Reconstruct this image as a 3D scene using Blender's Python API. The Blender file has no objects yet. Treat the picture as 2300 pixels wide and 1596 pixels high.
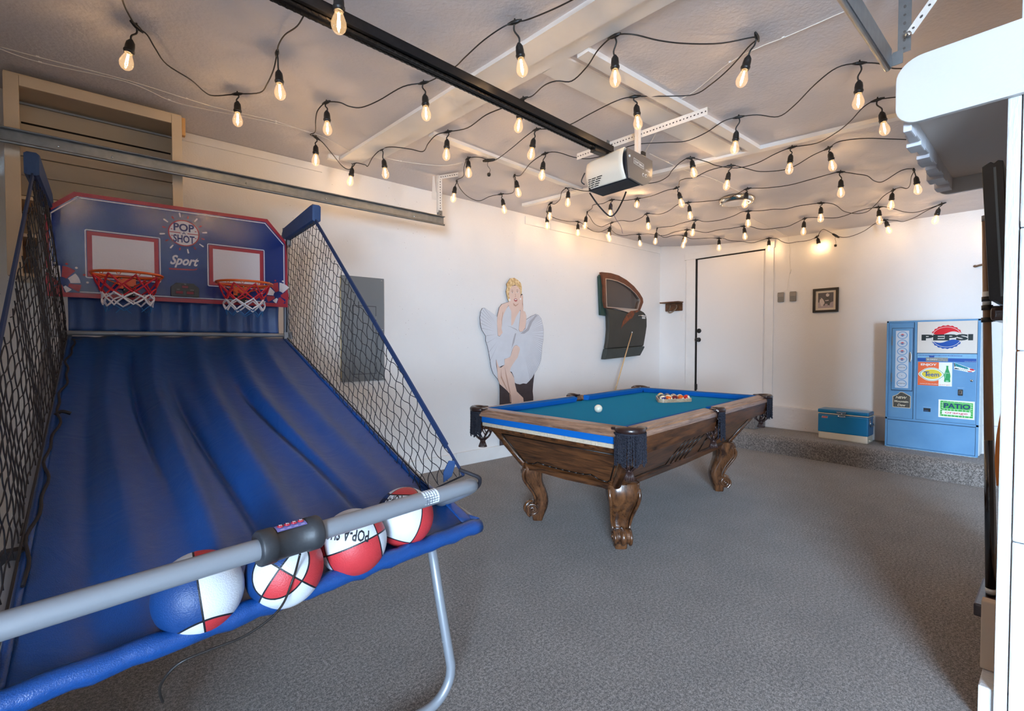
import bpy, bmesh, math, random
from mathutils import Matrix, Vector
PI = math.pi
R = math.radians
random.seed(7)
scene = bpy.context.scene
COL = scene.collection

# ------------------------------------------------------------------ camera
cam_d = bpy.data.cameras.new('camera')
cam_d.sensor_fit = 'HORIZONTAL'
cam_d.sensor_width = 36.0
cam_d.lens = 36.0 * 1061.0 / 2300.0
cam_d.clip_start = 0.02
cam = bpy.data.objects.new('camera', cam_d)
COL.objects.link(cam)
_yaw, _pit = R(49.7), R(1.35)
_f = Vector((math.cos(_yaw) * math.cos(_pit), math.sin(_yaw) * math.cos(_pit), -math.sin(_pit)))
cam.location = (0, 0, 1.24)
cam.rotation_euler = _f.to_track_quat('-Z', 'Y').to_euler()
scene.camera = cam

# ------------------------------------------------------------------ world, lights, exposure
scene.view_settings.view_transform = 'Standard'
scene.view_settings.look = 'None'
scene.view_settings.gamma = 1.0
scene.view_settings.use_curve_mapping = False
EXPOSURE = 0.1
SKY = 88.0
FIL = 240.0
GLOW = 0.3
DOOR_W = 0.0
scene.view_settings.exposure = EXPOSURE
scene.cycles.use_denoising = True
scene.cycles.max_bounces = 8
scene.cycles.diffuse_bounces = 5
scene.cycles.glossy_bounces = 4
scene.cycles.transmission_bounces = 6
scene.cycles.transparent_max_bounces = 16
scene.cycles.caustics_reflective = False
scene.cycles.caustics_refractive = False
scene.cycles.sample_clamp_indirect = 6.0
world = bpy.data.worlds.new('world')
scene.world = world
world.use_nodes = True
_bg = world.node_tree.nodes['Background']
_bg.inputs[0].default_value = (0.56, 0.76, 1.0, 1)
_bg.inputs[1].default_value = SKY
# the open garage bay behind the camera: a sky portal in the opening (it only guides samples of the sky)
_pl = bpy.data.lights.new('sky_portal', 'AREA')
_pl.shape = 'RECTANGLE'
_pl.size = 2.2
_pl.size_y = 2.2
_pl.cycles.is_portal = True
_po = bpy.data.objects.new('sky_portal', _pl)
COL.objects.link(_po)
_po.location = (-2.68, -3.10, 1.14)
_po.rotation_euler = Vector((1, 0, 0)).to_track_quat('-Z', 'Z').to_euler()

# ------------------------------------------------------------------ helpers: materials
def lin(h):
    h = h.lstrip('#')
    o = []
    for i in (0, 2, 4):
        c = int(h[i:i + 2], 16) / 255.0
        o.append(c / 12.92 if c <= 0.04045 else ((c + 0.055) / 1.055) ** 2.4)
    return (o[0], o[1], o[2], 1.0)

class NT:
    def __init__(s, name):
        s.m = bpy.data.materials.new(name)
        s.m.use_nodes = True
        s.t = s.m.node_tree
        s.b = s.t.nodes['Principled BSDF']
    def n(s, kind, **kw):
        x = s.t.nodes.new(kind)
        for k, v in kw.items():
            if isinstance(v, bpy.types.NodeSocket):
                s.t.links.new(v, x.inputs[k])
            elif k in x.inputs:
                x.inputs[k].default_value = v
            else:
                setattr(x, k, v)
        return x
    def link(s, a, b):
        s.t.links.new(a, b)
    def math(s, op, a, b=None, c=None):
        x = s.t.nodes.new('ShaderNodeMath')
        x.operation = op
        for i, v in enumerate((a, b, c)):
            if v is None:
                continue
            if isinstance(v, bpy.types.NodeSocket):
                s.t.links.new(v, x.inputs[i])
            else:
                x.inputs[i].default_value = v
        return x.outputs[0]
    def mix(s, fac, a, b):
        x = s.t.nodes.new('ShaderNodeMix')
        x.data_type = 'RGBA'
        for i, v in ((0, fac), (6, a), (7, b)):
            if isinstance(v, bpy.types.NodeSocket):
                s.t.links.new(v, x.inputs[i])
            else:
                x.inputs[i].default_value = v
        return x.outputs[2]

def mat(name, col, rough=0.5, metal=0.0, noise=0.0, nscale=30.0, bump=0.0, bscale=60.0, coat=0.0, spec=0.5,
        sheen=0.0, emit=None, estr=0.0, col2=None, stretch=None, detail=4.0, dist=0.01):
    k = NT(name)
    b = k.b
    c = lin(col) if isinstance(col, str) else col
    b.inputs['Base Color'].default_value = c
    b.inputs['Roughness'].default_value = rough
    b.inputs['Metallic'].default_value = metal
    b.inputs['Specular IOR Level'].default_value = spec
    if coat:
        b.inputs['Coat Weight'].default_value = coat
        b.inputs['Coat Roughness'].default_value = 0.12
    if sheen:
        b.inputs['Sheen Weight'].default_value = sheen
        b.inputs['Sheen Roughness'].default_value = 0.45
    if emit is not None:
        b.inputs['Emission Color'].default_value = lin(emit) if isinstance(emit, str) else emit
        b.inputs['Emission Strength'].default_value = estr
    if noise or col2 or bump:
        tc = k.n('ShaderNodeTexCoord').outputs['Object']
        if stretch:
            mp = k.n('ShaderNodeMapping')
            k.link(tc, mp.inputs['Vector'])
            mp.inputs['Scale'].default_value = stretch
            tc = mp.outputs['Vector']
    if noise or col2:
        nz = k.n('ShaderNodeTexNoise', Vector=tc, Scale=nscale, Detail=detail)
        cr = k.n('ShaderNodeValToRGB', Fac=nz.outputs[0])
        d = lin(col2) if isinstance(col2, str) else (tuple(x * (1 - noise) for x in c[:3]) + (1,))
        cr.color_ramp.elements[0].position = 0.35
        cr.color_ramp.elements[1].position = 0.65
        cr.color_ramp.elements[0].color = d
        cr.color_ramp.elements[1].color = c
        k.link(cr.outputs[0], b.inputs['Base Color'])
    if bump:
        nb = k.n('ShaderNodeTexNoise', Vector=tc, Scale=bscale, Detail=3.0)
        bp = k.n('ShaderNodeBump', Height=nb.outputs[0], Strength=bump, Distance=dist)
        k.link(bp.outputs[0], b.inputs['Normal'])
    return k.m

def wood(name, dark, light, scale=(2, 14, 14), rough=0.35, coat=0.3, ns=3.0):
    k = NT(name)
    tc = k.n('ShaderNodeTexCoord').outputs['Object']
    mp = k.n('ShaderNodeMapping')
    k.link(tc, mp.inputs['Vector'])
    mp.inputs['Scale'].default_value = scale
    n1 = k.n('ShaderNodeTexNoise', Vector=mp.outputs[0], Scale=ns, Detail=6.0, Distortion=1.2)
    n2 = k.n('ShaderNodeTexNoise', Vector=mp.outputs[0], Scale=ns * 9, Detail=3.0)
    h = k.math('ADD', k.math('MULTIPLY', n1.outputs[0], 0.75), k.math('MULTIPLY', n2.outputs[0], 0.25))
    cr = k.n('ShaderNodeValToRGB', Fac=h)
    cr.color_ramp.elements[0].position = 0.36
    cr.color_ramp.elements[1].position = 0.64
    cr.color_ramp.elements[0].color = lin(dark)
    cr.color_ramp.elements[1].color = lin(light)
    k.link(cr.outputs[0], k.b.inputs['Base Color'])
    k.b.inputs['Roughness'].default_value = rough
    if coat:
        k.b.inputs['Coat Weight'].default_value = coat
        k.b.inputs['Coat Roughness'].default_value = 0.15
    bp = k.n('ShaderNodeBump', Height=n2.outputs[0], Strength=0.15, Distance=0.003)
    k.link(bp.outputs[0], k.b.inputs['Normal'])
    return k.m

# ------------------------------------------------------------------ helpers: geometry
WM = {}          # analytic world matrices of created objects, so that parts can be written in world coordinates

class MB:
    def __init__(s):
        s.v = []; s.f = []; s.fm = []; s.mats = []; s.cur = 0; s.sm = []; s.smooth = False
    def m(s, material):
        if material not in s.mats:
            s.mats.append(material)
        s.cur = s.mats.index(material)
        return s
    def face(s, idx):
        s.f.append(idx); s.fm.append(s.cur); s.sm.append(s.smooth)
    def add(s, vs, fs, M=None, smooth=False):
        o = len(s.v)
        for p in vs:
            p = Vector(p)
            s.v.append(M @ p if M else p)
        old = s.smooth; s.smooth = smooth
        for f in fs:
            s.face([i + o for i in f])
        s.smooth = old
        return s
    def box(s, a, b, M=None, ch=0.0):
        x0, y0, z0 = (min(a[i], b[i]) for i in range(3))
        x1, y1, z1 = (max(a[i], b[i]) for i in range(3))
        if ch <= 0:
            vs = [(x0, y0, z0), (x1, y0, z0), (x1, y1, z0), (x0, y1, z0), (x0, y0, z1), (x1, y0, z1), (x1, y1, z1), (x0, y1, z1)]
            fs = [(0, 3, 2, 1), (4, 5, 6, 7), (0, 1, 5, 4), (1, 2, 6, 5), (2, 3, 7, 6), (3, 0, 4, 7)]
            return s.add(vs, fs, M)
        bm = bmesh.new()
        bmesh.ops.create_cube(bm, size=1.0)
        for v in bm.verts:
            v.co = Vector(((x0 + x1) / 2 + v.co.x * (x1 - x0), (y0 + y1) / 2 + v.co.y * (y1 - y0), (z0 + z1) / 2 + v.co.z * (z1 - z0)))
        ch = min(ch, 0.45 * min(x1 - x0, y1 - y0, z1 - z0))
        bmesh.ops.bevel(bm, geom=bm.edges[:], offset=ch, segments=2, profile=0.6, affect='EDGES')
        return s.bm(bm, M)
    def bm(s, bm, M=None, smooth=False):
        bm.verts.index_update()
        s.add([v.co.copy() for v in bm.verts], [[v.index for v in f.verts] for f in bm.faces], M, smooth)
        bm.free()
        return s
    def tube(s, pts, r, seg=8, closed=False, caps=True, M=None, smooth=True):
        pts = [Vector(p) for p in pts]
        n = len(pts)
        rr = r if isinstance(r, (list, tuple)) else [r] * n
        up = None
        vs = []; fs = []
        for i, p in enumerate(pts):
            a = pts[i - 1] if (i > 0 or closed) else p
            b = pts[(i + 1) % n] if (i < n - 1 or closed) else p
            t = (b - a)
            t = t.normalized() if t.length > 1e-9 else Vector((0, 0, 1))
            if up is None:
                up = Vector((0, 0, 1)) if abs(t.z) < 0.9 else Vector((1, 0, 0))
            u = (up - t * up.dot(t))
            if u.length < 1e-6:
                u = t.orthogonal()
            u.normalize(); up = u
            w = t.cross(u)
            for k in range(seg):
                an = 2 * PI * k / seg
                vs.append(p + (u * math.cos(an) + w * math.sin(an)) * rr[i])
        m = n if closed else n - 1
        for i in range(m):
            for k in range(seg):
                a = i * seg + k; b = i * seg + (k + 1) % seg
                c = ((i + 1) % n) * seg + (k + 1) % seg; d = ((i + 1) % n) * seg + k
                fs.append((a, b, c, d))
        s.add(vs, fs, M, smooth)
        if caps and not closed:
            o = len(s.v) - len(vs)
            old = s.smooth; s.smooth = False
            s.face([o + k for k in range(seg)][::-1])
            s.face([o + (n - 1) * seg + k for k in range(seg)])
            s.smooth = old
        return s
    def lathe(s, prof, seg=24, M=None, smooth=True, axis='z'):
        vs = []; fs = []
        n = len(prof)
        for i, (r, h) in enumerate(prof):
            for k in range(seg):
                a = 2 * PI * k / seg
                vs.append((r * math.cos(a), r * math.sin(a), h))
        for i in range(n - 1):
            for k in range(seg):
                a = i * seg + k; b = i * seg + (k + 1) % seg
                fs.append((a, b, b + seg, a + seg))
        s.add(vs, fs, M, smooth)
        o = len(s.v) - len(vs)
        if prof[0][0] > 1e-6:
            s.face([o + k for k in range(seg)][::-1])
        if prof[-1][0] > 1e-6:
            s.face([o + (n - 1) * seg + k for k in range(seg)])
        return s
    def prism(s, poly, F, n0=0.0, n1=0.001, smooth=False):
        """poly: (u, v) outline in frame F (columns right, up, normal), from depth n0 to n1 along the normal"""
        a = 0
        for i in range(len(poly)):
            p, q = poly[i], poly[(i + 1) % len(poly)]
            a += p[0] * q[1] - q[0] * p[1]
        if a < 0:
            poly = poly[::-1]
        n = len(poly)
        vs = [(p[0], p[1], n0) for p in poly] + [(p[0], p[1], n1) for p in poly]
        fs = [list(range(n))[::-1], list(range(n, 2 * n))] + [(i, (i + 1) % n, (i + 1) % n + n, i + n) for i in range(n)]
        return s.add(vs, fs, F, smooth)
    def plate(s, poly, F, n=0.0):
        a = 0
        for i in range(len(poly)):
            p, q = poly[i], poly[(i + 1) % len(poly)]
            a += p[0] * q[1] - q[0] * p[1]
        if a < 0:
            poly = poly[::-1]
        return s.add([(p[0], p[1], n) for p in poly], [list(range(len(poly)))], F)
    def ring(s, outer, inner, F, n0, n1):
        n = len(outer)
        vs = [(p[0], p[1], n0) for p in outer] + [(p[0], p[1], n1) for p in outer] + [(p[0], p[1], n0) for p in inner] + [(p[0], p[1], n1) for p in inner]
        fs = []
        for i in range(n):
            j = (i + 1) % n
            fs += [(i, j, j + n, i + n), (i + n, j + n, j + 3 * n, i + 3 * n), (i + 3 * n, j + 3 * n, j + 2 * n, i + 2 * n), (i + 2 * n, j + 2 * n, j, i)]
        return s.add(vs, fs, F)
    def sphere(s, c, r, seg=16, rings=10, M=None, sc=(1, 1, 1)):
        bm = bmesh.new()
        bmesh.ops.create_uvsphere(bm, u_segments=seg, v_segments=rings, radius=r)
        for v in bm.verts:
            v.co = Vector((v.co.x * sc[0], v.co.y * sc[1], v.co.z * sc[2])) + Vector(c)
        return s.bm(bm, M, True)
    def grid(s, fn, nu, nv, smooth=True, M=None, both=False):
        vs = [fn(i / nu, j / nv) for j in range(nv + 1) for i in range(nu + 1)]
        fs = [(j * (nu + 1) + i, j * (nu + 1) + i + 1, (j + 1) * (nu + 1) + i + 1, (j + 1) * (nu + 1) + i) for j in range(nv) for i in range(nu)]
        return s.add(vs, fs, M, smooth)
    def build(s, name, material=None, parent=None, world=True, fix=True, bevel=0.0, label=None, solid=0.0):
        me = bpy.data.meshes.new(name)
        vs = s.v
        if parent is not None and world:
            inv = WM[parent].inverted()
            vs = [inv @ v for v in vs]
        me.from_pydata([tuple(v) for v in vs], [], s.f)
        for mm in (s.mats or [material]):
            me.materials.append(mm)
        if s.mats:
            me.polygons.foreach_set('material_index', s.fm)
        me.polygons.foreach_set('use_smooth', s.sm)
        me.update()
        if fix:
            b = bmesh.new(); b.from_mesh(me)
            bmesh.ops.recalc_face_normals(b, faces=b.faces[:])
            b.to_mesh(me); b.free()
        o = bpy.data.objects.new(name, me)
        COL.objects.link(o)
        if parent is not None:
            o.parent = parent
            WM[o] = WM[parent]
        else:
            WM[o] = Matrix.Identity(4)
        if bevel:
            md = o.modifiers.new('bevel', 'BEVEL'); md.width = bevel; md.segments = 2; md.limit_method = 'ANGLE'
        if solid:
            md = o.modifiers.new('solid', 'SOLIDIFY'); md.thickness = solid; md.offset = 0
        if label:
            o['label'] = label
        return o

def tag(o, label, cat, group=None, kind=None):
    if label: o['label'] = label
    if cat: o['category'] = cat
    if group: o['group'] = group
    if kind: o['kind'] = kind
    return o

def thing(name, label, cat, loc=(0, 0, 0), rz=0.0, group=None):
    o = bpy.data.objects.new(name, None)
    o.empty_display_size = 0.05
    COL.objects.link(o)
    o.location = loc
    o.rotation_euler = (0, 0, rz)
    WM[o] = Matrix.Translation(loc) @ Matrix.Rotation(rz, 4, 'Z')
    return tag(o, label, cat, group)

def struct(o, label=None):
    o['kind'] = 'structure'
    if label: o['label'] = label
    return o

def frame(o, right, up):
    r = Vector(right).normalized(); u = Vector(up).normalized(); n = r.cross(u)
    return Matrix(((r.x, u.x, n.x, o[0]), (r.y, u.y, n.y, o[1]), (r.z, u.z, n.z, o[2]), (0, 0, 0, 1)))

def FY(y):      # plane y = const seen from -y ; (u, v) = (x, z)
    return frame((0, y, 0), (1, 0, 0), (0, 0, 1))
def FX(x):      # plane x = const seen from -x ; (u, v) = (-y, z)
    return frame((x, 0, 0), (0, -1, 0), (0, 0, 1))

def text(s, F, u0, v0, height, material, parent, name='lettering', width=None, shear=0.0, bold=0.0, n=0.0, align='LEFT', arc=None, label=None, depth=0.0004, rot=0.0):
    """flat print: s set so that its capitals are `height` tall and, if given, the line is `width` wide"""
    cu = bpy.data.curves.new('txt', 'FONT')
    cu.body = s; cu.size = 1.0; cu.shear = shear; cu.offset = bold; cu.extrude = 0.0; cu.resolution_u = 3
    to = bpy.data.objects.new('txt', cu)
    COL.objects.link(to)
    dg = bpy.context.evaluated_depsgraph_get()
    me = bpy.data.meshes.new_from_object(to.evaluated_get(dg))
    bpy.data.objects.remove(to); bpy.data.curves.remove(cu)
    xs = [v.co.x for v in me.vertices]; 
    if not xs:
        return None
    w = max(xs) - min(xs); x0 = min(xs)
    cap = 0.73
    sy = height / cap
    sx = (width / w) if width else sy
    W = w * sx
    off = 0 if align == 'LEFT' else (-W / 2 if align == 'CENTER' else -W)
    ca, sa = math.cos(rot), math.sin(rot)
    mb = MB()
    vs = []
    for v in me.vertices:
        x = (v.co.x - x0) * sx + off; y = v.co.y * sy
        vs.append((u0 + x * ca - y * sa, v0 + x * sa + y * ca, n))
    mb.add(vs, [list(p.vertices) for p in me.polygons], F)
    bpy.data.meshes.remove(me)
    return mb.build(name, material, parent, fix=False, label=label)

def circ(cx, cy, r, n=24, ry=None, a0=0.0, a1=2 * PI, full=True):
    ry = r if ry is None else ry
    m = n if full else n + 1
    return [(cx + r * math.cos(a0 + (a1 - a0) * k / n), cy + ry * math.sin(a0 + (a1 - a0) * k / n)) for k in range(m)]
def rrect(x0, y0, x1, y1, r, n=4):
    o = []
    for cx, cy, a in ((x1 - r, y1 - r, 0), (x0 + r, y1 - r, PI / 2), (x0 + r, y0 + r, PI), (x1 - r, y0 + r, 1.5 * PI)):
        o += [(cx + r * math.cos(a + PI / 2 * k / n), cy + r * math.sin(a + PI / 2 * k / n)) for k in range(n + 1)]
    return o
def rect(x0, y0, x1, y1):
    return [(x0, y0), (x1, y0), (x1, y1), (x0, y1)]
def spline(pts, n=6, closed=False):
    P = [Vector(p) for p in pts]
    m = len(P); o = []
    rng = m if closed else m - 1
    for i in range(rng):
        p0 = P[i - 1] if (i > 0 or closed) else P[0]
        p1 = P[i]; p2 = P[(i + 1) % m]
        p3 = P[(i + 2) % m] if (i + 2 < m or closed) else P[-1]
        for k in range(n):
            t = k / n
            o.append(0.5 * ((2 * p1) + (p2 - p0) * t + (2 * p0 - 5 * p1 + 4 * p2 - p3) * t * t + (3 * p1 - p0 - 3 * p2 + p3) * t ** 3))
    if not closed:
        o.append(P[-1])
    return o
def smooth01(a, b, t):
    t = min(1.0, max(0.0, (t - a) / (b - a)))
    return t * t * (3 - 2 * t)
def dup(root, loc=None, rz=None, label=None):
    r = root.copy(); COL.objects.link(r)
    if loc is not None: r.location = loc
    if rz is not None: r.rotation_euler = (0, 0, rz)
    if label: r['label'] = label
    for ch in list(root.children):
        c = ch.copy(); COL.objects.link(c); c.parent = r
        for g in ch.children:
            d = g.copy(); COL.objects.link(d); d.parent = c
    return r

# ------------------------------------------------------------------ materials
def wall_mat(name, col, spots=0.0, bump=0.25, bs=90.0, dirt=0.05):
    k = NT(name)
    tc = k.n('ShaderNodeTexCoord').outputs['Object']
    big = k.n('ShaderNodeTexNoise', Vector=tc, Scale=1.4, Detail=5.0)
    c = lin(col)
    d = tuple(x * (1 - dirt) for x in c[:3]) + (1,)
    cr = k.n('ShaderNodeValToRGB', Fac=big.outputs[0])
    cr.color_ramp.elements[0].position = 0.3; cr.color_ramp.elements[1].position = 0.7
    cr.color_ramp.elements[0].color = d; cr.color_ramp.elements[1].color = c
    out = cr.outputs[0]
    if spots:
        v = k.n('ShaderNodeTexVoronoi', Vector=tc, Scale=26.0)
        z = k.n('ShaderNodeTexNoise', Vector=tc, Scale=2.3, Detail=2.0)
        nn = k.n('ShaderNodeTexNoise', Vector=tc, Scale=85.0, Detail=2.0)
        sp = k.math('LESS_THAN', k.math('ADD', v.outputs['Distance'], k.math('MULTIPLY', nn.outputs[0], 0.16)), 0.135 + spots)
        zz = k.math('GREATER_THAN', z.outputs[0], 0.57)
        out = k.mix(k.math('MULTIPLY', k.math('MULTIPLY', sp, zz), 0.55), out, lin('#6d5546'))
    k.link(out, k.b.inputs['Base Color'])
    k.b.inputs['Roughness'].default_value = 0.75
    k.b.inputs['Specular IOR Level'].default_value = 0.3
    n1 = k.n('ShaderNodeTexNoise', Vector=tc, Scale=bs, Detail=3.0)
    n2 = k.n('ShaderNodeTexNoise', Vector=tc, Scale=7.0, Detail=3.0)
    h = k.math('ADD', n1.outputs[0], k.math('MULTIPLY', n2.outputs[0], 1.5))
    bp = k.n('ShaderNodeBump', Height=h, Strength=bump, Distance=0.006)
    k.link(bp.outputs[0], k.b.inputs['Normal'])
    return k.m

M_WALL = wall_mat('painted_wall', '#e9e6e3', spots=0.012)
M_WALL2 = wall_mat('painted_back_wall', '#e9e6e3', spots=0.0)
M_CEIL = wall_mat('textured_ceiling', '#dad5d6', bump=0.5, bs=55.0)
M_BAY = wall_mat('tan_bay_wall', '#8f7f6e')  # bay walls out of view, darkened to tan to cut bounced light
M_TRIM = mat('white_trim_paint', '#e9e6e2', 0.55, noise=0.04, nscale=8, bump=0.08, bscale=25)
M_DOOR = mat('door_paint', '#e8e4e0', 0.45, bump=0.03, bscale=60)
M_CREAM = mat('cream_cabinet_paint', '#cdbba2', 0.6, noise=0.06, nscale=6, bump=0.1, bscale=30)
M_CURB = wall_mat('painted_concrete', '#e0dcda', spots=0.02, bump=0.5, bs=30.0, dirt=0.12)
M_POST = mat('weathered_white_boards', '#dfdfdf', 0.6, col2='#cfd2d4', nscale=5, bump=0.35, bscale=22, stretch=(6, 6, 1))
M_BLACK = mat('black_plastic', '#171514', 0.45)
M_BLACKR = mat('black_rubber_cable', '#1a1513', 0.5)
M_DARK = mat('dark_gap', '#14110f', 0.9)
M_STEEL = mat('galvanised_steel', '#8d9194', 0.42, metal=0.85, noise=0.18, nscale=25, bump=0.05)
M_CHROME = mat('chrome', '#d8d8d8', 0.12, metal=1.0)
M_WHITEMETAL = mat('white_enamelled_metal', '#e2dcd4', 0.45, noise=0.06, nscale=40)
M_WIRE = mat('white_wire', '#e6e2dc', 0.5)

def carpet():
    k = NT('grey_carpet')
    tc = k.n('ShaderNodeTexCoord').outputs['Object']
    a = k.n('ShaderNodeTexNoise', Vector=tc, Scale=210.0, Detail=2.5, Roughness=0.75)
    b = k.n('ShaderNodeTexNoise', Vector=tc, Scale=85.0, Detail=2.0)
    c = k.n('ShaderNodeTexNoise', Vector=tc, Scale=4.0, Detail=4.0)
    h = k.math('ADD', k.math('MULTIPLY', a.outputs[0], 0.65), k.math('MULTIPLY', b.outputs[0], 0.35))
    cr = k.n('ShaderNodeValToRGB', Fac=h)
    e = cr.color_ramp.elements
    e[0].position = 0.42; e[0].color = lin('#4b4643')
    e[1].position = 0.60; e[1].color = lin('#a29a94')
    m = cr.color_ramp.elements.new(0.5); m.color = lin('#78716c')
    sc = k.math('ADD', k.math('MULTIPLY', c.outputs[0], 0.5), 0.72)
    mx = k.n('ShaderNodeMix', data_type='RGBA', blend_type='MULTIPLY')
    mx.inputs[0].default_value = 1.0
    k.link(cr.outputs[0], mx.inputs[6])
    cb = k.n('ShaderNodeCombineColor')
    for i in range(3): k.link(sc, cb.inputs[i])
    k.link(cb.outputs[0], mx.inputs[7])
    k.link(mx.outputs[2], k.b.inputs['Base Color'])
    k.b.inputs['Roughness'].default_value = 0.95
    k.b.inputs['Specular IOR Level'].default_value = 0.1
    k.b.inputs['Sheen Weight'].default_value = 0.25
    k.b.inputs['Sheen Roughness'].default_value = 0.6
    bp = k.n('ShaderNodeBump', Height=h, Strength=0.4, Distance=0.006)
    k.link(bp.outputs[0], k.b.inputs['Normal'])
    return k.m
M_CARPET = carpet()

# ------------------------------------------------------------------ room shell
XB, YL, XF, YR = 6.33, 4.01, -0.80, -4.6
XO = -2.60        # unseen front of the open bay, set back to make the daylight more parallel
def zceil(x, y):
    return 2.715 - 0.2 * (1 - math.exp(-max(0.0, 4 - y) / 1.1)) * smooth01(3.4, 6.3, x)

o = MB().box((XO - 0.1, YR - 0.15, -0.12), (XB + 0.15, YL + 0.15, 0.0)).build('floor', M_CARPET)
struct(o, 'grey-brown speckled cut-pile carpet over the garage floor')
# driveway outside the open bay
o = MB().box((XO - 8, YR - 4, -0.14), (XO - 0.1, YL + 3, -0.02)).build('driveway', mat('concrete_drive', '#a9a7a3', 0.85, noise=0.1, nscale=4))
struct(o, 'pale concrete driveway outside the open garage bay')
# raised carpeted step along the back wall, nose rounded
mb = MB()
prof = [(5.735, 0.0)] + [(5.735 + 0.06 * (1 - math.sin(a)), 0.2 - 0.06 + 0.06 * math.cos(a)) for a in [PI / 2 - PI / 2 * k / 6 for k in range(7)]] + [(XB, 0.2), (XB, 0.0)]
F = frame((0, 0, 0), (1, 0, 0), (0, 0, 1))
mb.prism(prof, F, -YL, 4.6)
o = mb.build('step', M_CARPET); struct(o, 'low carpeted step running along the foot of the back wall')
# small carpeted landing under the house door
o = MB().box((5.98, 2.47, 0.2), (XB, 3.62, 0.40), ch=0.02).build('landing', M_CARPET); struct(o, 'carpeted landing step below the white door')

def cgrid(x0, x1, y0, y1, nx, ny):
    m = MB()
    m.grid(lambda u, v: (x0 + (x1 - x0) * u, y0 + (y1 - y0) * v, zceil(x0 + (x1 - x0) * u, y0 + (y1 - y0) * v)), nx, ny)
    m.add([(x0, y0, 2.95), (x1, y0, 2.95), (x1, y1, 2.95), (x0, y1, 2.95)], [(0, 1, 2, 3)])
    return m
o = cgrid(XO - 0.12, XB + 0.15, YR - 0.15, YL + 0.15, 80, 80).build('ceiling', M_CEIL, fix=False); struct(o, 'white textured plaster ceiling')
o = MB().box((XF - 0.15, YL, 0), (XB + 0.15, YL + 0.15, 2.95)).build('wall_left', M_WALL); struct(o, 'long white painted plaster wall with a few flecks')
o = MB().box((XB, YR - .15, 0), (XB + 0.15, YL, 2.95)).build('wall_back', M_WALL2); struct(o, 'white back wall with the house door')
o = MB().box((XO - 0.12, YR - 0.15, 0), (XB, YR, 2.95)).build('wall_right', M_BAY); struct(o)
# front wall: closed bay on the left, unseen open bay behind the camera, its opening placed to aim daylight
mb = MB()
mb.box((XF - 0.12, 3.85, 0), (XF, YL, 2.95)).box((XF - 0.12, 0.30, 0), (XF, 0.45, 2.95)).box((XF - 0.12, 0.45, 2.25), (XF, 3.85, 2.95))
mb.box((XO, 0.30, 0), (XF - 0.12, 0.45, 2.95))
mb.box((XO - 0.12, YR, 2.30), (XO, 0.45, 2.95)).box((XO - 0.12, YR, 0), (XO, -4.2, 2.30)).box((XO - 0.12, -2.0, 0), (XO, 0.45, 2.30))
o = mb.build('wall_front', M_BAY); struct(o)
mb = MB()
gd = []
dr = MB().box((XF - 0.02, 0.46, 0.0), (XF + 0.0, 3.84, 2.24)).build('door_2', M_TRIM); struct(dr, 'closed sectional garage door, white')
for i in range(4):
    MB().box((XF + 0.0, 0.47, 0.02 + i * 0.56), (XF + 0.035, 3.83, 0.56 + i * 0.56), ch=0.01).build('door_panel', M_TRIM, dr)

# dividing wall seen end-on: white boarded post
pt = MB().box((2.18, -0.04, 0), (3.60, 0.10, 2.72)).build('wall_divider', M_TRIM); struct(pt, 'partition between the two garage bays')
mb = MB()
mb.box((2.155, 0.1075, 0), (2.20, 0.138, 2.02), ch=0.004)
mb.build('corner_board', M_POST, pt)
zz = [0.0, 0.62, 1.22, 1.60, 2.02]
for a, b in zip(zz[:-1], zz[1:]):
    MB().box((2.15, -0.05, a + 0.002), (2.185, 0.1045, b - 0.001), ch=0.004).build('board', M_POST, pt)
MB().box((2.33, 0.10, 0.0), (3.6, 0.115, 0.36), ch=0.004).build('skirting_board', mat('tan_board', '#cdb49b', 0.7), pt)
MB().box((2.17, 0.10, 0.0), (2.31, 0.175, 0.115), ch=0.004).build('block', M_POST, pt)

# back wall details: door with casing
dt = 3.42; d0 = 2.52
d1 = MB().box((XB - 0.012, d0, 0.42), (XB + 0.02, dt, 2.435)).build('door_1', M_DOOR); struct(d1, 'plain white slab door in the back wall with black hardware')
mb = MB()
Fb = FX(XB)
mb.m(M_BLACK).lathe([(0.033, 0), (0.033, 0.006), (0.024, 0.012), (0.018, 0.014)], 20, frame((XB - 0.012, 3.375, 1.43), (0, -1, 0), (0, 0, 1)))
mb.build('deadbolt', M_BLACK, d1)
mb = MB()
mb.lathe([(0.032, 0), (0.032, 0.006), (0.014, 0.014), (0.013, 0.035), (0.028, 0.045), (0.030, 0.06), (0.022, 0.072), (0.0, 0.076)], 20, frame((XB - 0.012, 3.378, 1.305), (0, -1, 0), (0, 0, 1)))
mb.build('door_handle', M_BLACK, d1)
MB().box((XB - 0.016, 3.405, 0.42), (XB - 0.006, 3.432, 2.435)).build('door_gap', M_DARK, d1)
MB().box((XB - 0.016, 2.50, 2.428), (XB - 0.006, 3.432, 2.442)).build('door_gap', M_DARK, d1)
MB().box((XB - 0.03, 3.395, 0.60), (XB - 0.008, 3.425, 0.68), ch=0.004).build('hinge', M_BLACK, d1)
mb = MB()
mb.box((XB - 0.022, 3.434, 0.42), (XB, 3.575, 2.45), ch=0.003).box((XB - 0.022, 2.40, 0.42), (XB, 2.50, 2.45), ch=0.003)
mb.box((XB - 0.028, 2.39, 2.445), (XB, 3.60, 2.535), ch=0.003)
o = mb.build('trim_1', M_TRIM); struct(o, 'flat white casing boards around the white door')
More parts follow.
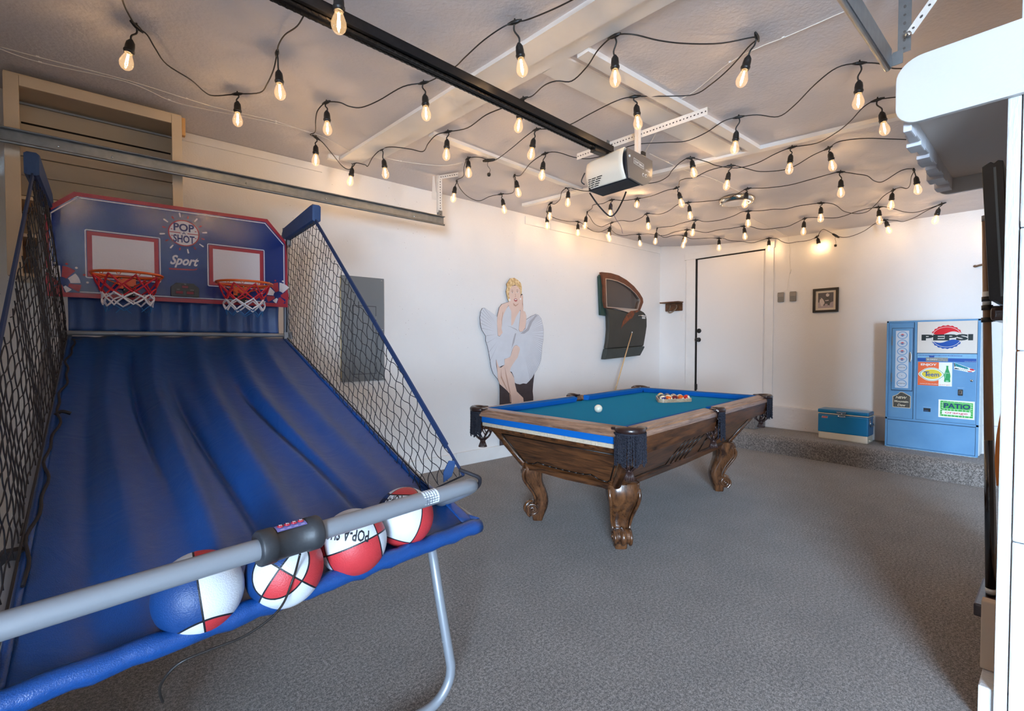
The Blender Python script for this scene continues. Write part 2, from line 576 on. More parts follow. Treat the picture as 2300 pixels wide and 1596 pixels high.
# concrete curb at the foot of the back wall
mb = MB()
Fc = frame((0, 0, 0), (1, 0, 0), (0, 0, 1))
mb.box((XB - 0.05, -4.6, 0.2), (XB, 2.47, 0.475), ch=0.012)
o = mb.build('baseboard_back', M_CURB); struct(o, 'rough white painted concrete curb below the back wall')
o = MB().box((1.95, YL - 0.02, 0.0), (2.65, YL, 0.135), ch=0.004).build('baseboard_front', M_TRIM); struct(o)
o = MB().box((2.652, YL - 0.022, 0.0), (5.73, YL, 0.138), ch=0.004).build('baseboard_left', M_TRIM); struct(o, 'white baseboard along the left wall')
# boards at the top of the left wall
o = MB().box((0.37, YL - 0.012, 2.655), (1.345, YL, 2.712)).build('trim_2', M_TRIM); struct(o)
mb = MB()
o = MB().box((3.59, YL - 0.015, 2.60), (3.985, YL, 2.69), ch=0.002).build('trim_3', M_TRIM); struct(o)
o = MB().box((3.99, YL - 0.015, 2.60), (6.30, YL, 2.675), ch=0.002).build('trim_4', M_TRIM); struct(o)
# ceiling boards
def cboard(name, pts, w, t, lab=None):
    """flat board below the ceiling following a centre line pts [(x,y)..]"""
    m = MB()
    a, b = Vector((*pts[0], 0)), Vector((*pts[1], 0))
    d = (b - a).normalized(); s = Vector((-d.y, d.x, 0)) * (w / 2)
    n = 14
    vs = []
    for i in range(n + 1):
        p = a.lerp(b, i / n)
        for q in (p + s, p - s):
            z = zceil(q.x, q.y)
            vs += [(q.x, q.y, z + 0.004), (q.x, q.y, z - t)]
    fs = []
    for i in range(n):
        k = i * 4
        fs += [(k + 1, k + 5, k + 7, k + 3), (k, k + 4, k + 5, k + 1), (k + 2, k + 3, k + 7, k + 6)]
    fs += [(0, 1, 3, 2), (n * 4, n * 4 + 2, n * 4 + 3, n * 4 + 1)]
    m.add(vs, fs)
    return struct(m.build(name, M_TRIM), lab)
cboard('trim_5', [(1.47, 3.75), (1.74, 0.25)], 0.15, 0.022, 'long white batten board crossing the ceiling')
cboard('trim_6', [(1.60, 3.55), (1.87, 0.25)], 0.11, 0.012)
cboard('trim_7', [(1.82, 1.60), (3.72, 1.54)], 0.075, 0.028, 'white ceiling batten running toward the round light')
cboard('trim_8', [(1.80, 1.78), (3.66, 1.72)], 0.18, 0.010)
cboard('trim_9', [(1.72, 2.90), (3.40, 3.02)], 0.06, 0.022, 'white batten board on the ceiling behind the opener rail')
cboard('trim_10', [(3.33, 3.74), (3.86, 0.62)], 0.055, 0.028, 'thin white batten across the ceiling beyond the opener')
# small white ceiling boxes and cap
mb = MB()

# ------------------------------------------------------------------ basketball arcade game
def canvas_mat(name, c1, rough=0.42):
    k = NT(name)
    tc = k.n('ShaderNodeTexCoord').outputs['Object']
    nz = k.n('ShaderNodeTexNoise', Vector=tc, Scale=420.0, Detail=2.0)
    wr = k.n('ShaderNodeTexNoise', Vector=tc, Scale=9.0, Detail=6.0, Distortion=1.5)
    cr = k.n('ShaderNodeValToRGB', Fac=nz.outputs[0])
    cr.color_ramp.elements[0].position = 0.3; cr.color_ramp.elements[1].position = 0.7
    cr.color_ramp.elements[0].color = tuple(x * 0.8 for x in lin(c1)[:3]) + (1,)
    cr.color_ramp.elements[1].color = lin(c1)
    k.link(cr.outputs[0], k.b.inputs['Base Color'])
    k.b.inputs['Roughness'].default_value = rough
    k.b.inputs['Specular IOR Level'].default_value = 0.65
    h = k.math('ADD', k.math('MULTIPLY', nz.outputs[0], 0.25), wr.outputs[0])
    bp = k.n('ShaderNodeBump', Height=h, Strength=0.35, Distance=0.01)
    k.link(bp.outputs[0], k.b.inputs['Normal'])
    return k.m
M_CANVAS = canvas_mat('blue_nylon_canvas', '#043f80', 0.36)
M_CANVAS2 = canvas_mat('blue_nylon_sleeve', '#143a68', 0.65)
M_STRAP = mat('navy_webbing', '#12294f', 0.7)
M_TUBE = mat('silver_painted_tube', '#888c93', 0.38, metal=0.3, bump=0.02)
M_TUBE2 = mat('grey_powder_coated_tube', '#8e8f93', 0.45, metal=0.3)
M_BB = mat('printed_blue_board', '#12286f', 0.10, bump=0.35, bscale=130, dist=0.0010, spec=0.8)
M_BBRED = mat('printed_red', '#a22b39', 0.25, bump=0.3, bscale=110, dist=0.003)
M_BBWHITE = mat('printed_white', '#dcd6dc', 0.25, bump=0.3, bscale=110, dist=0.003)
M_BBNAVY = mat('printed_navy', '#2a2f6b', 0.3)
M_ORANGE = mat('orange_enamel', '#d65716', 0.35)
M_NETR = mat('red_nylon_cord', '#c5142a', 0.6)
M_NETW = mat('white_nylon_cord', '#e6e1e6', 0.6)
M_NETB = mat('blue_nylon_cord', '#0f5f9c', 0.6)
M_NETK = mat('black_net_cord', '#15121a', 0.7)
M_GREYP = mat('dark_grey_plastic', '#37373a', 0.5)
M_LED = mat('red_display_window', '#7d2434', 0.2)

G = thing('basketball_game', 'blue two-hoop basketball arcade game with sloping canvas ramp and side nets', 'arcade game', (0.32, 2.25, 0))
XL, XR = -0.156, 0.85
def ramp_z(y): return 1.284 - 0.312 * (3.3 - y)
def front_y(x): return 1.115 + 0.107 * (x + 0.15)

def ramp_pt(u, v):
    # v: 0 at the cross bar, 1 at the front roll
    x = XL + (XR + 0.045 * smooth01(0.84, 1.0, v) - XL) * u
    yf = front_y(x) + 0.004
    y = 3.29 + (yf - 3.29) * v
    z = ramp_z(y)
    e = math.sin(PI * u) ** 0.5 if 0 < u < 1 else 0
    xx = u + 0.03 * math.sin(v * 5.0) 
    amp = 0.016 + 0.014 * math.sin(PI * min(1, v * 1.1))
    w = 0.0
    for cx, wd, a in ((0.16, 0.045, 1.0), (0.33, 0.035, 1.3), (0.36 + 0.10 * v, 0.02, -1.2 * smooth01(0.2, 0.5, v)), (0.52, 0.04, 1.3), (0.60 + 0.14 * v, 0.018, -1.5 * smooth01(0.25, 0.5, v)),
                      (0.70, 0.04, 1.1), (0.86, 0.04, 0.9), (0.24 + 0.05 * v, 0.014, -1.4 * smooth01(0.05, 0.15, v) * (1 - smooth01(0.4, 0.8, v))), (0.10 + 0.02 * math.sin(6 * v), 0.03, -0.7)):
        w += a * math.exp(-((xx - cx) / wd) ** 2)
    z += e * (amp * w - 0.02 * math.sin(PI * v))
    if v > 0.93:                              # trough in front of the roll
        t = (v - 0.93) / 0.07
        z = z * (1 - t ** 3) + 0.668 * t ** 3
    return (x, y, z)
mb = MB(); mb.grid(ramp_pt, 110, 90)
mb.build('ramp_canvas', M_CANVAS, G, solid=0.003)
# hem rolls at the ramp sides
mb = MB()
for s, u in ((-1, 0.0), (1, 1.0)):
    pts = [Vector(ramp_pt(u, v / 24)) + Vector((0.004 * s, 0, 0.002)) for v in range(25)]
    mb.tube(pts, 0.009, 6)
mb.build('ramp_hem', M_CANVAS, G)
# wrapped front roll
mb = MB()
pts = []; rad = []
for i in range(41):
    u = i / 40
    x = -0.20 + 1.10 * u
    pts.append((x, front_y(x), 0.655 + 0.002 * math.sin(i * 1.7))); rad.append(0.0225 + 0.0018 * math.sin(i * 2.3) + (0.001 if i % 5 == 0 else 0))
mb.tube(pts, rad, 14)
fr = mb.build('front_roll', M_CANVAS, G)
# flap from the roll's right end back to the side rail
mb = MB()
def flap(u, v):
    a = Vector((0.85, front_y(0.85) + 0.03, 0.668)); b = Vector((0.895, front_y(0.895) + 0.01, 0.662))
    c = Vector((0.852, 1.62, ramp_z(1.62) + 0.004)); d = Vector((0.868, 1.50, ramp_z(1.50)+0.01))
    return a.lerp(b, u).lerp(c.lerp(d, u), v) + Vector((0, 0, 0.01 * math.sin(PI * v)))
mb.grid(flap, 6, 12)
mb.build('ramp_flap', M_CANVAS, G, solid=0.003)
# frame: side rails, legs, braces, uprights
def frame_tube(name, pts, r, m=M_TUBE, n=6, seg=14, label=None):
    return MB().tube(spline(pts, n), r, seg).build(name, m, G, label=label)
frame_tube('side_rail', [(0.875, 3.33, 1.27), (0.875, 2.3, 0.95), (0.878, 1.50, 0.705), (0.898, 1.36, 0.672), (0.898, 1.27, 0.655), (0.85, 1.235, 0.648)], 0.017)
frame_tube('side_rail', [(-0.185, 3.33, 1.27), (-0.185, 2.3, 0.95), (-0.185, 1.50, 0.70), (-0.19, 1.25, 0.655), (-0.17, 1.13, 0.648)], 0.017)
def leg(name, pts):
    return MB().tube(pts, 0.0165, 14).build(name, M_TUBE, G)
arc = [(0.872 - 0.10 * (1 - math.cos(a)), 1.352, 0.130 - 0.10 * math.sin(a)) for a in [PI / 2 * k / 8 for k in range(1, 9)]]
lg = leg('front_leg', [(0.838, 1.46, 0.66), (0.857, 1.40, 0.36), (0.872, 1.352, 0.14)] + arc + [(0.3, 1.34, 0.03), (-0.10, 1.33, 0.03)])
arc = [(-0.15 - 0.06 * (1 - math.sin(a)) , 1.33, 0.13 - 0.10 * math.cos(a)) for a in [0.1, 0.6, 1.1, 1.5]]
leg('front_leg', [(-0.10, 1.33, 0.03)] + arc + [(-0.175, 1.40, 0.40), (-0.175, 1.46, 0.64)])
MB().tube([(0.8665, 1.373, 0.225), (0.8672, 1.371, 0.218)], 0.0175, 14).build('leg_joint', M_TUBE2, G)
for x in (-0.252, 0.885):
    frame_tube('upright', [(x, 3.345, 0.0), (x, 3.345, 2.0)], 0.019)
frame_tube('brace', [(-0.252, 3.33, 1.19), (-0.236, 2.07, 0.47), (-0.20, 1.40, 0.06)], 0.017, M_TUBE2)
frame_tube('cross_bar', [(-0.20, 3.25, 1.297), (0.84, 3.25, 1.297)], 0.0125, M_TUBE)
MB().tube([(0.02, 3.238, 1.297), (0.02, 3.236, 1.297)], 0.007, 10).build('bolt', M_TUBE, G)
for x in (-0.245, 0.845):
    MB().box((x, 3.243, 1.275), (x + 0.05, 3.26, 1.318)).build('bar_bracket', M_TUBE2, G)
MB().box((-0.17, 3.232, 1.255), (-0.115, 3.262, 1.268), ch=0.003).build('strap_loop', M_BLACK, G)
MB().tube([(-0.2455, 1.98, 0.468), (-0.2445, 1.94, 0.445)], 0.023, 12).build('clamp', M_BLACK, G)
# back cloth under the backboard
mb = MB()
def bcl(u, v):
    x = -0.165 + 0.985 * u
    return (x, 3.285 + 0.012 * math.sin(u * 31) + 0.008 * math.sin(u * 67 + 1) + 0.012 * math.sin(PI * v), 1.30 + 0.19 * v)
mb.grid(bcl, 90, 6)
mb.build('back_cloth', M_CANVAS, G, solid=0.002)
# front U bar
bar = [(0.86, 1.40, 0.70), (0.855, 1.30, 0.745), (0.845, 1.21, 0.79), (0.825, 1.165, 0.812), (0.785, 1.143, 0.82)]
bl = [(-0.10, 1.026, 0.82), (-0.15, 1.025, 0.818), (-0.19, 1.045, 0.81), (-0.205, 1.12, 0.78), (-0.20, 1.30, 0.70)]
b = MB().tube(spline(bar, 6)[:-1] + spline([(0.785, 1.143, 0.82), (0.35, 1.084, 0.82)] + bl, 6), 0.0213, 20).build('front_bar', M_TUBE, G)
bd = Vector((0.785 + 0.10, 1.143 - 1.026, 0)).normalized()
def barp(x): return Vector((x, 1.026 + (x + 0.10) * 0.1322, 0.82))
# printed white sticker round the bar
Fbar = Matrix((( bd.x, 0, 0, 0), (bd.y, 0, 0, 0), (0, 0, 0, 0), (0, 0, 0, 1)))
side = Vector((bd.y, -bd.x, 0)); upv = Vector((0, 0, 1))
def on_bar(x, ang, r):  # ang 0 = top, + toward the front
    return barp(x) + upv * (r * math.cos(ang)) + side * (r * math.sin(ang))
mb = MB()
mb.grid(lambda u, v: on_bar(0.628 + 0.048 * u, -0.5 + 2.6 * v, 0.0217), 4, 20)
st = mb.build('sticker', mat('white_sticker', '#dfe3e8', 0.4), b)
mb = MB()
rs = random.Random(3)
for col in range(5):
    v = 0.05
    while v < 0.92:
        l = rs.uniform(0.02, 0.07)
        u = 0.12 + col * 0.17
        mb.grid(lambda a, c: on_bar(0.628 + 0.048 * (u + 0.07 * a), -0.5 + 2.6 * (v + l * c), 0.0220), 1, 3)
        v += l + rs.uniform(0.01, 0.03)
mb.build('sticker_print', mat('sticker_ink', '#5a6270', 0.5), b)
# control box on the bar
cb0, cb1 = 0.222, 0.350
mb = MB()
mb.tube([barp(cb0), barp(cb0 + 0.004), barp(cb0 + 0.03), barp(cb0 + 0.031), barp(cb1 - 0.03), barp(cb1 - 0.029), barp(cb1 - 0.004), barp(cb1)], [0.034, 0.0365, 0.0365, 0.034, 0.034, 0.0365, 0.0365, 0.034], 28)
cbx = mb.build('control_box', mat('black_control_plastic', '#2b2d31', 0.5, bump=0.06, bscale=200), G)
def boxface(u, v):
    return on_bar(cb0 + 0.033 + (cb1 - cb0 - 0.066) * u, -0.42 + 0.95 * v, 0.0350)
mb = MB(); mb.grid(boxface, 10, 6)
mb.build('control_label', mat('violet_label', '#6d6ba8', 0.4), cbx)
for i in range(4):
    c = on_bar(cb0 + 0.044 + i * 0.0142, 0.10, 0.0352)
    nrm = (c - barp(cb0 + 0.044 + i * 0.0142)).normalized()
    Fq = frame(c, bd, nrm.cross(bd) * 1.0)
    if (Fq.to_3x3() @ Vector((0, 0, 1))).dot(nrm) < 0:
        Fq = frame(c, -bd, nrm.cross(bd))
    mb = MB(); mb.m(M_BBRED).lathe([(0.0062, 0), (0.006, 0.0022), (0.0045, 0.003), (0, 0.0032)], 16, Fq)
    mb.m(M_BBWHITE)
    for a in (0.5, 2.1, 3.8): mb.prism(rect(-0.0035, -0.0006, 0.0035, 0.0006), Fq @ Matrix.Rotation(a, 4, 'Z'), 0.0030, 0.0035)
    mb.build('button', None, cbx)
mb = MB()
for i in range(4):
    mb.grid(lambda u, v: on_bar(cb0 + 0.040 + i * 0.0142 + 0.008 * u, 0.40 + 0.03 * v, 0.0353), 1, 1)
mb.build('button_caption', M_BBWHITE, cbx)
# control cable hanging down over the balls
MB().tube(spline([barp(0.305) + Vector((0, -0.01, -0.034)), (0.295, 1.09, 0.725), (0.262, 1.07, 0.68), (0.20, 1.062, 0.655), (0.13, 1.060, 0.652), (0.085, 1.062, 0.645), (0.06, 1.09, 0.60), (0.07, 1.2, 0.50)], 8), 0.0026, 6).build('control_cable', M_BLACKR, G)
# black lace along the left edge
pts = []
for i in range(60):
    t = i / 59
    y = 3.2 - 1.75 * t
    pts.append((XL + 0.007 * math.sin(t * 26) + 0.005 * math.sin(t * 61) - 0.01 * t + 0.012, y, ramp_z(y) + 0.012))
MB().tube(pts, 0.0042, 6).build('edge_lace', M_NETK, G)
MB().tube(spline([(-0.16, 2.33, 0.985), (-0.14, 2.33, 1.0), (-0.115, 2.33, 0.99)], 5), 0.006, 6).build('lace_tie', M_NETK, G)
MB().box((-0.205, 1.575, 0.72), (-0.16, 1.61, 0.76), ch=0.005).build('lace_tie', M_NETK, G)

# backboard
YB = 3.24
Fq = FY(YB)
shape = [(-0.238, 1.477), (0.866, 1.477), (0.866, 1.885), (0.752, 2.018), (-0.131, 2.005), (-0.238, 1.905)]
shape2 = [(-0.238 + 0.02, 1.475)]
bb = MB().prism(shape, Fq, -0.018, 0.0).build('backboard', M_BBRED, G)
MB().plate([(-0.224, 1.500), (0.852, 1.500), (0.852, 1.875), (0.742, 1.998), (-0.121, 1.985), (-0.224, 1.890)], Fq, 0.0006).build('board_print', M_BB, bb)
# white pin line
def line2(pts, w, F, n, closed=False, mb=None):
    mb = mb or MB()
    m = len(pts)
    for i in range(m if closed else m - 1):
        a = Vector(pts[i]); c = Vector(pts[(i + 1) % m]); d = (c - a)
        if d.length < 1e-7: continue
        d.normalize(); s = Vector((-d.y, d.x)) * (w / 2)
        a = a - d * (w / 2); c = c + d * (w / 2)
        mb.add([(p.x, p.y, n) for p in (a - s, c - s, c + s, a + s)], [(0, 1, 2, 3)], F)
    return mb
mb = line2([(-0.218, 1.60), (-0.218, 1.882), (-0.118, 1.978), (0.738, 1.990), (0.845, 1.870), (0.845, 1.60)], 0.0055, Fq, 0.0011)
line2([(-0.115, 1.505), (0.735, 1.505)], 0.0045, Fq, 0.0011, mb=mb)
mb.build('pin_line', M_BBWHITE, bb)
for nm, x0, x1 in (('l', -0.091, 0.210), ('r', 0.436, 0.730)):
    mb = MB()
    mb.m(M_BBWHITE).plate(rrect(x0 - 0.004, 1.578, x1 + 0.004, 1.825, 0.008), Fq, 0.0010)
    mb.m(M_BB).plate(rrect(x0 + 0.001, 1.583, x1 - 0.001, 1.820, 0.004), Fq, 0.0014)
    mb.m(M_BBRED).plate(rect(x0 + 0.004, 1.586, x1 - 0.004, 1.817), Fq, 0.0018)
    mb.m(M_BBWHITE).plate(rect(x0 + 0.024, 1.606, x1 - 0.024, 1.797), Fq, 0.0022)
    mb.build('target_square', None, bb)
# round logo with rays
cx, cz = 0.322, 1.866
mb = MB()
mb.m(M_BBRED).plate(circ(cx, cz, 0.073, 40), Fq, 0.0012)
mb.m(M_BBWHITE).plate(circ(cx, cz, 0.0675, 40), Fq, 0.0016)
mb.m(M_BBRED).plate(rect(cx - 0.067, cz - 0.0025, cx - 0.016, cz + 0.0015), Fq, 0.0020)
mb.plate(rect(cx + 0.016, cz - 0.0025, cx + 0.067, cz + 0.0015), Fq, 0.0020)
for dx, dz in ((-0.057, 0.016), (0.055, 0.016), (-0.055, -0.02), (0.055, -0.022)):
    mb.plate(circ(cx + dx, cz + dz, 0.0045, 8, 0.0025), Fq, 0.0020)
for k in range(16):
    a = 2 * PI * (k + 0.45) / 16
    big = k % 2 == 0
    mb.m(M_BBWHITE if big else M_BBRED)
    r0, r1, w = (0.088, 0.110, 0.0042) if big else (0.085, 0.098, 0.0036)
    c, s = math.cos(a), math.sin(a)
    mb.plate([(cx + r0 * c - w * 0.6 * s, cz + r0 * s + w * 0.6 * c), (cx + r1 * c - w * s, cz + r1 * s + w * c), (cx + (r1 + w) * c, cz + (r1 + w) * s), (cx + r1 * c + w * s, cz + r1 * s - w * c), (cx + r0 * c + w * 0.6 * s, cz + r0 * s - w * 0.6 * c)], Fq, 0.0014)
mb.build('round_logo', None, bb)
text('POP', Fq, cx, cz + 0.011, 0.042, M_BBNAVY, bb, width=0.096, bold=0.03, n=0.0024, align='CENTER')
text('A', Fq, cx, cz - 0.007, 0.013, M_BBNAVY, bb, width=0.018, bold=0.01, n=0.0024, align='CENTER')
text('SHOT', Fq, cx, cz - 0.052, 0.041, M_BBNAVY, bb, width=0.100, bold=0.03, n=0.0024, align='CENTER')
text('Sport', Fq, cx - 0.066, 1.688, 0.052, M_BBWHITE, bb, width=0.135, bold=0.03, shear=0.4, n=0.0012)
mb = MB().plate([(cx - 0.072, 1.664), (cx + 0.045, 1.668), (cx + 0.062, 1.676), (cx + 0.055, 1.664), (cx + 0.03, 1.660), (cx - 0.070, 1.655)], Fq, 0.0012)
mb.build('underline', M_BBRED, bb)
# corner basketballs
for sgn, c0 in ((1, (-0.185, 1.545)), (-1, (0.815, 1.545))):
    mb = MB()
    mb.m(M_BBRED)
    def sect(a0, a1, r0, r1, n=6):
        out = [(r0 * math.cos(a0 + (a1 - a0) * k / n), r0 * math.sin(a0 + (a1 - a0) * k / n)) for k in range(n + 1)]
        out += [(r1 * math.cos(a1 + (a0 - a1) * k / n), r1 * math.sin(a1 + (a0 - a1) * k / n)) for k in range(n + 1)]
        return [(c0[0] + sgn * p[0] * 0.95, c0[1] + p[1]) for p in out]
    for a0, a1, r0, r1, m_ in ((0.05, 0.75, 0.035, 0.075, M_BBWHITE), (0.85, 1.5, 0.03, 0.085, M_BBRED), (1.6, 2.4, 0.03, 0.085, M_BBWHITE), (-0.55, -0.05, 0.03, 0.078, M_BBRED), (2.5, 3.6, 0.01, 0.06, M_BBRED), (-1.2, -0.65, 0.02, 0.05, M_BBWHITE), (-2.4, -1.3, 0.01, 0.05, M_BBRED)):
        mb.m(m_).plate([p for p in sect(a0, a1, r0, r1) if True], Fq, 0.0012 + 0.0001 * r0)
    for k, a in enumerate((0.1, 0.5, 0.95, 1.35, 1.8)):
        c, s = math.cos(a), math.sin(a)
        mb.m(M_BBWHITE if k % 2 == 0 else M_BBRED).plate(circ(c0[0] + sgn * 0.098 * c, c0[1] + 0.098 * s, 0.0055, 8), Fq, 0.0013)
    mb.build('corner_ball_print', None, bb)
# scoreboard
sc_sh = [(cx - 0.066, 1.482 + 0.03), (cx - 0.062, 1.508), (cx + 0.062, 1.508), (cx + 0.066, 1.512), (cx + 0.066, 1.560), (cx + 0.040, 1.584), (cx - 0.040, 1.584), (cx - 0.066, 1.560)]
sb = MB().prism(sc_sh, Fq, 0.001, 0.014).build('scoreboard', M_GREYP, G, bevel=0.002)
for x0, z0, w, h in ((-0.018, 1.553, 0.036, 0.020), (-0.047, 1.520, 0.041, 0.022), (0.003, 1.520, 0.041, 0.022)):
    mb = MB(); mb.m(M_BLACK).prism(rect(cx + x0, z0, cx + x0 + w, z0 + h), Fq, 0.0141, 0.0150)
    mb.m(M_LED).plate(rect(cx + x0 + 0.004, z0 + 0.004, cx + x0 + w - 0.004, z0 + h - 0.004), Fq, 0.0154)
    mb.build('display', None, sb)
text('TIME', Fq, cx, 1.576, 0.0035, M_BBWHITE, sb, n=0.0152, align='CENTER')
text('HOME', Fq, cx - 0.032, 1.5455, 0.0035, M_BBWHITE, sb, n=0.0152, align='CENTER')
text('VISITOR', Fq, cx + 0.032, 1.5455, 0.0035, M_BBWHITE, sb, n=0.0152, align='CENTER')

# hoops
def hoop(cx, seed):
    cy, z, r = 3.055, 1.588, 0.140
    rs = random.Random(seed)
    h = MB().tube([(cx + r * math.cos(a), cy + r * math.sin(a), z) for a in [2 * PI * k / 48 for k in range(48)]], 0.0065, 10, closed=True).build('hoop', M_ORANGE, G)
    # lower support wires and little net loops
    for s in (-1, 1):
        MB().tube(spline([(cx + s * r * 0.97, cy - 0.02, z - 0.006), (cx + s * r * 0.55, cy + 0.05, z - 0.026), (cx + s * 0.01, 3.20, z - 0.048)], 6), 0.0028, 6).build('support_wire', M_ORANGE, h)
    for k in range(12):
        a = 2 * PI * (k + 0.5) / 12
        p = Vector((cx + r * math.cos(a), cy + r * math.sin(a), z))
        t = Vector((-math.sin(a), math.cos(a), 0)) * 0.011
        MB().tube([p - t, p - t * 0.5 + Vector((0, 0, -0.014)), p + t * 0.5 + Vector((0, 0, -0.014)), p + t], 0.0018, 5).build('net_loop', M_ORANGE, h)
    mb = MB()
    mb.box((cx - 0.036, 3.176, z - 0.06), (cx + 0.036, 3.182, z + 0.0), ch=0.001)
    mb.box((cx - 0.036, 3.176, z - 0.006), (cx + 0.036, 3.205, z + 0.0), ch=0.001)
    mb.build('hoop_bracket', M_ORANGE, h)
    mb = MB()
    mb.box((cx - 0.016, 3.175, z - 0.098), (cx + 0.032, YB, z - 0.045), ch=0.004)
    mb.box((cx - 0.004, 3.183, z - 0.06), (cx + 0.034, 3.215, z - 0.02), ch=0.004)
    mb.build('break_away_hinge', M_BLACK, h)
    mb = MB()
    for bx, bz in ((-0.022, -0.008), (0.016, -0.008), (-0.028, -0.044), (0.028, -0.044), (-0.012, -0.066), (-0.02, -0.09), (0.026, -0.09)):
        mb.lathe([(0.0045, 0), (0.004, 0.003), (0, 0.004)], 8, frame((cx + bx, 3.1745, z + bz), (1, 0, 0), (0, 0, 1)))
    mb.build('screw_heads', M_CHROME, h)['kind'] = 'stuff'
    # net of crossing cords: red, white, blue rows
    N = 8
    rings = [(0.135, 0.010), (0.112, 0.062), (0.100, 0.095), (0.103, 0.122), (0.098, 0.155), (0.090, 0.185)]
    def pt(k, i):
        rr, dz = rings[i]
        a = 2 * PI * (k + (0.5 if i % 2 else 0)) / N + 0.2
        j = Vector((rs.uniform(-1, 1), rs.uniform(-1, 1), rs.uniform(-1, 1))) * (0.004 if i else 0.001)
        return Vector((cx + rr * math.cos(a), cy + rr * math.sin(a), z - dz)) + j
    P = [[pt(k, i) for k in range(N)] for i in range(len(rings))]
    grp = {0: 'r', 1: 'r', 2: 'w', 3: 'w', 4: 'b'}
    meshes = {'r': MB(), 'w': MB(), 'b': MB()}
    for i in range(len(rings) - 1):
        for k in range(N):
            tgt = (k, (k - 1) % N) if i % 2 == 0 else (k, (k + 1) % N)
            for q in tgt:
                a, c = P[i][k], P[i + 1][q]
                if grp[i] == 'b' and rs.random() < 0.25: continue
                m_ = (a + c) / 2 + Vector((rs.uniform(-1, 1), rs.uniform(-1, 1), 0)) * 0.003
                w = 0.0046 if grp[i] != 'b' else 0.0025
                meshes[grp[i]].tube(spline([a, m_, c], 4), [w * (0.6 + 0.4 * math.sin(PI * t / 8)) for t in range(9)], 6)
    for k in range(N):
        for i, g in ((2, 'w'), (4, 'b')):
            meshes['w'].sphere(P[i][k], 0.0055 if g == 'w' else 0.004, 8, 6)
    for g, m_ in (('r', M_NETR), ('w', M_NETW), ('b', M_NETB)):
        meshes[g].build('hoop_net', m_, h, label={'r': 'red upper net cords', 'w': 'white middle net cords', 'b': 'blue lower net cords'}[g])
    return h
hoop(0.068, 1)
hoop(0.587, 2)

# sleeved arms holding the nets
def arm(x, s):
    mb = MB()
    a = [(3.29, 1.905), (3.30, 1.955), (3.26, 1.985), (2.72, 2.015), (2.685, 2.005), (2.69, 1.915)]
    vs = []
    for dx, inset in ((-0.022, 0.012), (-0.012, 0.0), (0.012, 0.0), (0.022, 0.012)):
        cyy = 2.99; czz = 1.955
        for yy, z_ in a:
            vs.append((x + dx, cyy + (yy - cyy) * (1 - inset * 0.6), czz + (z_ - czz) * (1 - inset * 12)))
    n = len(a)
    fs = [list(range(n)), list(range(3 * n, 4 * n))[::-1]]
    for r_ in range(3):
        fs += [(r_ * n + i, r_ * n + (i + 1) % n, (r_ + 1) * n + (i + 1) % n, (r_ + 1) * n + i) for i in range(n)]
    mb.add(vs, fs)
    return mb.build('net_arm_sleeve', M_CANVAS2, G)
arm(0.872, 1); arm(-0.232, -1)
for x in (0.872, -0.232):
    MB().box((x - 0.02, 3.24, 1.87), (x + 0.02, 3.33, 1.95), ch=0.004).build('arm_bracket', M_TUBE, G)

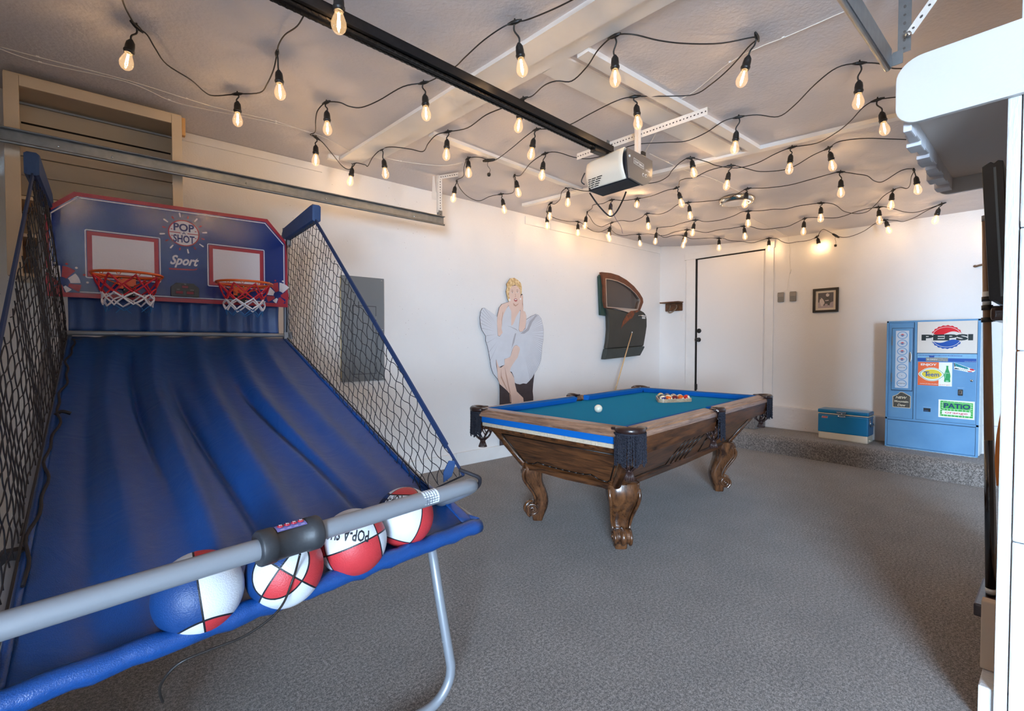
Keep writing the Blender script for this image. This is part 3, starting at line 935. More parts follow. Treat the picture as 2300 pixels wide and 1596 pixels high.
def side_net(bt, tp, be, fr_, bb_, sag, seed):
    """black diamond net hung in the quad back-top, tip, bar end, back-bottom"""
    bt, tp, be, fr_, bb_ = map(Vector, (bt, tp, be, fr_, bb_))
    rs = random.Random(seed)
    Q = [bt, tp, be, fr_, bb_]
    # x as a linear function of (y, z)
    Mx = Matrix(((1, tp.y, tp.z), (1, be.y, be.z), (1, bb_.y, bb_.z))).inverted()
    cf = Mx @ Vector((tp.x, be.x, bb_.x))
    def inside(y, z):
        sg = 0
        for i in range(5):
            a, c = Q[i], Q[(i + 1) % 5]
            cr = (c.y - a.y) * (z - a.z) - (c.z - a.z) * (y - a.y)
            if abs(cr) < 1e-5: continue
            if sg == 0: sg = 1 if cr > 0 else -1
            elif (cr > 0) != (sg > 0): return False
        return True
    def S(y, z):
        bul = sag * math.sin(PI * max(0, min(1, (y - 1.17) / 2.1))) * math.sin(3.1 * z)
        return Vector((cf[0] + cf[1] * y + cf[2] * z + bul + 0.004 * math.sin(13 * y + 7 * z), y, z))
    mb = MB()
    def run(fn, n=170):
        pts = []
        for i in range(n + 1):
            y, z = fn(i / n)
            if inside(y, z): pts.append(S(y, z))
            else:
                if len(pts) > 1: mb.tube(pts, 0.0016, 4, caps=False)
                pts = []
        if len(pts) > 1: mb.tube(pts, 0.0016, 4, caps=False)
    ca, cb = 0.054, 0.047
    for i in range(-12, 52):        # upright strands
        ph = rs.uniform(0, 6)
        def fa(t, i=i, ph=ph):
            z = 0.7 + 1.3 * t
            y = 1.0 + ca * i - 0.22 * (z - 1.3) - 0.10 * max(0.0, 1.6 - (1.0 + ca * i)) * (z - 0.7)
            y += 0.0065 * math.sin(2 * PI * (z - 0.42 * y) / (2 * cb)) * (1 if i % 2 else -1) + 0.003 * math.sin(9 * z + ph)
            return y, z
        run(fa)
    for j in range(-30, 60):        # strands running forward and down
        ph = rs.uniform(0, 6)
        def fb(t, j=j, ph=ph):
            y = 1.1 + 2.2 * t
            z = 0.6 + cb * j + 0.42 * (y - 1.1) + 0.0055 * math.sin(2 * PI * y / (2 * ca)) * (1 if j % 2 else -1) + 0.002 * math.sin(7 * y + ph)
            return y, z
        run(fb)
    nt = mb.build('side_net', M_NETK, G, fix=False)
    nt['kind'] = 'stuff'
    nrm = (tp - be).cross(bb_ - be).normalized()
    mb = MB()
    for i in range(30):
        a = be.lerp(tp, i / 30); c = be.lerp(tp, (i + 1) / 30)
        d = (c - a).normalized(); w = nrm * 0.003; e = d.cross(nrm).normalized() * 0.010
        if i < 2: e = e * 0.35
        mb.add([a - e - w, a + e - w, c + e - w, c - e - w, a - e + w, a + e + w, c + e + w, c - e + w], [(0, 1, 2, 3), (4, 7, 6, 5), (0, 4, 5, 1), (3, 2, 6, 7), (1, 5, 6, 2), (0, 3, 7, 4)])
    mb.build('net_edge_webbing', M_STRAP, G)
    mb = MB()
    mb.tube([bb_, fr_, be], 0.003, 5); mb.tube([bb_, bt], 0.004, 5)
    mb.build('net_border_cord', M_NETK, G)['kind'] = 'stuff'
side_net((0.862, 3.24, 1.915), (0.866, 2.69, 1.918), (0.805, 1.175, 0.845), (0.856, 1.45, 0.725), (0.862, 3.26, 1.285), 0.012, 5)
side_net((-0.235, 3.24, 1.915), (-0.230, 2.70, 1.918), (-0.192, 1.06, 0.845), (-0.170, 1.35, 0.69), (-0.170, 3.26, 1.285), -0.012, 6)
# tie strap at the right bar end
MB().tube(spline([(0.80, 1.19, 0.86), (0.82, 1.16, 0.85), (0.845, 1.15, 0.835), (0.855, 1.165, 0.81), (0.845, 1.18, 0.79)], 6), 0.006, 6).build('tie_strap', M_NETK, G)
MB().prism([(0, 0), (0.03, 0.012), (0.055, 0.055), (0.03, 0.06), (0.005, 0.03)], frame((0.755, 1.21, 0.825), (1, 0, 0), (0, 0.3, 1)), 0, 0.004).build('corner_tab', M_CANVAS2, G)

# ------------------------------------------------------------------ basketballs on the ramp
def ball_mat(name, flip):
    k = NT(name)
    tc = k.n('ShaderNodeTexCoord').outputs['Object']
    sp = k.n('ShaderNodeSeparateXYZ', Vector=tc)
    R_ = 0.084
    x, y, z = (k.math('DIVIDE', sp.outputs[i], R_) for i in range(3))
    d = k.math('SUBTRACT', k.math('ABSOLUTE', y), k.math('ADD', 0.66, k.math('MULTIPLY', k.math('MULTIPLY', z, z), 0.26)))
    mn = k.math('MINIMUM', k.math('MINIMUM', k.math('ABSOLUTE', x), k.math('ABSOLUTE', z)), k.math('ABSOLUTE', d))
    seam = k.math('LESS_THAN', mn, 0.022)
    px = k.math('GREATER_THAN', x, 0.0); pz = k.math('GREATER_THAN', z, 0.0); pd = k.math('GREATER_THAN', d, 0.0)
    par = k.math('MODULO', k.math('ADD', k.math('ADD', px, pz), pd), 2.0)
    rb = pz if flip else k.math('MODULO', k.math('ADD', pz, pd), 2.0)
    colr = k.mix(rb, lin('#0a3468'), lin('#b32f34'))
    c = k.mix(par, colr, lin('#cdd1d8'))
    c = k.mix(seam, c, lin('#16161c'))
    k.link(c, k.b.inputs['Base Color'])
    k.b.inputs['Roughness'].default_value = 0.5
    vo = k.n('ShaderNodeTexVoronoi', Vector=tc, Scale=330.0)
    h = k.math('SUBTRACT', k.math('MULTIPLY', vo.outputs['Distance'], -0.6), k.math('MULTIPLY', seam, 1.2))
    bp = k.n('ShaderNodeBump', Height=h, Strength=0.35, Distance=0.002)
    k.link(bp.outputs[0], k.b.inputs['Normal'])
    return k.m
MBA, MBB = ball_mat('ball_panels', True), ball_mat('ball_panels_b', False)
def face(loc, lf, lu, tilt=0.0):
    """rotation that turns the ball-local direction lf to the open bay and lu upward, leaning by tilt"""
    D = (Vector((0, 0, 1.24)) - Vector(loc)).normalized()
    Rt = Vector((0, 0, 1)).cross(D).normalized(); U = D.cross(Rt)
    U, Rt = U * math.cos(tilt) + Rt * math.sin(tilt), Rt * math.cos(tilt) - U * math.sin(tilt)
    lf = Vector(lf).normalized(); lu = Vector(lu); lu = (lu - lf * lu.dot(lf)).normalized(); lr = lu.cross(lf)
    A_ = Matrix((Rt, U, D)).transposed(); B_ = Matrix((lr, lu, lf)).transposed()
    return (A_ @ B_.transposed()).to_euler()
balls = [((0.134, 1.182, 0.7155), ((-1, 0, 0.0), (0, 1, 0), -0.12), MBA, 'red white and blue mini basketball, leftmost on the ramp, white and blue panels facing out'),
         ((0.3025, 1.178, 0.7145), ((0.05, 1, 0.12), (1, 0, -1), -0.1), MBA, 'red white and blue mini basketball under the black control box with seams crossing in front'),
         ((0.478, 1.206, 0.722), ((-0.12, 0.1, 1), (-1, 0, 0), -0.30), MBA, 'mini basketball third from left with upside-down black lettering above a red panel'),
         ((0.650, 1.255, 0.734), ((-0.55, 0.05, 0.8), (0, 1, 0), 0.22), MBA, 'mini basketball nearest the right end of the grey bar, broad red stripe')]
for i, (loc, rot, m_, lab) in enumerate(balls):
    mb = MB(); mb.sphere((0, 0, 0), 0.084, 48, 28)
    o = mb.build('basketball', m_)
    o.location = loc; o.rotation_euler = face(loc, *rot)
    tag(o, lab, 'ball', 'mini basketballs on the arcade ramp')
    WM[o] = Matrix.Translation(loc) @ o.rotation_euler.to_matrix().to_4x4()
    if i in (2, 3):
        # lettering wrapped on the ball, printed upside down
        C0 = Vector(loc)
        dirv = (Vector((0, 0, 1.24)) - C0).normalized()
        right = Vector((0, 0, 1)).cross(dirv).normalized(); up = dirv.cross(right)
        cu = bpy.data.curves.new('t', 'FONT'); cu.body = 'POP-A-SHOT'; cu.offset = 0.025; cu.resolution_u = 2
        to = bpy.data.objects.new('t', cu); COL.objects.link(to)
        me = bpy.data.meshes.new_from_object(to.evaluated_get(bpy.context.evaluated_depsgraph_get()))
        bpy.data.objects.remove(to)
        bm = bmesh.new(); bm.from_mesh(me)
        bmesh.ops.triangulate(bm, faces=bm.faces[:])
        bmesh.ops.subdivide_edges(bm, edges=[e for e in bm.edges if e.calc_length() > 0.25], cuts=2)
        xs = [v.co.x for v in bm.verts]; x0, x1 = min(xs), max(xs)
        tilt = -0.17 if i == 2 else 0.1
        vs = []
        for v in bm.verts:
            a = ((v.co.x - x0) / (x1 - x0) - 0.5) * (1.55)
            b_ = (v.co.y / 0.73 - 0.5) * 0.33
            a, b_ = -a, -b_                                      # upside down
            ct, stt = math.cos(tilt), math.sin(tilt)
            a, b_ = a * ct - b_ * stt, a * stt + b_ * ct
            a += -0.32 if i == 2 else -0.85; b_ += 0.22 if i == 2 else 0.55
            p = dirv * (math.cos(a) * math.cos(b_)) + right * (math.sin(a) * math.cos(b_)) + up * math.sin(b_)
            vs.append(C0 + p * 0.0844)
        bm.verts.index_update()
        mb = MB(); mb.add(vs, [[v.index for v in f.verts] for f in bm.faces])
        bm.free()
        mb.build('lettering', mat('ball_ink', '#1b1b22', 0.5), o, fix=False)

# ------------------------------------------------------------------ pool table
TC = (3.107, 2.166); TA = R(5.6)
T = thing('pool_table', 'carved walnut pool table with bright blue cloth and fringed leather pockets', 'pool table', (TC[0], TC[1], 0), TA)
M_RAILW = wood('walnut_rail', '#5b3f30', '#a07a62', (1.2, 18, 18), 0.38, 0.35)
M_RAILW2 = wood('walnut_rail_across', '#5b3f30', '#a07a62', (18, 1.2, 18), 0.38, 0.35)
M_CAB = wood('dark_walnut_cabinet', '#22110a', '#6b4022', (1.6, 8, 16), 0.32, 0.45, 2.5)
M_CAB2 = wood('dark_walnut_cabinet_end', '#22110a', '#6b4022', (8, 1.6, 16), 0.32, 0.45, 2.5)
M_LEG = wood('carved_walnut_leg', '#2b150b', '#6b4428', (7, 7, 2.0), 0.25, 0.6, 2.5)
M_GROOVE = mat('routed_groove', '#130c08', 0.4)
M_CLOTH = mat('blue_pool_cloth', '#0a86b8', 0.9, noise=0.05, nscale=300, spec=0.1)
M_CLOTH2 = mat('blue_rail_cloth', '#0b63b4', 0.85, noise=0.05, nscale=300, spec=0.15)
M_LEATHER = mat('dark_brown_leather', '#2b1a18', 0.3, bump=0.05, coat=0.3)
M_FRINGE = mat('black_twisted_fringe', '#26262e', 0.7, spec=0.2)
M_NETL = mat('brown_leather_net', '#3a2622', 0.4)
M_SLATE = mat('raw_slate_edge', '#c9b79f', 0.9, noise=0.15, nscale=60, bump=0.4, bscale=80)
HX, HY = 1.155, 0.635
ZT = 0.800
def tl(mb, name, m_=None, parent=T, **kw):
    return mb.build(name, m_, parent, world=False, **kw)
# bed
tl(MB().box((-1.06, -0.55, 0.735), (1.06, 0.55, 0.757)), 'bed_cloth', M_CLOTH)
tl(MB().box((-1.075, -0.565, 0.69), (1.075, 0.565, 0.735)), 'slate_bed', M_SLATE)
# rails: (along x) two per long side, one per short side
RW = 0.088          # wood width
def rail_x(x0, x1, s):
    y0 = s * HY; y1 = s * (HY - RW)
    pr = [(0, 0.0), (0.006, 0.014), (0.018, 0.020), (0.024, 0.030), (0.030, 0.033), (RW, 0.036), (RW, -0.004), (0.0, -0.012)]
    mb = MB()
    vs = []
    for x in (x0, x1):
        for d, h in pr:
            vs.append((x, y0 - s * d, ZT - 0.034 + h))
    n = len(pr)
    fs = [list(range(n)), list(range(n, 2 * n))[::-1]] + [(i, (i + 1) % n, (i + 1) % n + n, i + n) for i in range(n)]
    mb.add(vs, fs)
    return mb
def rail_y(y0, y1, s):
    pr = [(0, 0.0), (0.006, 0.014), (0.018, 0.020), (0.024, 0.030), (0.030, 0.033), (RW, 0.036), (RW, -0.004), (0.0, -0.012)]
    mb = MB(); vs = []
    for y in (y0, y1):
        for d, h in pr:
            vs.append((s * (HX + 0.01) - s * d, y, ZT - 0.034 + h))
    n = len(pr)
    fs = [list(range(n)), list(range(n, 2 * n))[::-1]] + [(i, (i + 1) % n, (i + 1) % n + n, i + n) for i in range(n)]
    mb.add(vs, fs)
    return mb
CP = 0.085      # corner pocket clearance
SP = 0.062
M_PEARL = mat('pearl_sight', '#d9cfc4', 0.2)
for s in (-1, 1):
    for x0, x1 in ((-HX + CP, -SP), (SP, HX - CP)):
        r_ = tl(rail_x(x0, x1, s), 'rail', M_RAILW)
        mb = MB()
        for k in range(1, 4):
            xx = x0 + (x1 - x0) * k / 4
            mb.add([(xx - 0.007, s * (HY - 0.055), ZT + 0.0022), (xx, s * (HY - 0.050), ZT + 0.0022), (xx + 0.007, s * (HY - 0.055), ZT + 0.0022), (xx, s * (HY - 0.060), ZT + 0.0022)], [(0, 1, 2, 3)])
        tl(mb, 'rail_sight', M_PEARL, r_)
        # cushion
        yb = s * (HY - RW); yn = s * (HY - RW - 0.048)
        a0, a1 = x0 + 0.004, x1 - 0.004
        i0 = 0.040 if abs(x0) > 0.5 else 0.022
        i1 = 0.040 if abs(x1) > 0.5 else 0.022
        vs = [(a0, yb, ZT + 0.001), (a1, yb, ZT + 0.001), (a1 - i1, yn, ZT - 0.006), (a0 + i0, yn, ZT - 0.006), (a0, yb, 0.757), (a1, yb, 0.757), (a1 - i1, yn + s * 0.014, 0.759), (a0 + i0, yn + s * 0.014, 0.759)]
        fs = [(0, 1, 2, 3), (3, 2, 6, 7), (0, 3, 7, 4), (1, 5, 6, 2), (4, 7, 6, 5)]
        tl(MB().add(vs, fs), 'cushion', M_CLOTH2)
for s in (-1, 1):
    r_ = tl(rail_y(-HY + CP, HY - CP, s), 'rail', M_RAILW2)
    xb = s * (HX + 0.01 - RW); xn = s * (HX + 0.01 - RW - 0.048)
    y0, y1 = -HY + CP + 0.004, HY - CP - 0.004
    vs = [(xb, y0, ZT + 0.001), (xb, y1, ZT + 0.001), (xn, y1 - 0.04, ZT - 0.006), (xn, y0 + 0.04, ZT - 0.006), (xb, y0, 0.757), (xb, y1, 0.757), (xn + s * 0.014, y1 - 0.04, 0.759), (xn + s * 0.014, y0 + 0.04, 0.759)]
    fs = [(0, 1, 2, 3), (3, 2, 6, 7), (0, 3, 7, 4), (1, 5, 6, 2), (4, 7, 6, 5)]
    tl(MB().add(vs, fs), 'cushion', M_CLOTH2)
    mb = MB()
    for k in range(1, 4):
        yy = -HY + CP + (2 * HY - 2 * CP) * k / 4
        xx = s * (HX - 0.045)
        mb.add([(xx - 0.005, yy, ZT + 0.0022), (xx, yy + 0.007, ZT + 0.0022), (xx + 0.005, yy, ZT + 0.0022), (xx, yy - 0.007, ZT + 0.0022)], [(0, 1, 2, 3)])
    tl(mb, 'rail_sight', M_PEARL, r_)
# side aprons (missing at the head end, where the cloth-wrapped slate edge shows)
for s in (-1, 1):
    mb = MB()
    for x0, x1 in ((-HX + 0.05, -0.045), (0.045, HX - 0.03)):
        vs = [(x0, s * (HY - 0.002), 0.757), (x1, s * (HY - 0.002), 0.757), (x1, s * (HY - 0.02), 0.655), (x0, s * (HY - 0.02), 0.655), (x0, s * (HY - 0.03), 0.757), (x1, s * (HY - 0.03), 0.757), (x1, s * (HY - 0.045), 0.655), (x0, s * (HY - 0.045), 0.655)]
        mb.add(vs, [(0, 1, 2, 3), (4, 7, 6, 5), (0, 4, 5, 1), (3, 2, 6, 7), (0, 3, 7, 4), (1, 5, 6, 2)])
    tl(mb, 'side_apron', M_CAB)
mb = MB().box((HX - 0.03, -HY + 0.05, 0.655), (HX - 0.008, HY - 0.05, 0.765))
tl(mb, 'end_apron', M_CAB2)
mb = MB()
mb.add([(-HX + 0.006, -HY + 0.07, 0.766), (-HX + 0.006, HY - 0.09, 0.766), (-HX + 0.03, HY - 0.09, 0.705), (-HX + 0.03, -HY + 0.07, 0.705),
        (-HX + 0.05, -HY + 0.07, 0.766), (-HX + 0.05, HY - 0.09, 0.766), (-HX + 0.06, HY - 0.09, 0.705), (-HX + 0.06, -HY + 0.07, 0.705)],
       [(0, 1, 2, 3), (4, 7, 6, 5), (0, 4, 5, 1), (3, 2, 6, 7), (0, 3, 7, 4), (1, 5, 6, 2)])
tl(mb, 'cloth_wrap', M_CLOTH2)
# loose corner of the wrap
tl(MB().add([(-HX + 0.0, -HY + 0.075, 0.735), (-HX + 0.0, -HY + 0.10, 0.715), (-HX + 0.004, -HY + 0.095, 0.685), (-HX + 0.006, -HY + 0.075, 0.68)], [(0, 1, 2, 3)]), 'cloth_flap', M_CLOTH2, solid=0.003)
tl(MB().box((-HX + 0.022, -HY + 0.08, 0.684), (-HX + 0.07, HY - 0.10, 0.708), ch=0.004), 'raw_edge', M_SLATE)
tl(MB().box((-HX + 0.06, -HY + 0.06, 0.655), (HX - 0.06, HY - 0.06, 0.695)), 'slate_frame', M_CAB)
# tapering cabinet
TX, TY, BX, BY = 1.045, 0.555, 0.885, 0.365
Z1, Z0 = 0.664, 0.385
def cabpt(face, u, v, off=0.0):
    """face 0..3 (-y,+x,+y,-x); u in [-1,1] along, v 0 bottom..1 top; off = outward"""
    hx = BX + (TX - BX) * v; hy = BY + (TY - BY) * v; z = Z0 + (Z1 - Z0) * v
    if face == 0: return Vector((hx * u, -hy - off, z - off * 0.5))
    if face == 2: return Vector((-hx * u, hy + off, z - off * 0.5))
    if face == 1: return Vector((hx + off, hy * u, z - off * 0.4))
    return Vector((-hx - off, -hy * u, z - off * 0.4))
mb = MB()
vs = [(sx * (BX if k == 0 else TX), sy * (BY if k == 0 else TY), Z0 if k == 0 else Z1) for k in (0, 1) for sx, sy in ((-1, -1), (1, -1), (1, 1), (-1, 1))]
mb.m(M_CAB).add(vs, [(0, 1, 5, 4), (2, 3, 7, 6), (0, 3, 2, 1), (4, 5, 6, 7)])
mb.m(M_CAB2).add(vs, [(1, 2, 6, 5), (3, 0, 4, 7)])
cab = tl(mb, 'cabinet', bevel=0.006)
# scalloped skirt under each side
for face in range(4):
    w = BX if face in (0, 2) else BY
    mb = MB(); n = 40
    vs = []
    for i in range(n + 1):
        u = -1 + 2 * i / n
        dz = 0.018 * (1 - abs(u)) + 0.022 * math.exp(-((abs(u) - 0.95) / 0.12) ** 2)
        a = cabpt(face, u, 0.12, 0.006); c = cabpt(face, u, 0.0, 0.006); c.z -= dz * 0.6
        vs += [a, c]
    fs = [(2 * i, 2 * i + 1, 2 * i + 3, 2 * i + 2) for i in range(n)]
    mb.add(vs, fs)
    tl(mb, 'skirt', M_CAB if face in (0, 2) else M_CAB2, cab, solid=0.01)
# routed panel outlines
def groove(face, pts, w=0.006):
    mb = MB()
    for a, c in zip(pts[:-1], pts[1:]):
        pa, pc = cabpt(face, *a, 0.002), cabpt(face, *c, 0.002)
        mb.tube([pa, pc], w / 2, 6)
    return mb
M_GLOSS = mat('polished_bead', '#5b4634', 0.12, coat=1.0)
for face, ex in ((0, 0.92), (2, 0.92), (1, 0.86), (3, 0.86)):
    pts = [(-ex, 0.86), (-ex, 0.2), (-ex + 0.05, 0.14)]
    k = 12
    for i in range(k + 1):
        u = -ex + 0.07 + (2 * ex - 0.14) * i / k
        pts.append((u, 0.14 + 0.10 * math.exp(-((abs(u) - ex * 0.62) / 0.1) ** 2) + (0.05 if abs(u) < ex * 0.5 else 0)))
    pts += [(ex - 0.05, 0.14), (ex, 0.2), (ex, 0.86), (-ex, 0.86)]
    if face in (0, 2):
        # the long panels stop either side of a centre ornament
        L_ = [(-ex, 0.84), (-ex, 0.18), (-0.36, 0.18), (-0.33, 0.5), (-0.28, 0.84), (-ex, 0.84)]
        Rr = [(ex, 0.84), (ex, 0.18), (0.22, 0.18), (0.16, 0.55), (0.20, 0.84), (ex, 0.84)]
        tl(groove(face, L_), 'panel_groove', M_GROOVE, cab); tl(groove(face, Rr), 'panel_groove', M_GROOVE, cab)
        for k_ in range(4):
            u = -0.27 + 0.078 * k_
            g = groove(face, [(u, 0.15), (u + 0.006, 0.5), (u + 0.06, 0.85)], 0.007)
            tl(g, 'ornament_groove', M_GROOVE, cab)
            tl(groove(face, [(u + 0.014, 0.50), (u + 0.064, 0.82)], 0.004), 'ornament_bead', M_GLOSS, cab)
        # raised scroll carvings
        for sx in (-1, 1):
            tl(MB().tube([cabpt(face, sx * (0.93), 0.25 + 0.5 * t / 6, 0.003) for t in range(7)], 0.005, 6), 'corner_bead', M_GLOSS, cab)
    else:
        tl(groove(face, pts, 0.008), 'panel_groove', M_GROOVE, cab)
        for sx in (-1, 1):
            tl(MB().tube([cabpt(face, sx * 0.905, 0.25 + 0.55 * t / 6, 0.002) for t in range(7)], 0.003, 6), 'corner_bead', M_GLOSS, cab)
# corner bull-nose of the cabinet
for sx in (-1, 1):
    for sy in (-1, 1):
        tl(MB().tube([(sx * (BX - 0.012), sy * (BY - 0.012), Z0 - 0.012), (sx * (BX - 0.012), sy * (BY - 0.012), Z0), (sx * (TX - 0.018), sy * (TY - 0.018), Z1)], [0.024, 0.028, 0.026], 14), 'corner_post', M_CAB, cab)
# legs: S-shaped with a scroll foot
def leg_mesh():
    """profile in (d, z): d outward along the diagonal"""
    mb = MB()
    cl = [(0.045, 0.42, 0.085, 0.100), (0.055, 0.37, 0.082, 0.098), (0.056, 0.33, 0.075, 0.092), (0.040, 0.28, 0.062, 0.082), (0.012, 0.23, 0.052, 0.070), (-0.010, 0.18, 0.047, 0.062), (-0.016, 0.13, 0.046, 0.055), (-0.006, 0.085, 0.047, 0.050), (0.008, 0.045, 0.045, 0.046), (0.014, 0.012, 0.038, 0.042), (0.014, 0.0, 0.035, 0.040)]
    # smooth the centre line
    P = spline([(a, b, 0) for a, b, _, _ in cl], 5)
    W = spline([(c, d, 0) for _, _, c, d in cl], 5)
    rings = []
    seg = 20
    for p, w in zip(P, W):
        ring = []
        for k in range(seg):
            a = 2 * PI * k / seg
            ca, sa = math.cos(a), math.sin(a)
            e = 0.62
            dx = w.x * (abs(ca) ** e) * (1 if ca >= 0 else -1)
            dy = w.y * (abs(sa) ** e) * (1 if sa >= 0 else -1)
            # groove along both cheeks
            ring.append((p.x + dx, dy * (1 - 0.10 * math.exp(-(dx / 0.02) ** 2)), p.y))
        rings += ring
    n = len(P)
    fs = []
    for i in range(n - 1):
        for k in range(seg):
            a = i * seg + k; b = i * seg + (k + 1) % seg
            fs.append((a, b, b + seg, a + seg))
    fs += [list(range(seg))[::-1], list(range((n - 1) * seg, n * seg))]
    mb.add(rings, fs, smooth=True)
    return mb
def scroll_mesh():
    mb = MB()
    # outward curl at the foot, an extruded spiral with raised eye
    c = (0.050, 0.082)
    N_ = 30
    for w0, r_, rr in ((0.047, 0.046, 0.0), ):
        F_ = frame((0, 0, 0), (1, 0, 0), (0, 0, 1))
        mb.prism(circ(c[0], c[1], r_, 28), F_, -w0, w0, smooth=False)
    for s in (-1, 1):
        sp = []
        for k in range(N_):
            t = k / (N_ - 1)
            a = -1.2 + t * 3.6 * PI
            rr = 0.041 * (1 - t) + 0.008
            sp.append((c[0] + rr * math.cos(a), s * (0.047 + 0.008 * t), c[1] + rr * math.sin(a)))
        mb.tube(sp, [0.010 * (1 - 0.5 * k / N_) for k in range(N_)], 8)
        mb.sphere((c[0], s * 0.056, c[1]), 0.011, 10, 8)
    mb.tube([(c[0] + 0.046 * math.cos(a), 0, c[1] + 0.046 * math.sin(a)) for a in [-1.3 + 2.9 * k / 12 for k in range(13)]], [0.008 + 0.014 * math.sin(PI * k / 12) for k in range(13)], 10)
    return mb
def ridge_mesh():
    mb = MB()
    for s in (-1, 1):
        for off, rad in ((0.0, 0.012), (0.022, 0.007)):
            pts = spline([(0.105 - off, s * 0.088, 0.385), (0.120 - off, s * 0.088, 0.345), (0.112 - off, s * 0.082, 0.30), (0.080 - off, s * 0.073, 0.25), (0.048 - off, s * 0.064, 0.20), (0.030 - off * 0.8, s * 0.056, 0.15), (0.035 - off * 0.6, s * 0.050, 0.12)], 5)
            mb.tube(pts, [rad * (1 - 0.45 * k / len(pts)) for k in range(len(pts))], 8)
    return mb
for sx, sy in ((-1, -1), (-1, 1), (1, 1), (1, -1)):
    ang = math.atan2(sy, sx)
    Mx = Matrix.Translation((sx * 0.775, sy * 0.325, 0)) @ Matrix.Rotation(ang, 4, 'Z')
    def xf(mb):
        mb.v = [Mx @ v for v in mb.v]; return mb
    l_ = tl(xf(leg_mesh()), 'leg', M_LEG)
    tl(xf(scroll_mesh()), 'scroll_foot', M_LEG, l_, bevel=0.004)
    tl(xf(ridge_mesh()), 'carved_ridge', M_LEG, l_)
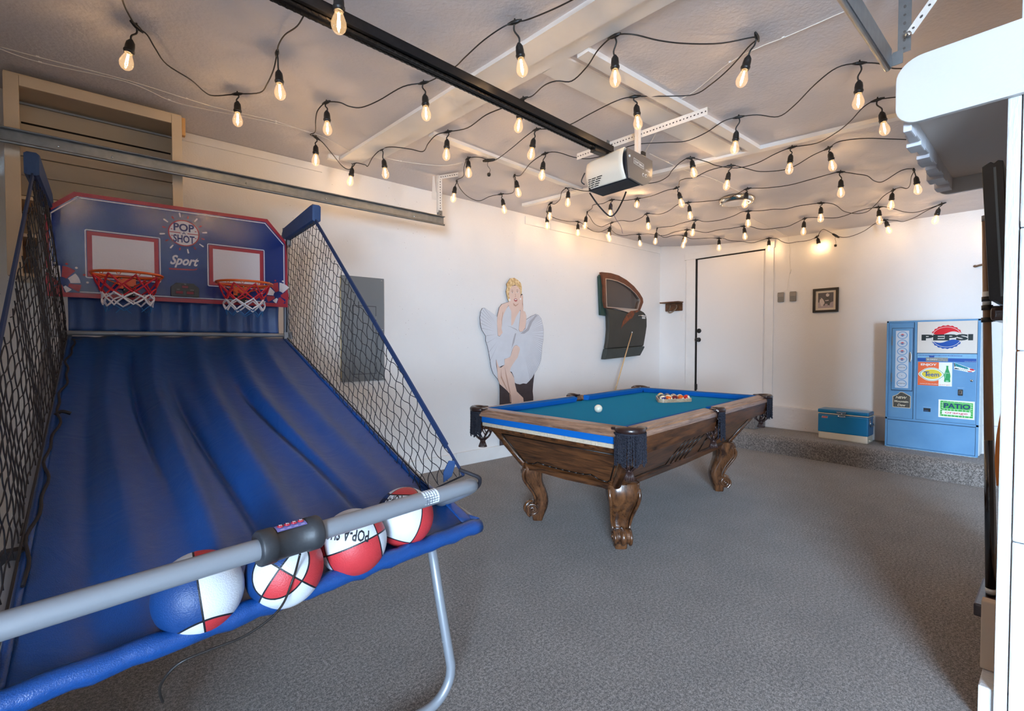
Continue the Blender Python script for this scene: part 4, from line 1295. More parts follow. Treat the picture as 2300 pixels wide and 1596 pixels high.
# pockets
M_PIN = mat('steel_casting', '#c9c9cc', 0.2, metal=1.0)
fr_mesh = None
def strand(len_):
    pts = []
    mb = MB()
    n = 22
    vs = []
    for i in range(n + 1):
        t = i / n
        r0 = 0.0042 + 0.0014 * math.sin(i * PI)
        for k in range(5):
            a = 2 * PI * k / 5 + t * 26
            rr = 0.0030 + 0.0018 * (1 if k in (0, 2) else 0)
            vs.append((rr * math.cos(a), rr * math.sin(a), -len_ * t))
    fs = []
    for i in range(n):
        for k in range(5):
            a = i * 5 + k; b = i * 5 + (k + 1) % 5
            fs.append((a, b, b + 5, a + 5))
    mb.add(vs, fs)
    return mb
def pocket(px, py, a_out, kind):
    """px, py centre of the pocket hole, a_out outward heading"""
    rr = 0.068 if kind == 'corner' else 0.056
    span = 1.70 if kind == 'corner' else 1.25
    pts = []
    n = 22
    for k in range(n + 1):
        a = a_out - span + 2 * span * k / n
        pts.append((px + rr * math.cos(a), py + rr * math.sin(a), ZT - 0.006))
    mb = MB()
    mb.tube(pts, [0.013 + 0.009 * math.sin(PI * k / n) for k in range(n + 1)], 14)
    # ear pieces overlapping the rails
    for k in (0, n):
        p = Vector(pts[k])
        mb.box((p.x - 0.022, p.y - 0.022, ZT - 0.01), (p.x + 0.022, p.y + 0.022, ZT + 0.006), ch=0.006)
    pk = tl(mb, 'pocket', M_LEATHER)
    # cup wall below
    mb = MB(); vs = []
    m_ = 18
    for j in range(2):
        for k in range(m_ + 1):
            a = a_out - span + 2 * span * k / m_
            r2 = rr - 0.006 - 0.004 * j
            vs.append((px + r2 * math.cos(a), py + r2 * math.sin(a), ZT - 0.008 - 0.055 * j))
    mb.add(vs, [(k, k + 1, k + m_ + 2, k + m_ + 1) for k in range(m_)])
    tl(mb, 'pocket_lining', M_LEATHER, pk, solid=0.004)
    for k in (0, n):
        p = Vector(pts[k]); q = Vector((math.cos(a_out), math.sin(a_out), 0))
        tl(MB().sphere((p.x + q.x * 0.03, p.y + q.y * 0.03, ZT - 0.012), 0.008, 10, 8), 'casting_tip', M_PIN, pk)
    # fringe
    mb = MB()
    L0 = 0.165 if kind == 'corner' else 0.185
    cnt = 30 if kind == 'corner' else 13
    sp2 = span * (0.86 if kind == 'corner' else 0.55)
    rs = random.Random(int(px * 100 + py * 77))
    st = strand(L0)
    for k in range(cnt):
        a = a_out - sp2 + 2 * sp2 * k / (cnt - 1)
        r3 = rr + 0.014
        jl = 1.0 + 0.06 * math.sin(k * 0.9) + rs.uniform(-0.02, 0.02) - 0.10 * (1 - abs(2 * k / (cnt - 1) - 1)) * 0
        M_ = Matrix.Translation((px + r3 * math.cos(a), py + r3 * math.sin(a), ZT - 0.018)) @ Matrix.Rotation(rs.uniform(0, 6), 4, 'Z') @ Matrix.Diagonal((1.25, 1.25, jl, 1))
        M_ = M_ @ Matrix.Rotation(rs.uniform(-0.03, 0.03), 4, 'X')
        mb.add(st.v, st.f, M_)
    tl(mb, 'fringe', M_FRINGE, pk, fix=False)
    mb = MB(); mb.tube([(px + (rr + 0.014) * math.cos(a), py + (rr + 0.014) * math.sin(a), ZT - 0.024) for a in [a_out - sp2 + 2 * sp2 * k / 16 for k in range(17)]], 0.006, 6)
    tl(mb, 'fringe_band', M_FRINGE, pk)
    # leather net bag with tassel
    mb = MB()
    K = 8
    zt = ZT - 0.05
    rows = [(rr - 0.01, zt), (rr - 0.008, zt - 0.05), (rr - 0.006, zt - 0.095), (rr * 0.82, zt - 0.135), (rr * 0.28, zt - 0.172)]
    def np_(k, i):
        a = 2 * PI * (k + 0.5 * (i % 2)) / K
        return Vector((px + rows[i][0] * math.cos(a), py + rows[i][0] * math.sin(a), rows[i][1]))
    for i in range(len(rows) - 1):
        for k in range(K):
            for q in ((k, k - 1) if i % 2 == 0 else (k, k + 1)):
                a, c = np_(k, i), np_(q, i + 1)
                mid = (a + c) / 2 + (((a + c) / 2 - Vector((px, py, (a.z + c.z) / 2))).normalized() * 0.005)
                mb.tube([a, mid, c], 0.0042, 5)
    mb.tube([(px, py, zt - 0.168), (px, py, zt - 0.182)], 0.019, 10)
    for k in range(14):
        a = 2 * PI * k / 14
        mb.tube([(px + 0.012 * math.cos(a), py + 0.012 * math.sin(a), zt - 0.18), (px + 0.027 * math.cos(a), py + 0.027 * math.sin(a), zt - 0.222)], 0.0045, 5)
    tl(mb, 'pocket_net', M_NETL, pk)
c_ = 0.062
for sx, sy in ((-1, -1), (-1, 1), (1, 1), (1, -1)):
    pocket(sx * (HX - c_), sy * (HY - c_), math.atan2(sy, sx), 'corner')
for sy in (-1, 1):
    pocket(0, sy * (HY - 0.045), sy * PI / 2, 'side')
# dark pocket drops in the bed
mb = MB()
for x, y, r_ in [(sx * (HX - 0.082), sy * (HY - 0.082), 0.05) for sx in (-1, 1) for sy in (-1, 1)] + [(0, sy * (HY - 0.065), 0.045) for sy in (-1, 1)]:
    mb.add([(p[0], p[1], 0.7575) for p in circ(x, y, r_, 20)], [list(range(20))])
tl(mb, 'pocket_hole', M_DARK)

def tw(x, y, z=0.0):
    c, s = math.cos(TA), math.sin(TA)
    return Vector((TC[0] + x * c - y * s, TC[1] + x * s + y * c, z))
# cue ball
BR = 0.0286
o = MB().sphere((0, 0, 0), BR, 32, 20).build('cue_ball', mat('ivory_ball', '#f1ead2', 0.12, coat=0.5))
o.location = (2.622, 2.147, 0.757 + BR)
tag(o, 'ivory white cue ball alone on the blue cloth', 'ball')
# triangle rack with fifteen balls
tri_c = (3.385, 2.365)       # world centre of the rack
TRA = R(5.6)
Dn = 2 * BR + 0.0006
rowh = Dn * math.sqrt(3) / 2
# base side of the triangle faces the camera-right long side
def rk(i, j):   # row i from the apex (0) to the base (4)
    x = (j - i / 2) * Dn
    y = (2 - i) * rowh + 0.0
    return x, y
def rw(x, y, z):
    c, s = math.cos(RKA), math.sin(RKA)
    return (RKC[0] + x * c - y * s, RKC[1] + x * s + y * c, z)
RKC = (3.644, 2.227); RKA = R(-23.5)
tr_in = 0.0
h_ = 5 * Dn / 2
def tri(off):
    # outline with rounded corners, off = distance outward from the ball envelope
    r0 = BR + off
    pts = []
    for (i, j), a0 in (((0, 0), PI / 6), ((4, 0), 5 * PI / 6), ((4, 4), 9 * PI / 6)):
        x, y = rk(i, j)
        for k in range(7):
            a = a0 + (2 * PI / 3) * k / 6
            pts.append((x + r0 * math.cos(a), y + r0 * math.sin(a)))
    return pts
RK = thing('ball_rack', 'pale wooden triangle rack around the pool balls on the blue cloth', 'rack', (RKC[0], RKC[1], 0.757), RKA)
MB().ring(tri(0.013), tri(0.0015), frame((0, 0, 0), (1, 0, 0), (0, 1, 0)), 0.0005, 0.030).build('rack_frame', wood('pale_maple', '#a98c6d', '#cdb596', (8, 8, 20), 0.4, 0.3), RK, world=False, bevel=0.002)
def pool_ball_mat(name, col, stripe):
    k = NT(name)
    tc = k.n('ShaderNodeTexCoord').outputs['Object']
    sp = k.n('ShaderNodeSeparateXYZ', Vector=tc)
    x, y, z = (k.math('DIVIDE', sp.outputs[i], BR) for i in range(3))
    spot = k.math('GREATER_THAN', k.math('ABSOLUTE', x), 0.86)
    if stripe:
        band = k.math('LESS_THAN', k.math('ABSOLUTE', z), 0.52)
        c = k.mix(band, lin('#f0e6c8'), lin(col))
    else:
        c = k.mix(0.0, lin(col), lin(col))
    c = k.mix(spot, c, lin('#f0e6c8'))
    k.link(c, k.b.inputs['Base Color'])
    k.b.inputs['Roughness'].default_value = 0.12
    k.b.inputs['Coat Weight'].default_value = 0.5
    return k.m
CL = [('yellow', '#e0a020'), ('blue', '#1c3f8f'), ('red', '#c02418'), ('purple', '#3c2a5e'), ('orange', '#e0601c'), ('green', '#1e6b3c'), ('maroon', '#6a1c22'), ('black', '#141414')]
order = [('yellow', 0), ('red', 1), ('blue', 0), ('green', 0), ('black', 0), ('purple', 1), ('orange', 0), ('yellow', 1), ('maroon', 1), ('blue', 1), ('purple', 1), ('orange', 1), ('maroon', 0), ('orange', 0), ('red', 0)]
seen = {}
order = [('yellow', 0), ('green', 1), ('blue', 0), ('green', 0), ('black', 0), ('maroon', 1), ('purple', 0), ('yellow', 1), ('red', 1), ('blue', 1), ('purple', 1), ('orange', 1), ('maroon', 0), ('orange', 0), ('red', 0)]
where = ['apex ball', 'second row', 'second row', 'third row', 'middle of the third row', 'third row', 'fourth row', 'fourth row', 'fourth row', 'fourth row', 'front row', 'front row', 'front row', 'front row', 'front row']
rsb = random.Random(11)
cache = {}
n_ = 0
for i in range(5):
    for j in range(i + 1):
        cname, st = order[n_]
        key = (cname, st)
        if key not in cache:
            cache[key] = pool_ball_mat('pool_ball_' + cname + ('_stripe' if st else ''), dict(CL)[cname], st)
        o = MB().sphere((0, 0, 0), BR, 28, 18).build('pool_ball', cache[key])
        x, y = rk(i, j)
        o.location = rw(x, y, 0.757 + BR)
        o.rotation_euler = (rsb.uniform(-0.6, 0.9), rsb.uniform(-0.5, 0.5), rsb.uniform(0, 6))
        tag(o, ('cream-banded ' + cname + ' striped' if st else 'solid ' + cname) + ' pool ball in the ' + where[n_].replace('apex ball', 'far tip') + ' of the rack', 'ball', 'pool balls in the triangle rack')
        n_ += 1
# cue leaning behind the table against the left wall
def cue_mesh(a, b, mats, fr=(0.0, 0.010, 0.014, 0.36, 0.5, 0.985, 1.0)):
    pass
a = Vector((5.56, 3.985, 1.42)); b = Vector((4.52, 3.62, 0.0))
a = Vector((5.46, 3.885, 1.411)); b = Vector((4.47, 3.655, 0.0))
Cq = thing('pool_cue', 'pale wooden pool cue with white tip leaning on the wall behind the table', 'cue', tuple(b))
L_ = (b - a)
MB().tube([a, a + L_ * 0.012], 0.0068, 12).build('cue_tip', mat('cue_tip_white', '#e8eef4', 0.4), Cq)
MB().tube([a + L_ * 0.012, a + L_ * 0.62], [0.0066, 0.0105], 12).build('cue_shaft', mat('maple_shaft', '#d2b183', 0.35, coat=0.3), Cq)
MB().tube([a + L_ * 0.62, a + L_ * 0.995, b], [0.0105, 0.0145, 0.0145], 12).build('cue_butt', mat('dark_cue_butt', '#3a2418', 0.3, coat=0.5), Cq)

# ------------------------------------------------------------------ vintage vending machine
MX = 6.02
V = thing('vending_machine', 'vintage light blue soda vending machine standing on the carpeted step', 'vending machine', (MX + 0.15, 0.86, 0.2))
M_VB = mat('light_blue_enamel', '#6597c0', 0.4, col2='#5b8eb9', nscale=5, bump=0.03, bscale=40, coat=0.15)
M_VBT = mat('pale_blue_trim', '#7fb3d4', 0.4, noise=0.08, nscale=30)
M_VD = mat('machine_seam', '#1c3552', 0.6)
M_VW = mat('ivory_sign_panel', '#ddd6cd', 0.3, coat=0.2)
M_VLB = mat('label_blue', '#1d4f9f', 0.4)
M_VRED = mat('sign_red', '#d01f2c', 0.3)
M_VBLU = mat('sign_blue', '#1f4fa0', 0.3)
M_VBLK = mat('sign_black', '#1d2a2c', 0.35)
M_VORG = mat('sticker_orange', '#e8693a', 0.4)
M_VYEL = mat('sticker_yellow', '#e3cf3c', 0.4)
M_VGRN = mat('sticker_green', '#2c9a55', 0.4)
M_VGRN2 = mat('sticker_brick_green', '#3fae45', 0.4)
M_VWHT = mat('sticker_white', '#eef0ec', 0.4)
M_VTEAL = mat('sticker_teal', '#17a2a8', 0.4)
M_VPALE = mat('selector_strip', '#c9d3de', 0.35)
M_OVAL = mat('selector_ring_blue', '#6e9fcb', 0.35)
FM = FX(MX)
def ry(y0, y1, z0, z1):       # rectangle by world y, z
    return rect(-max(y0, y1), min(z0, z1), -min(y0, y1), max(z0, z1))
W = 0.61   # unused
body = MB().box((MX + 0.012, 0.522, 0.215), (XB - 0.06, 1.202, 1.472), ch=0.006)
bo = body.build('body', M_VB, V)
# face frame
mb = MB()
for q in ((1.202, 1.186, 0.215, 1.473), (0.539, 0.521, 0.215, 1.473), (1.202, 0.521, 1.457, 1.474), (0.983, 0.964, 0.50, 1.46), (1.202, 0.521, 0.484, 0.503), (1.202, 0.521, 0.206, 0.216)):
    mb.box((MX - 0.003, q[0], q[2]), (MX + 0.015, q[1], q[3]))
mb.build('face_frame', M_VB, V, bevel=0.001)
MB().box((MX + 0.004, 0.53, 0.2), (XB - 0.06, 1.19, 0.214)).build('base_rail', mat('worn_base_rail', '#b9c3c4', 0.6, noise=0.4, nscale=40), V)
MB().box((MX + 0.02, 0.515, 0.22), (XB - 0.065, 0.523, 1.46)).build('side_edge', mat('bare_side_edge', '#c9d0d2', 0.5, noise=0.1, nscale=20), V)
# left recess with selection door
MB().box((MX + 0.008, 1.184, 0.506), (MX + 0.02, 0.985, 1.456)).build('recess_panel', M_VB, V)
MB().box((MX + 0.002, 0.9865, 0.506), (MX + 0.012, 0.9835, 1.456)).build('recess_shadow', M_VD, V)
door = MB().box((MX - 0.002, 1.157, 0.783), (MX + 0.010, 0.998, 1.400), ch=0.003).build('selection_door', M_VB, V)
mb = MB()
for q in ((1.1585, 1.1575, 0.78, 1.403), (0.9975, 0.993, 0.78, 1.403), (1.158, 0.993, 0.776, 0.782), (1.158, 0.993, 1.400, 1.404)):
    mb.box((MX + 0.001, q[0], q[2]), (MX + 0.009, q[1], q[3]))
mb.build('door_seam', M_VD, V)
for z0, z1 in ((1.23, 1.32), (0.862, 0.95)):
    MB().box((MX - 0.005, 1.160, z0), (MX + 0.006, 1.152, z1)).build('hinge', M_STEEL, V)
mb = MB(); mb.prism(circ(-1.0115, 1.115, 0.0095, 20, 0.054), FM, 0.002, 0.014)
mb.build('door_pull', M_CHROME, V, bevel=0.004)
st = MB().prism(ry(1.128, 1.025, 0.805, 1.376), FM, 0.002, 0.004).build('selector_strip', M_VPALE, door)
vals = [1.331, 1.25, 1.17, 1.091, 1.009, 0.929, 0.85]
names = [None, None, None, None, 'HAVE', 'A', 'PEPSI']
for z, t in zip(vals, names):
    mb = MB()
    mb.m(M_OVAL).plate(circ(-1.0757, z, 0.0405, 32, 0.0375), FM, 0.0045)
    mb.m(M_VPALE).plate(circ(-1.0757, z, 0.0335, 32, 0.0305), FM, 0.0050)
    if t is None:
        mb.m(M_VRED).plate(circ(-1.0757, z + 0.002, 0.013, 12, 0.010, a0=0.15, a1=PI - 0.15, full=False), FM, 0.0054)
        mb.m(M_VBLU).plate(circ(-1.0757, z - 0.002, 0.013, 12, 0.010, a0=PI + 0.15, a1=2 * PI - 0.15, full=False), FM, 0.0054)
    mb.build('selector_oval', None, door)
    text(t or 'PEPSI', FM, -1.0757, z - (0.004 if t else 0.003), 0.008 if t else 0.005, M_VBLK, door, width={'HAVE': 0.052, 'A': 0.010, 'PEPSI': 0.056}.get(t, 0.042), n=0.0058, align='CENTER', bold=0.01)
# brand sign panel
sg = MB().prism(ry(0.961, 0.541, 1.158, 1.458), FM, 0.0, 0.006).build('sign_panel', M_VW, V)
cy, cz = -0.750, 1.309
mb = MB()
def capout(r1, r2, n=20):
    o = []
    for k in range(n * 4):
        a = 2 * PI * k / (n * 4)
        w = 1 + 0.035 * math.cos(k * PI / 2 * 1.0)
        o.append((cy + r1 * w * math.cos(a), cz + r2 * w * math.sin(a)))
    return o
co = capout(0.112, 0.110, 21)
up = [p for p in co if p[1] > cz + 0.052]; dn = [p for p in co if p[1] < cz - 0.052]
mb.m(mat('sign_grey', '#c9c4be', 0.4)).plate(co, FM, 0.0064)
mb.m(M_VRED).plate([p for p in co if p[1] >= cz + 0.035], FM, 0.0067)
mb.m(M_VBLU).plate([p for p in co if p[1] <= cz - 0.045], FM, 0.0067)
mb.m(M_VW).plate(circ(cy, cz, 0.105, 48, 0.096), FM, 0.0070)
def wave(ytop, sgn):
    """red (upper) or blue (lower) lens with an S-shaped inner edge"""
    pts = []
    a0 = 0.36 if sgn > 0 else -PI + 0.36
    n = 24
    for k in range(n + 1):
        a = (0.42 + (PI - 0.42 - 0.36) * k / n) if sgn > 0 else (PI + 0.47 + (PI - 0.47 - 0.40) * k / n)
        pts.append((cy + 0.101 * math.cos(a), cz + 0.092 * math.sin(a)))
    p0, p1 = pts[-1], pts[0]
    for k in range(1, 14):
        t = k / 14
        x = p0[0] + (p1[0] - p0[0]) * t
        z = p0[1] + (p1[1] - p0[1]) * t
        z += (-0.016 * math.sin(2 * PI * t) if sgn > 0 else 0.014 * math.sin(2 * PI * t) * 1.0)
        pts.append((x, z))
    return pts
mb.m(M_VRED).plate(wave(0, 1), FM, 0.0074)
mb.m(M_VBLU).plate(wave(0, -1), FM, 0.0074)
mb.build('bottle_cap_emblem', None, sg)
text('PEPSI', FM, -0.930, 1.281, 0.053, M_VBLK, sg, width=0.361, bold=0.05, n=0.0079)
# right hand door
MB().box((MX - 0.001, 0.962, 0.505), (MX + 0.010, 0.541, 1.152), ch=0.002).build('service_door', M_VB, V)
mb = MB()
for q in ((0.9645, 0.9615, 0.503, 1.155), (0.5415, 0.539, 0.503, 1.155), (0.964, 0.54, 1.152, 1.157), (0.964, 0.54, 0.502, 0.506)):
    mb.box((MX + 0.0, q[0], q[2]), (MX + 0.007, q[1], q[3]))
mb.build('door_seam', M_VD, V)
mb = MB(); mb.m(M_VBT).plate(ry(0.958, 0.545, 1.110, 1.150), FM, 0.0013)
mb.m(M_VLB).plate(ry(0.952, 0.640, 1.130, 1.137), FM, 0.0018)
mb.plate(ry(0.958, 0.545, 1.076, 1.108), FM, 0.0018); mb.plate(ry(0.872, 0.835, 1.108, 1.131), FM, 0.0018)
mb.build('blue_band', None, V)
text('TO GET BOTTLE - INSERT COINS - OPEN DOOR - PULL BOTTLE OUT', FM, -0.950, 1.1315, 0.004, M_VPALE, V, width=0.305, n=0.0022)
text('VENDORLATOR', FM, -0.585, 1.080, 0.005, M_VPALE, V, width=0.08, n=0.0022, align='CENTER')
pl = MB().prism(ry(0.895, 0.737, 1.079, 1.114), FM, 0.002, 0.005).build('instruction_plate', mat('worn_plate', '#9a9a95', 0.5, noise=0.35, nscale=90), V)
text('40 CENTS', FM, -0.888, 1.090, 0.011, M_VWHT, pl, width=0.075, n=0.0055)
# orange lemon-lime sticker
tk = MB().prism(ry(0.953, 0.706, 0.8435, 1.069), FM, 0.0012, 0.0020).build('lemon_sticker', M_VWHT, V)
mb = MB()
mb.m(M_VORG).plate(ry(0.953, 0.800, 0.8435, 1.069), FM, 0.0023)
def lemon(cx, cz, rx, rz, tip):
    pts = []
    for k in range(48):
        a = 2 * PI * k / 48
        c, s = math.cos(a), math.sin(a)
        ex = 1 + tip * (abs(c) ** 14)
        pts.append((cx + rx * ex * c, cz + rz * (abs(s) ** 0.9) * (1 if s > 0 else -1)))
    return pts
mb.m(M_VWHT).plate(lemon(-0.851, 0.952, 0.079, 0.0655, 0.24), FM, 0.0026)
mb.m(M_VGRN).plate(lemon(-0.851, 0.952, 0.074, 0.061, 0.22), FM, 0.0029)
mb.m(M_VWHT).plate(lemon(-0.851, 0.952, 0.071, 0.0575, 0.20), FM, 0.0032)
mb.m(M_VYEL).plate(lemon(-0.850, 0.953, 0.066, 0.046, 0.10), FM, 0.0035)
mb.build('lemon_print', None, tk)
text('ENJOY', FM, -0.932, 1.036, 0.020, M_VWHT, tk, width=0.116, bold=0.03, n=0.0028)
text('T', FM, -0.910, 0.932, 0.048, M_VLB, tk, width=0.042, bold=0.012, n=0.0040)
text('eem', FM, -0.882, 0.932, 0.044, M_VLB, tk, width=0.085, bold=0.012, n=0.0040)
text('Lemon & Lime brushed', FM, -0.936, 0.856, 0.009, M_VWHT, tk, width=0.132, n=0.0028, shear=0.3, bold=0.01)
text('up just right!', FM, -0.796, 0.853, 0.009, M_VORG, tk, width=0.078, n=0.0028, shear=0.3, bold=0.01)
bt = [(-0.7485, 1.038), (-0.7325, 1.038), (-0.7335, 1.02), (-0.7315, 1.005), (-0.7200, 0.965), (-0.7165, 0.94), (-0.7195, 0.915), (-0.7165, 0.892), (-0.7200, 0.884), (-0.7590, 0.884), (-0.7620, 0.892), (-0.7590, 0.915), (-0.7620, 0.94), (-0.7590, 0.965), (-0.7490, 1.005), (-0.7470, 1.02)]
mb = MB(); mb.m(M_VGRN).plate(bt, FM, 0.0028)
mb.m(mat('bottle_glint', '#8fd8ac', 0.4)).plate([(-0.752, 0.97), (-0.748, 0.97), (-0.752, 0.92), (-0.756, 0.92)], FM, 0.0031); mb.plate(circ(-0.739, 0.893, 0.012, 10, 0.006), FM, 0.0031)
mb.build('bottle_print', None, tk)
text('Teem', FM, -0.7395, 0.965, 0.008, M_VWHT, tk, width=0.026, n=0.0034, align='CENTER')
# teal sticker
mb = MB()
mb.m(M_VWHT).plate([(-0.694, 1.070), (-0.560, 1.010), (-0.549, 0.999), (-0.563, 0.986), (-0.600, 0.984), (-0.694, 1.008)], FM, 0.0014)
mb.m(M_VTEAL).plate([(-0.688, 1.066), (-0.602, 1.024), (-0.592, 1.008), (-0.682, 1.034)], FM, 0.0018)
mb.m(M_VBLK).plate([(-0.694, 1.066), (-0.689, 1.066), (-0.683, 1.034), (-0.691, 1.028)], FM, 0.0018)
mb.plate([(-0.692, 1.020), (-0.676, 1.020), (-0.655, 1.006), (-0.690, 1.010)], FM, 0.0018)
mb.m(M_VRED).plate([(-0.588, 1.018), (-0.566, 1.014), (-0.552, 1.002), (-0.568, 0.998), (-0.586, 1.004)], FM, 0.0018); mb.plate([(-0.605, 0.995), (-0.575, 0.993), (-0.57, 0.986), (-0.595, 0.986)], FM, 0.0018)
for k in range(5):
    mb.m(M_VBLK).plate([(-0.668 + 0.014 * k, 1.018 - 0.003 * k), (-0.665 + 0.014 * k, 1.018 - 0.003 * k), (-0.652 + 0.014 * k, 1.004 - 0.003 * k), (-0.655 + 0.014 * k, 1.004 - 0.003 * k)], FM, 0.0018)
mb.build('teal_sticker', None, V)
text('PERFORMER', FM, -0.684, 1.038, 0.022, M_VD, V, width=0.082, n=0.0022, rot=-0.38, name='sticker_lettering')
# lock, coin return, coin slot
mb = MB(); mb.m(M_CHROME).lathe([(0.011, 0.001), (0.010, 0.005), (0.004, 0.006), (0.0, 0.006)], 16, FM @ Matrix.Translation((-0.573, 0.907, 0)))
mb.m(M_BLACK).prism(rect(-0.5745, 0.902, -0.5715, 0.912), FM, 0.006, 0.0066)
mb.build('lock', None, V)
mb = MB(); mb.m(M_VB).prism(rrect(-0.670, 0.758, -0.624, 0.826, 0.006), FM, 0.0012, 0.004)
mb.m(M_BLACK).prism(rrect(-0.664, 0.763, -0.629, 0.821, 0.005), FM, 0.004, 0.0045)
mb.m(M_CHROME).prism(rrect(-0.659, 0.776, -0.634, 0.814, 0.006), FM, 0.0045, 0.0075)
mb.m(M_BLACK).prism([(-0.650, 0.805), (-0.643, 0.805), (-0.643, 0.782), (-0.650, 0.782)], FM, 0.0075, 0.008)
mb.build('coin_slot', None, V)
mb = MB(); mb.m(M_BLACK).prism(ry(0.906, 0.854, 0.588, 0.622), FM, 0.0012, 0.0016)
mb.m(M_VD).prism(ry(0.902, 0.870, 0.590, 0.606), FM, 0.0016, 0.003)
mb.build('coin_return', None, V)
text('COIN RETURN', FM, -0.880, 0.630, 0.004, M_VPALE, V, width=0.06, n=0.0018, align='CENTER')
text('INSERT COIN', FM, -0.645, 0.834, 0.004, M_VPALE, V, width=0.045, n=0.0018, align='CENTER')
# wooden-board sticker
dk = MB().prism([(-1.148, 0.717), (-1.110, 0.738), (-1.088, 0.765), (-1.066, 0.765), (-1.030, 0.742), (-1.004, 0.727), (-1.005, 0.606), (-1.146, 0.606)], FM, -0.007, -0.0055).build('dark_sticker', mat('sticker_cream_edge', '#cfc0a6', 0.5), V)
MB().plate([(-1.142, 0.712), (-1.108, 0.733), (-1.086, 0.759), (-1.068, 0.759), (-1.032, 0.738), (-1.009, 0.722), (-1.010, 0.612), (-1.140, 0.612)], FM, -0.0052).build('sticker_ground', mat('sticker_charcoal', '#37352f', 0.5, col2='#55514a', nscale=20, stretch=(1, 12, 1)), dk)
cream = mat('sticker_cream', '#e6dcc2', 0.5)
text('NEW', FM, -1.122, 0.697, 0.024, cream, dk, width=0.088, bold=0.02, n=-0.0048, shear=0.25)
text('Mountain', FM, -1.131, 0.660, 0.020, cream, dk, width=0.108, bold=0.02, n=-0.0048)
text('Dew', FM, -1.108, 0.622, 0.024, cream, dk, width=0.066, bold=0.014, n=-0.0048, shear=0.3)
# green and white sticker
pk = MB().prism(ry(0.797, 0.549, 0.547, 0.715), FM, 0.0012, 0.0020).build('patio_sticker', M_VWHT, V)
mb = MB(); mb.m(M_VGRN2).plate([(-0.784, 0.706), (-0.560, 0.699), (-0.559, 0.560), (-0.785, 0.560)], FM, 0.0023)
mb.m(M_VWHT)
rs = random.Random(4)
for row, z in ((0, 0.700), (1, 0.625), (2, 0.571)):
    for k in range(9):
        x = -0.782 + 0.0245 * k + rs.uniform(-0.004, 0.004)
        mb.plate(rect(x, z - (0.002 if row == 0 else 0.012), x + 0.0022, z + 0.004 + (0.002 if row else 0)), FM, 0.0026)
for x in (-0.772, -0.571):
    for k in range(6):
        z = 0.578 + 0.021 * k
        mb.plate(rect(x - 0.010, z, x + 0.008, z + 0.0022), FM, 0.0026)
line2([(-0.768, 0.692), (-0.573, 0.690), (-0.573, 0.632), (-0.768, 0.632)], 0.0018, FM, 0.0026, closed=True, mb=mb)
mb.m(M_VWHT).plate(ry(0.771, 0.574, 0.576, 0.614), FM, 0.0030)
mb.build('brick_print', None, pk)
text('PATiO', FM, -0.758, 0.641, 0.044, mat('sticker_navy', '#1b2f66', 0.4), pk, width=0.180, bold=0.03, n=0.0034)
text('orange', FM, -0.750, 0.588, 0.022, M_VRED, pk, width=0.156, bold=0.01, n=0.0034)
text('A PRODUCT OF THE PEPSI-COLA COMPANY', FM, -0.750, 0.550, 0.005, M_VRED, pk, width=0.156, n=0.0023)
# lower panel
MB().box((MX - 0.0, 1.184, 0.219), (MX + 0.012, 0.542, 0.478), ch=0.002).build('lower_panel', M_VB, V)
mb = MB()
for q in ((1.1865, 1.184, 0.217, 0.48), (0.5425, 0.540, 0.217, 0.48), (1.185, 0.541, 0.479, 0.482)):
    mb.box((MX + 0.0, q[0], q[2]), (MX + 0.008, q[1], q[3]))
mb.build('panel_seam', M_VD, V)

# ------------------------------------------------------------------ cooler
CX0 = 5.985
K = thing('cooler', 'vintage blue and white metal picnic cooler beside the vending machine', 'cooler', (6.07, 1.56, 0.2))
M_CB = mat('cooler_blue', '#0f78ae', 0.3, coat=0.3, bump=0.02)
M_CW = mat('cooler_cream', '#e2d9c6', 0.45)
cy0, cy1 = 1.335, 1.795
dxc = 0.215
MB().box((CX0 + 0.004, cy0 + 0.004, 0.2), (CX0 + dxc - 0.004, cy1 - 0.004, 0.285), ch=0.014).build('cooler_base', M_CW, K)
MB().box((CX0, cy0, 0.275), (CX0 + dxc, cy1, 0.475), ch=0.012).build('cooler_body', M_CB, K)
MB().box((CX0 - 0.003, cy0 - 0.003, 0.478), (CX0 + dxc + 0.003, cy1 + 0.003, 0.487), ch=0.004).build('cooler_gasket', M_CW, K)
MB().box((CX0 - 0.002, cy0 - 0.002, 0.489), (CX0 + dxc, cy1 + 0.002, 0.528), ch=0.010).build('cooler_lid', M_CB, K)
FK = FX(CX0)
mb = MB()
mb.prism(rect(-1.612, 0.497, -1.530, 0.506), FK, 0.0, 0.014); mb.prism([(-1.618, 0.506), (-1.524, 0.506), (-1.53, 0.515), (-1.612, 0.515)], FK, 0.0, 0.018)
mb.prism(rrect(-1.590, 0.455, -1.545, 0.470, 0.005), FK, 0.0, 0.012)
for y in (-1.595, -1.54): mb.sphere((CX0 - 0.008, -y, 0.463), 0.010, 10, 8)
mb.tube([(CX0 - 0.012, 1.567, 0.47), (CX0 - 0.014, 1.567, 0.50)], 0.006, 8)
mb.build('latch', M_CHROME, K)
lb = MB(); lb.m(M_VWHT).prism([(-1.758, 0.430), (-1.702, 0.430), (-1.698, 0.452), (-1.754, 0.452)], FK, 0.0, 0.001)
lb.m(M_VRED).plate([(-1.755, 0.432), (-1.704, 0.432), (-1.701, 0.450), (-1.752, 0.450)], FK, 0.0014)
lo = lb.build('red_label', None, K)
text('Coleman', FK, -1.750, 0.437, 0.009, M_VWHT, lo, width=0.044, n=0.0017, bold=0.01)
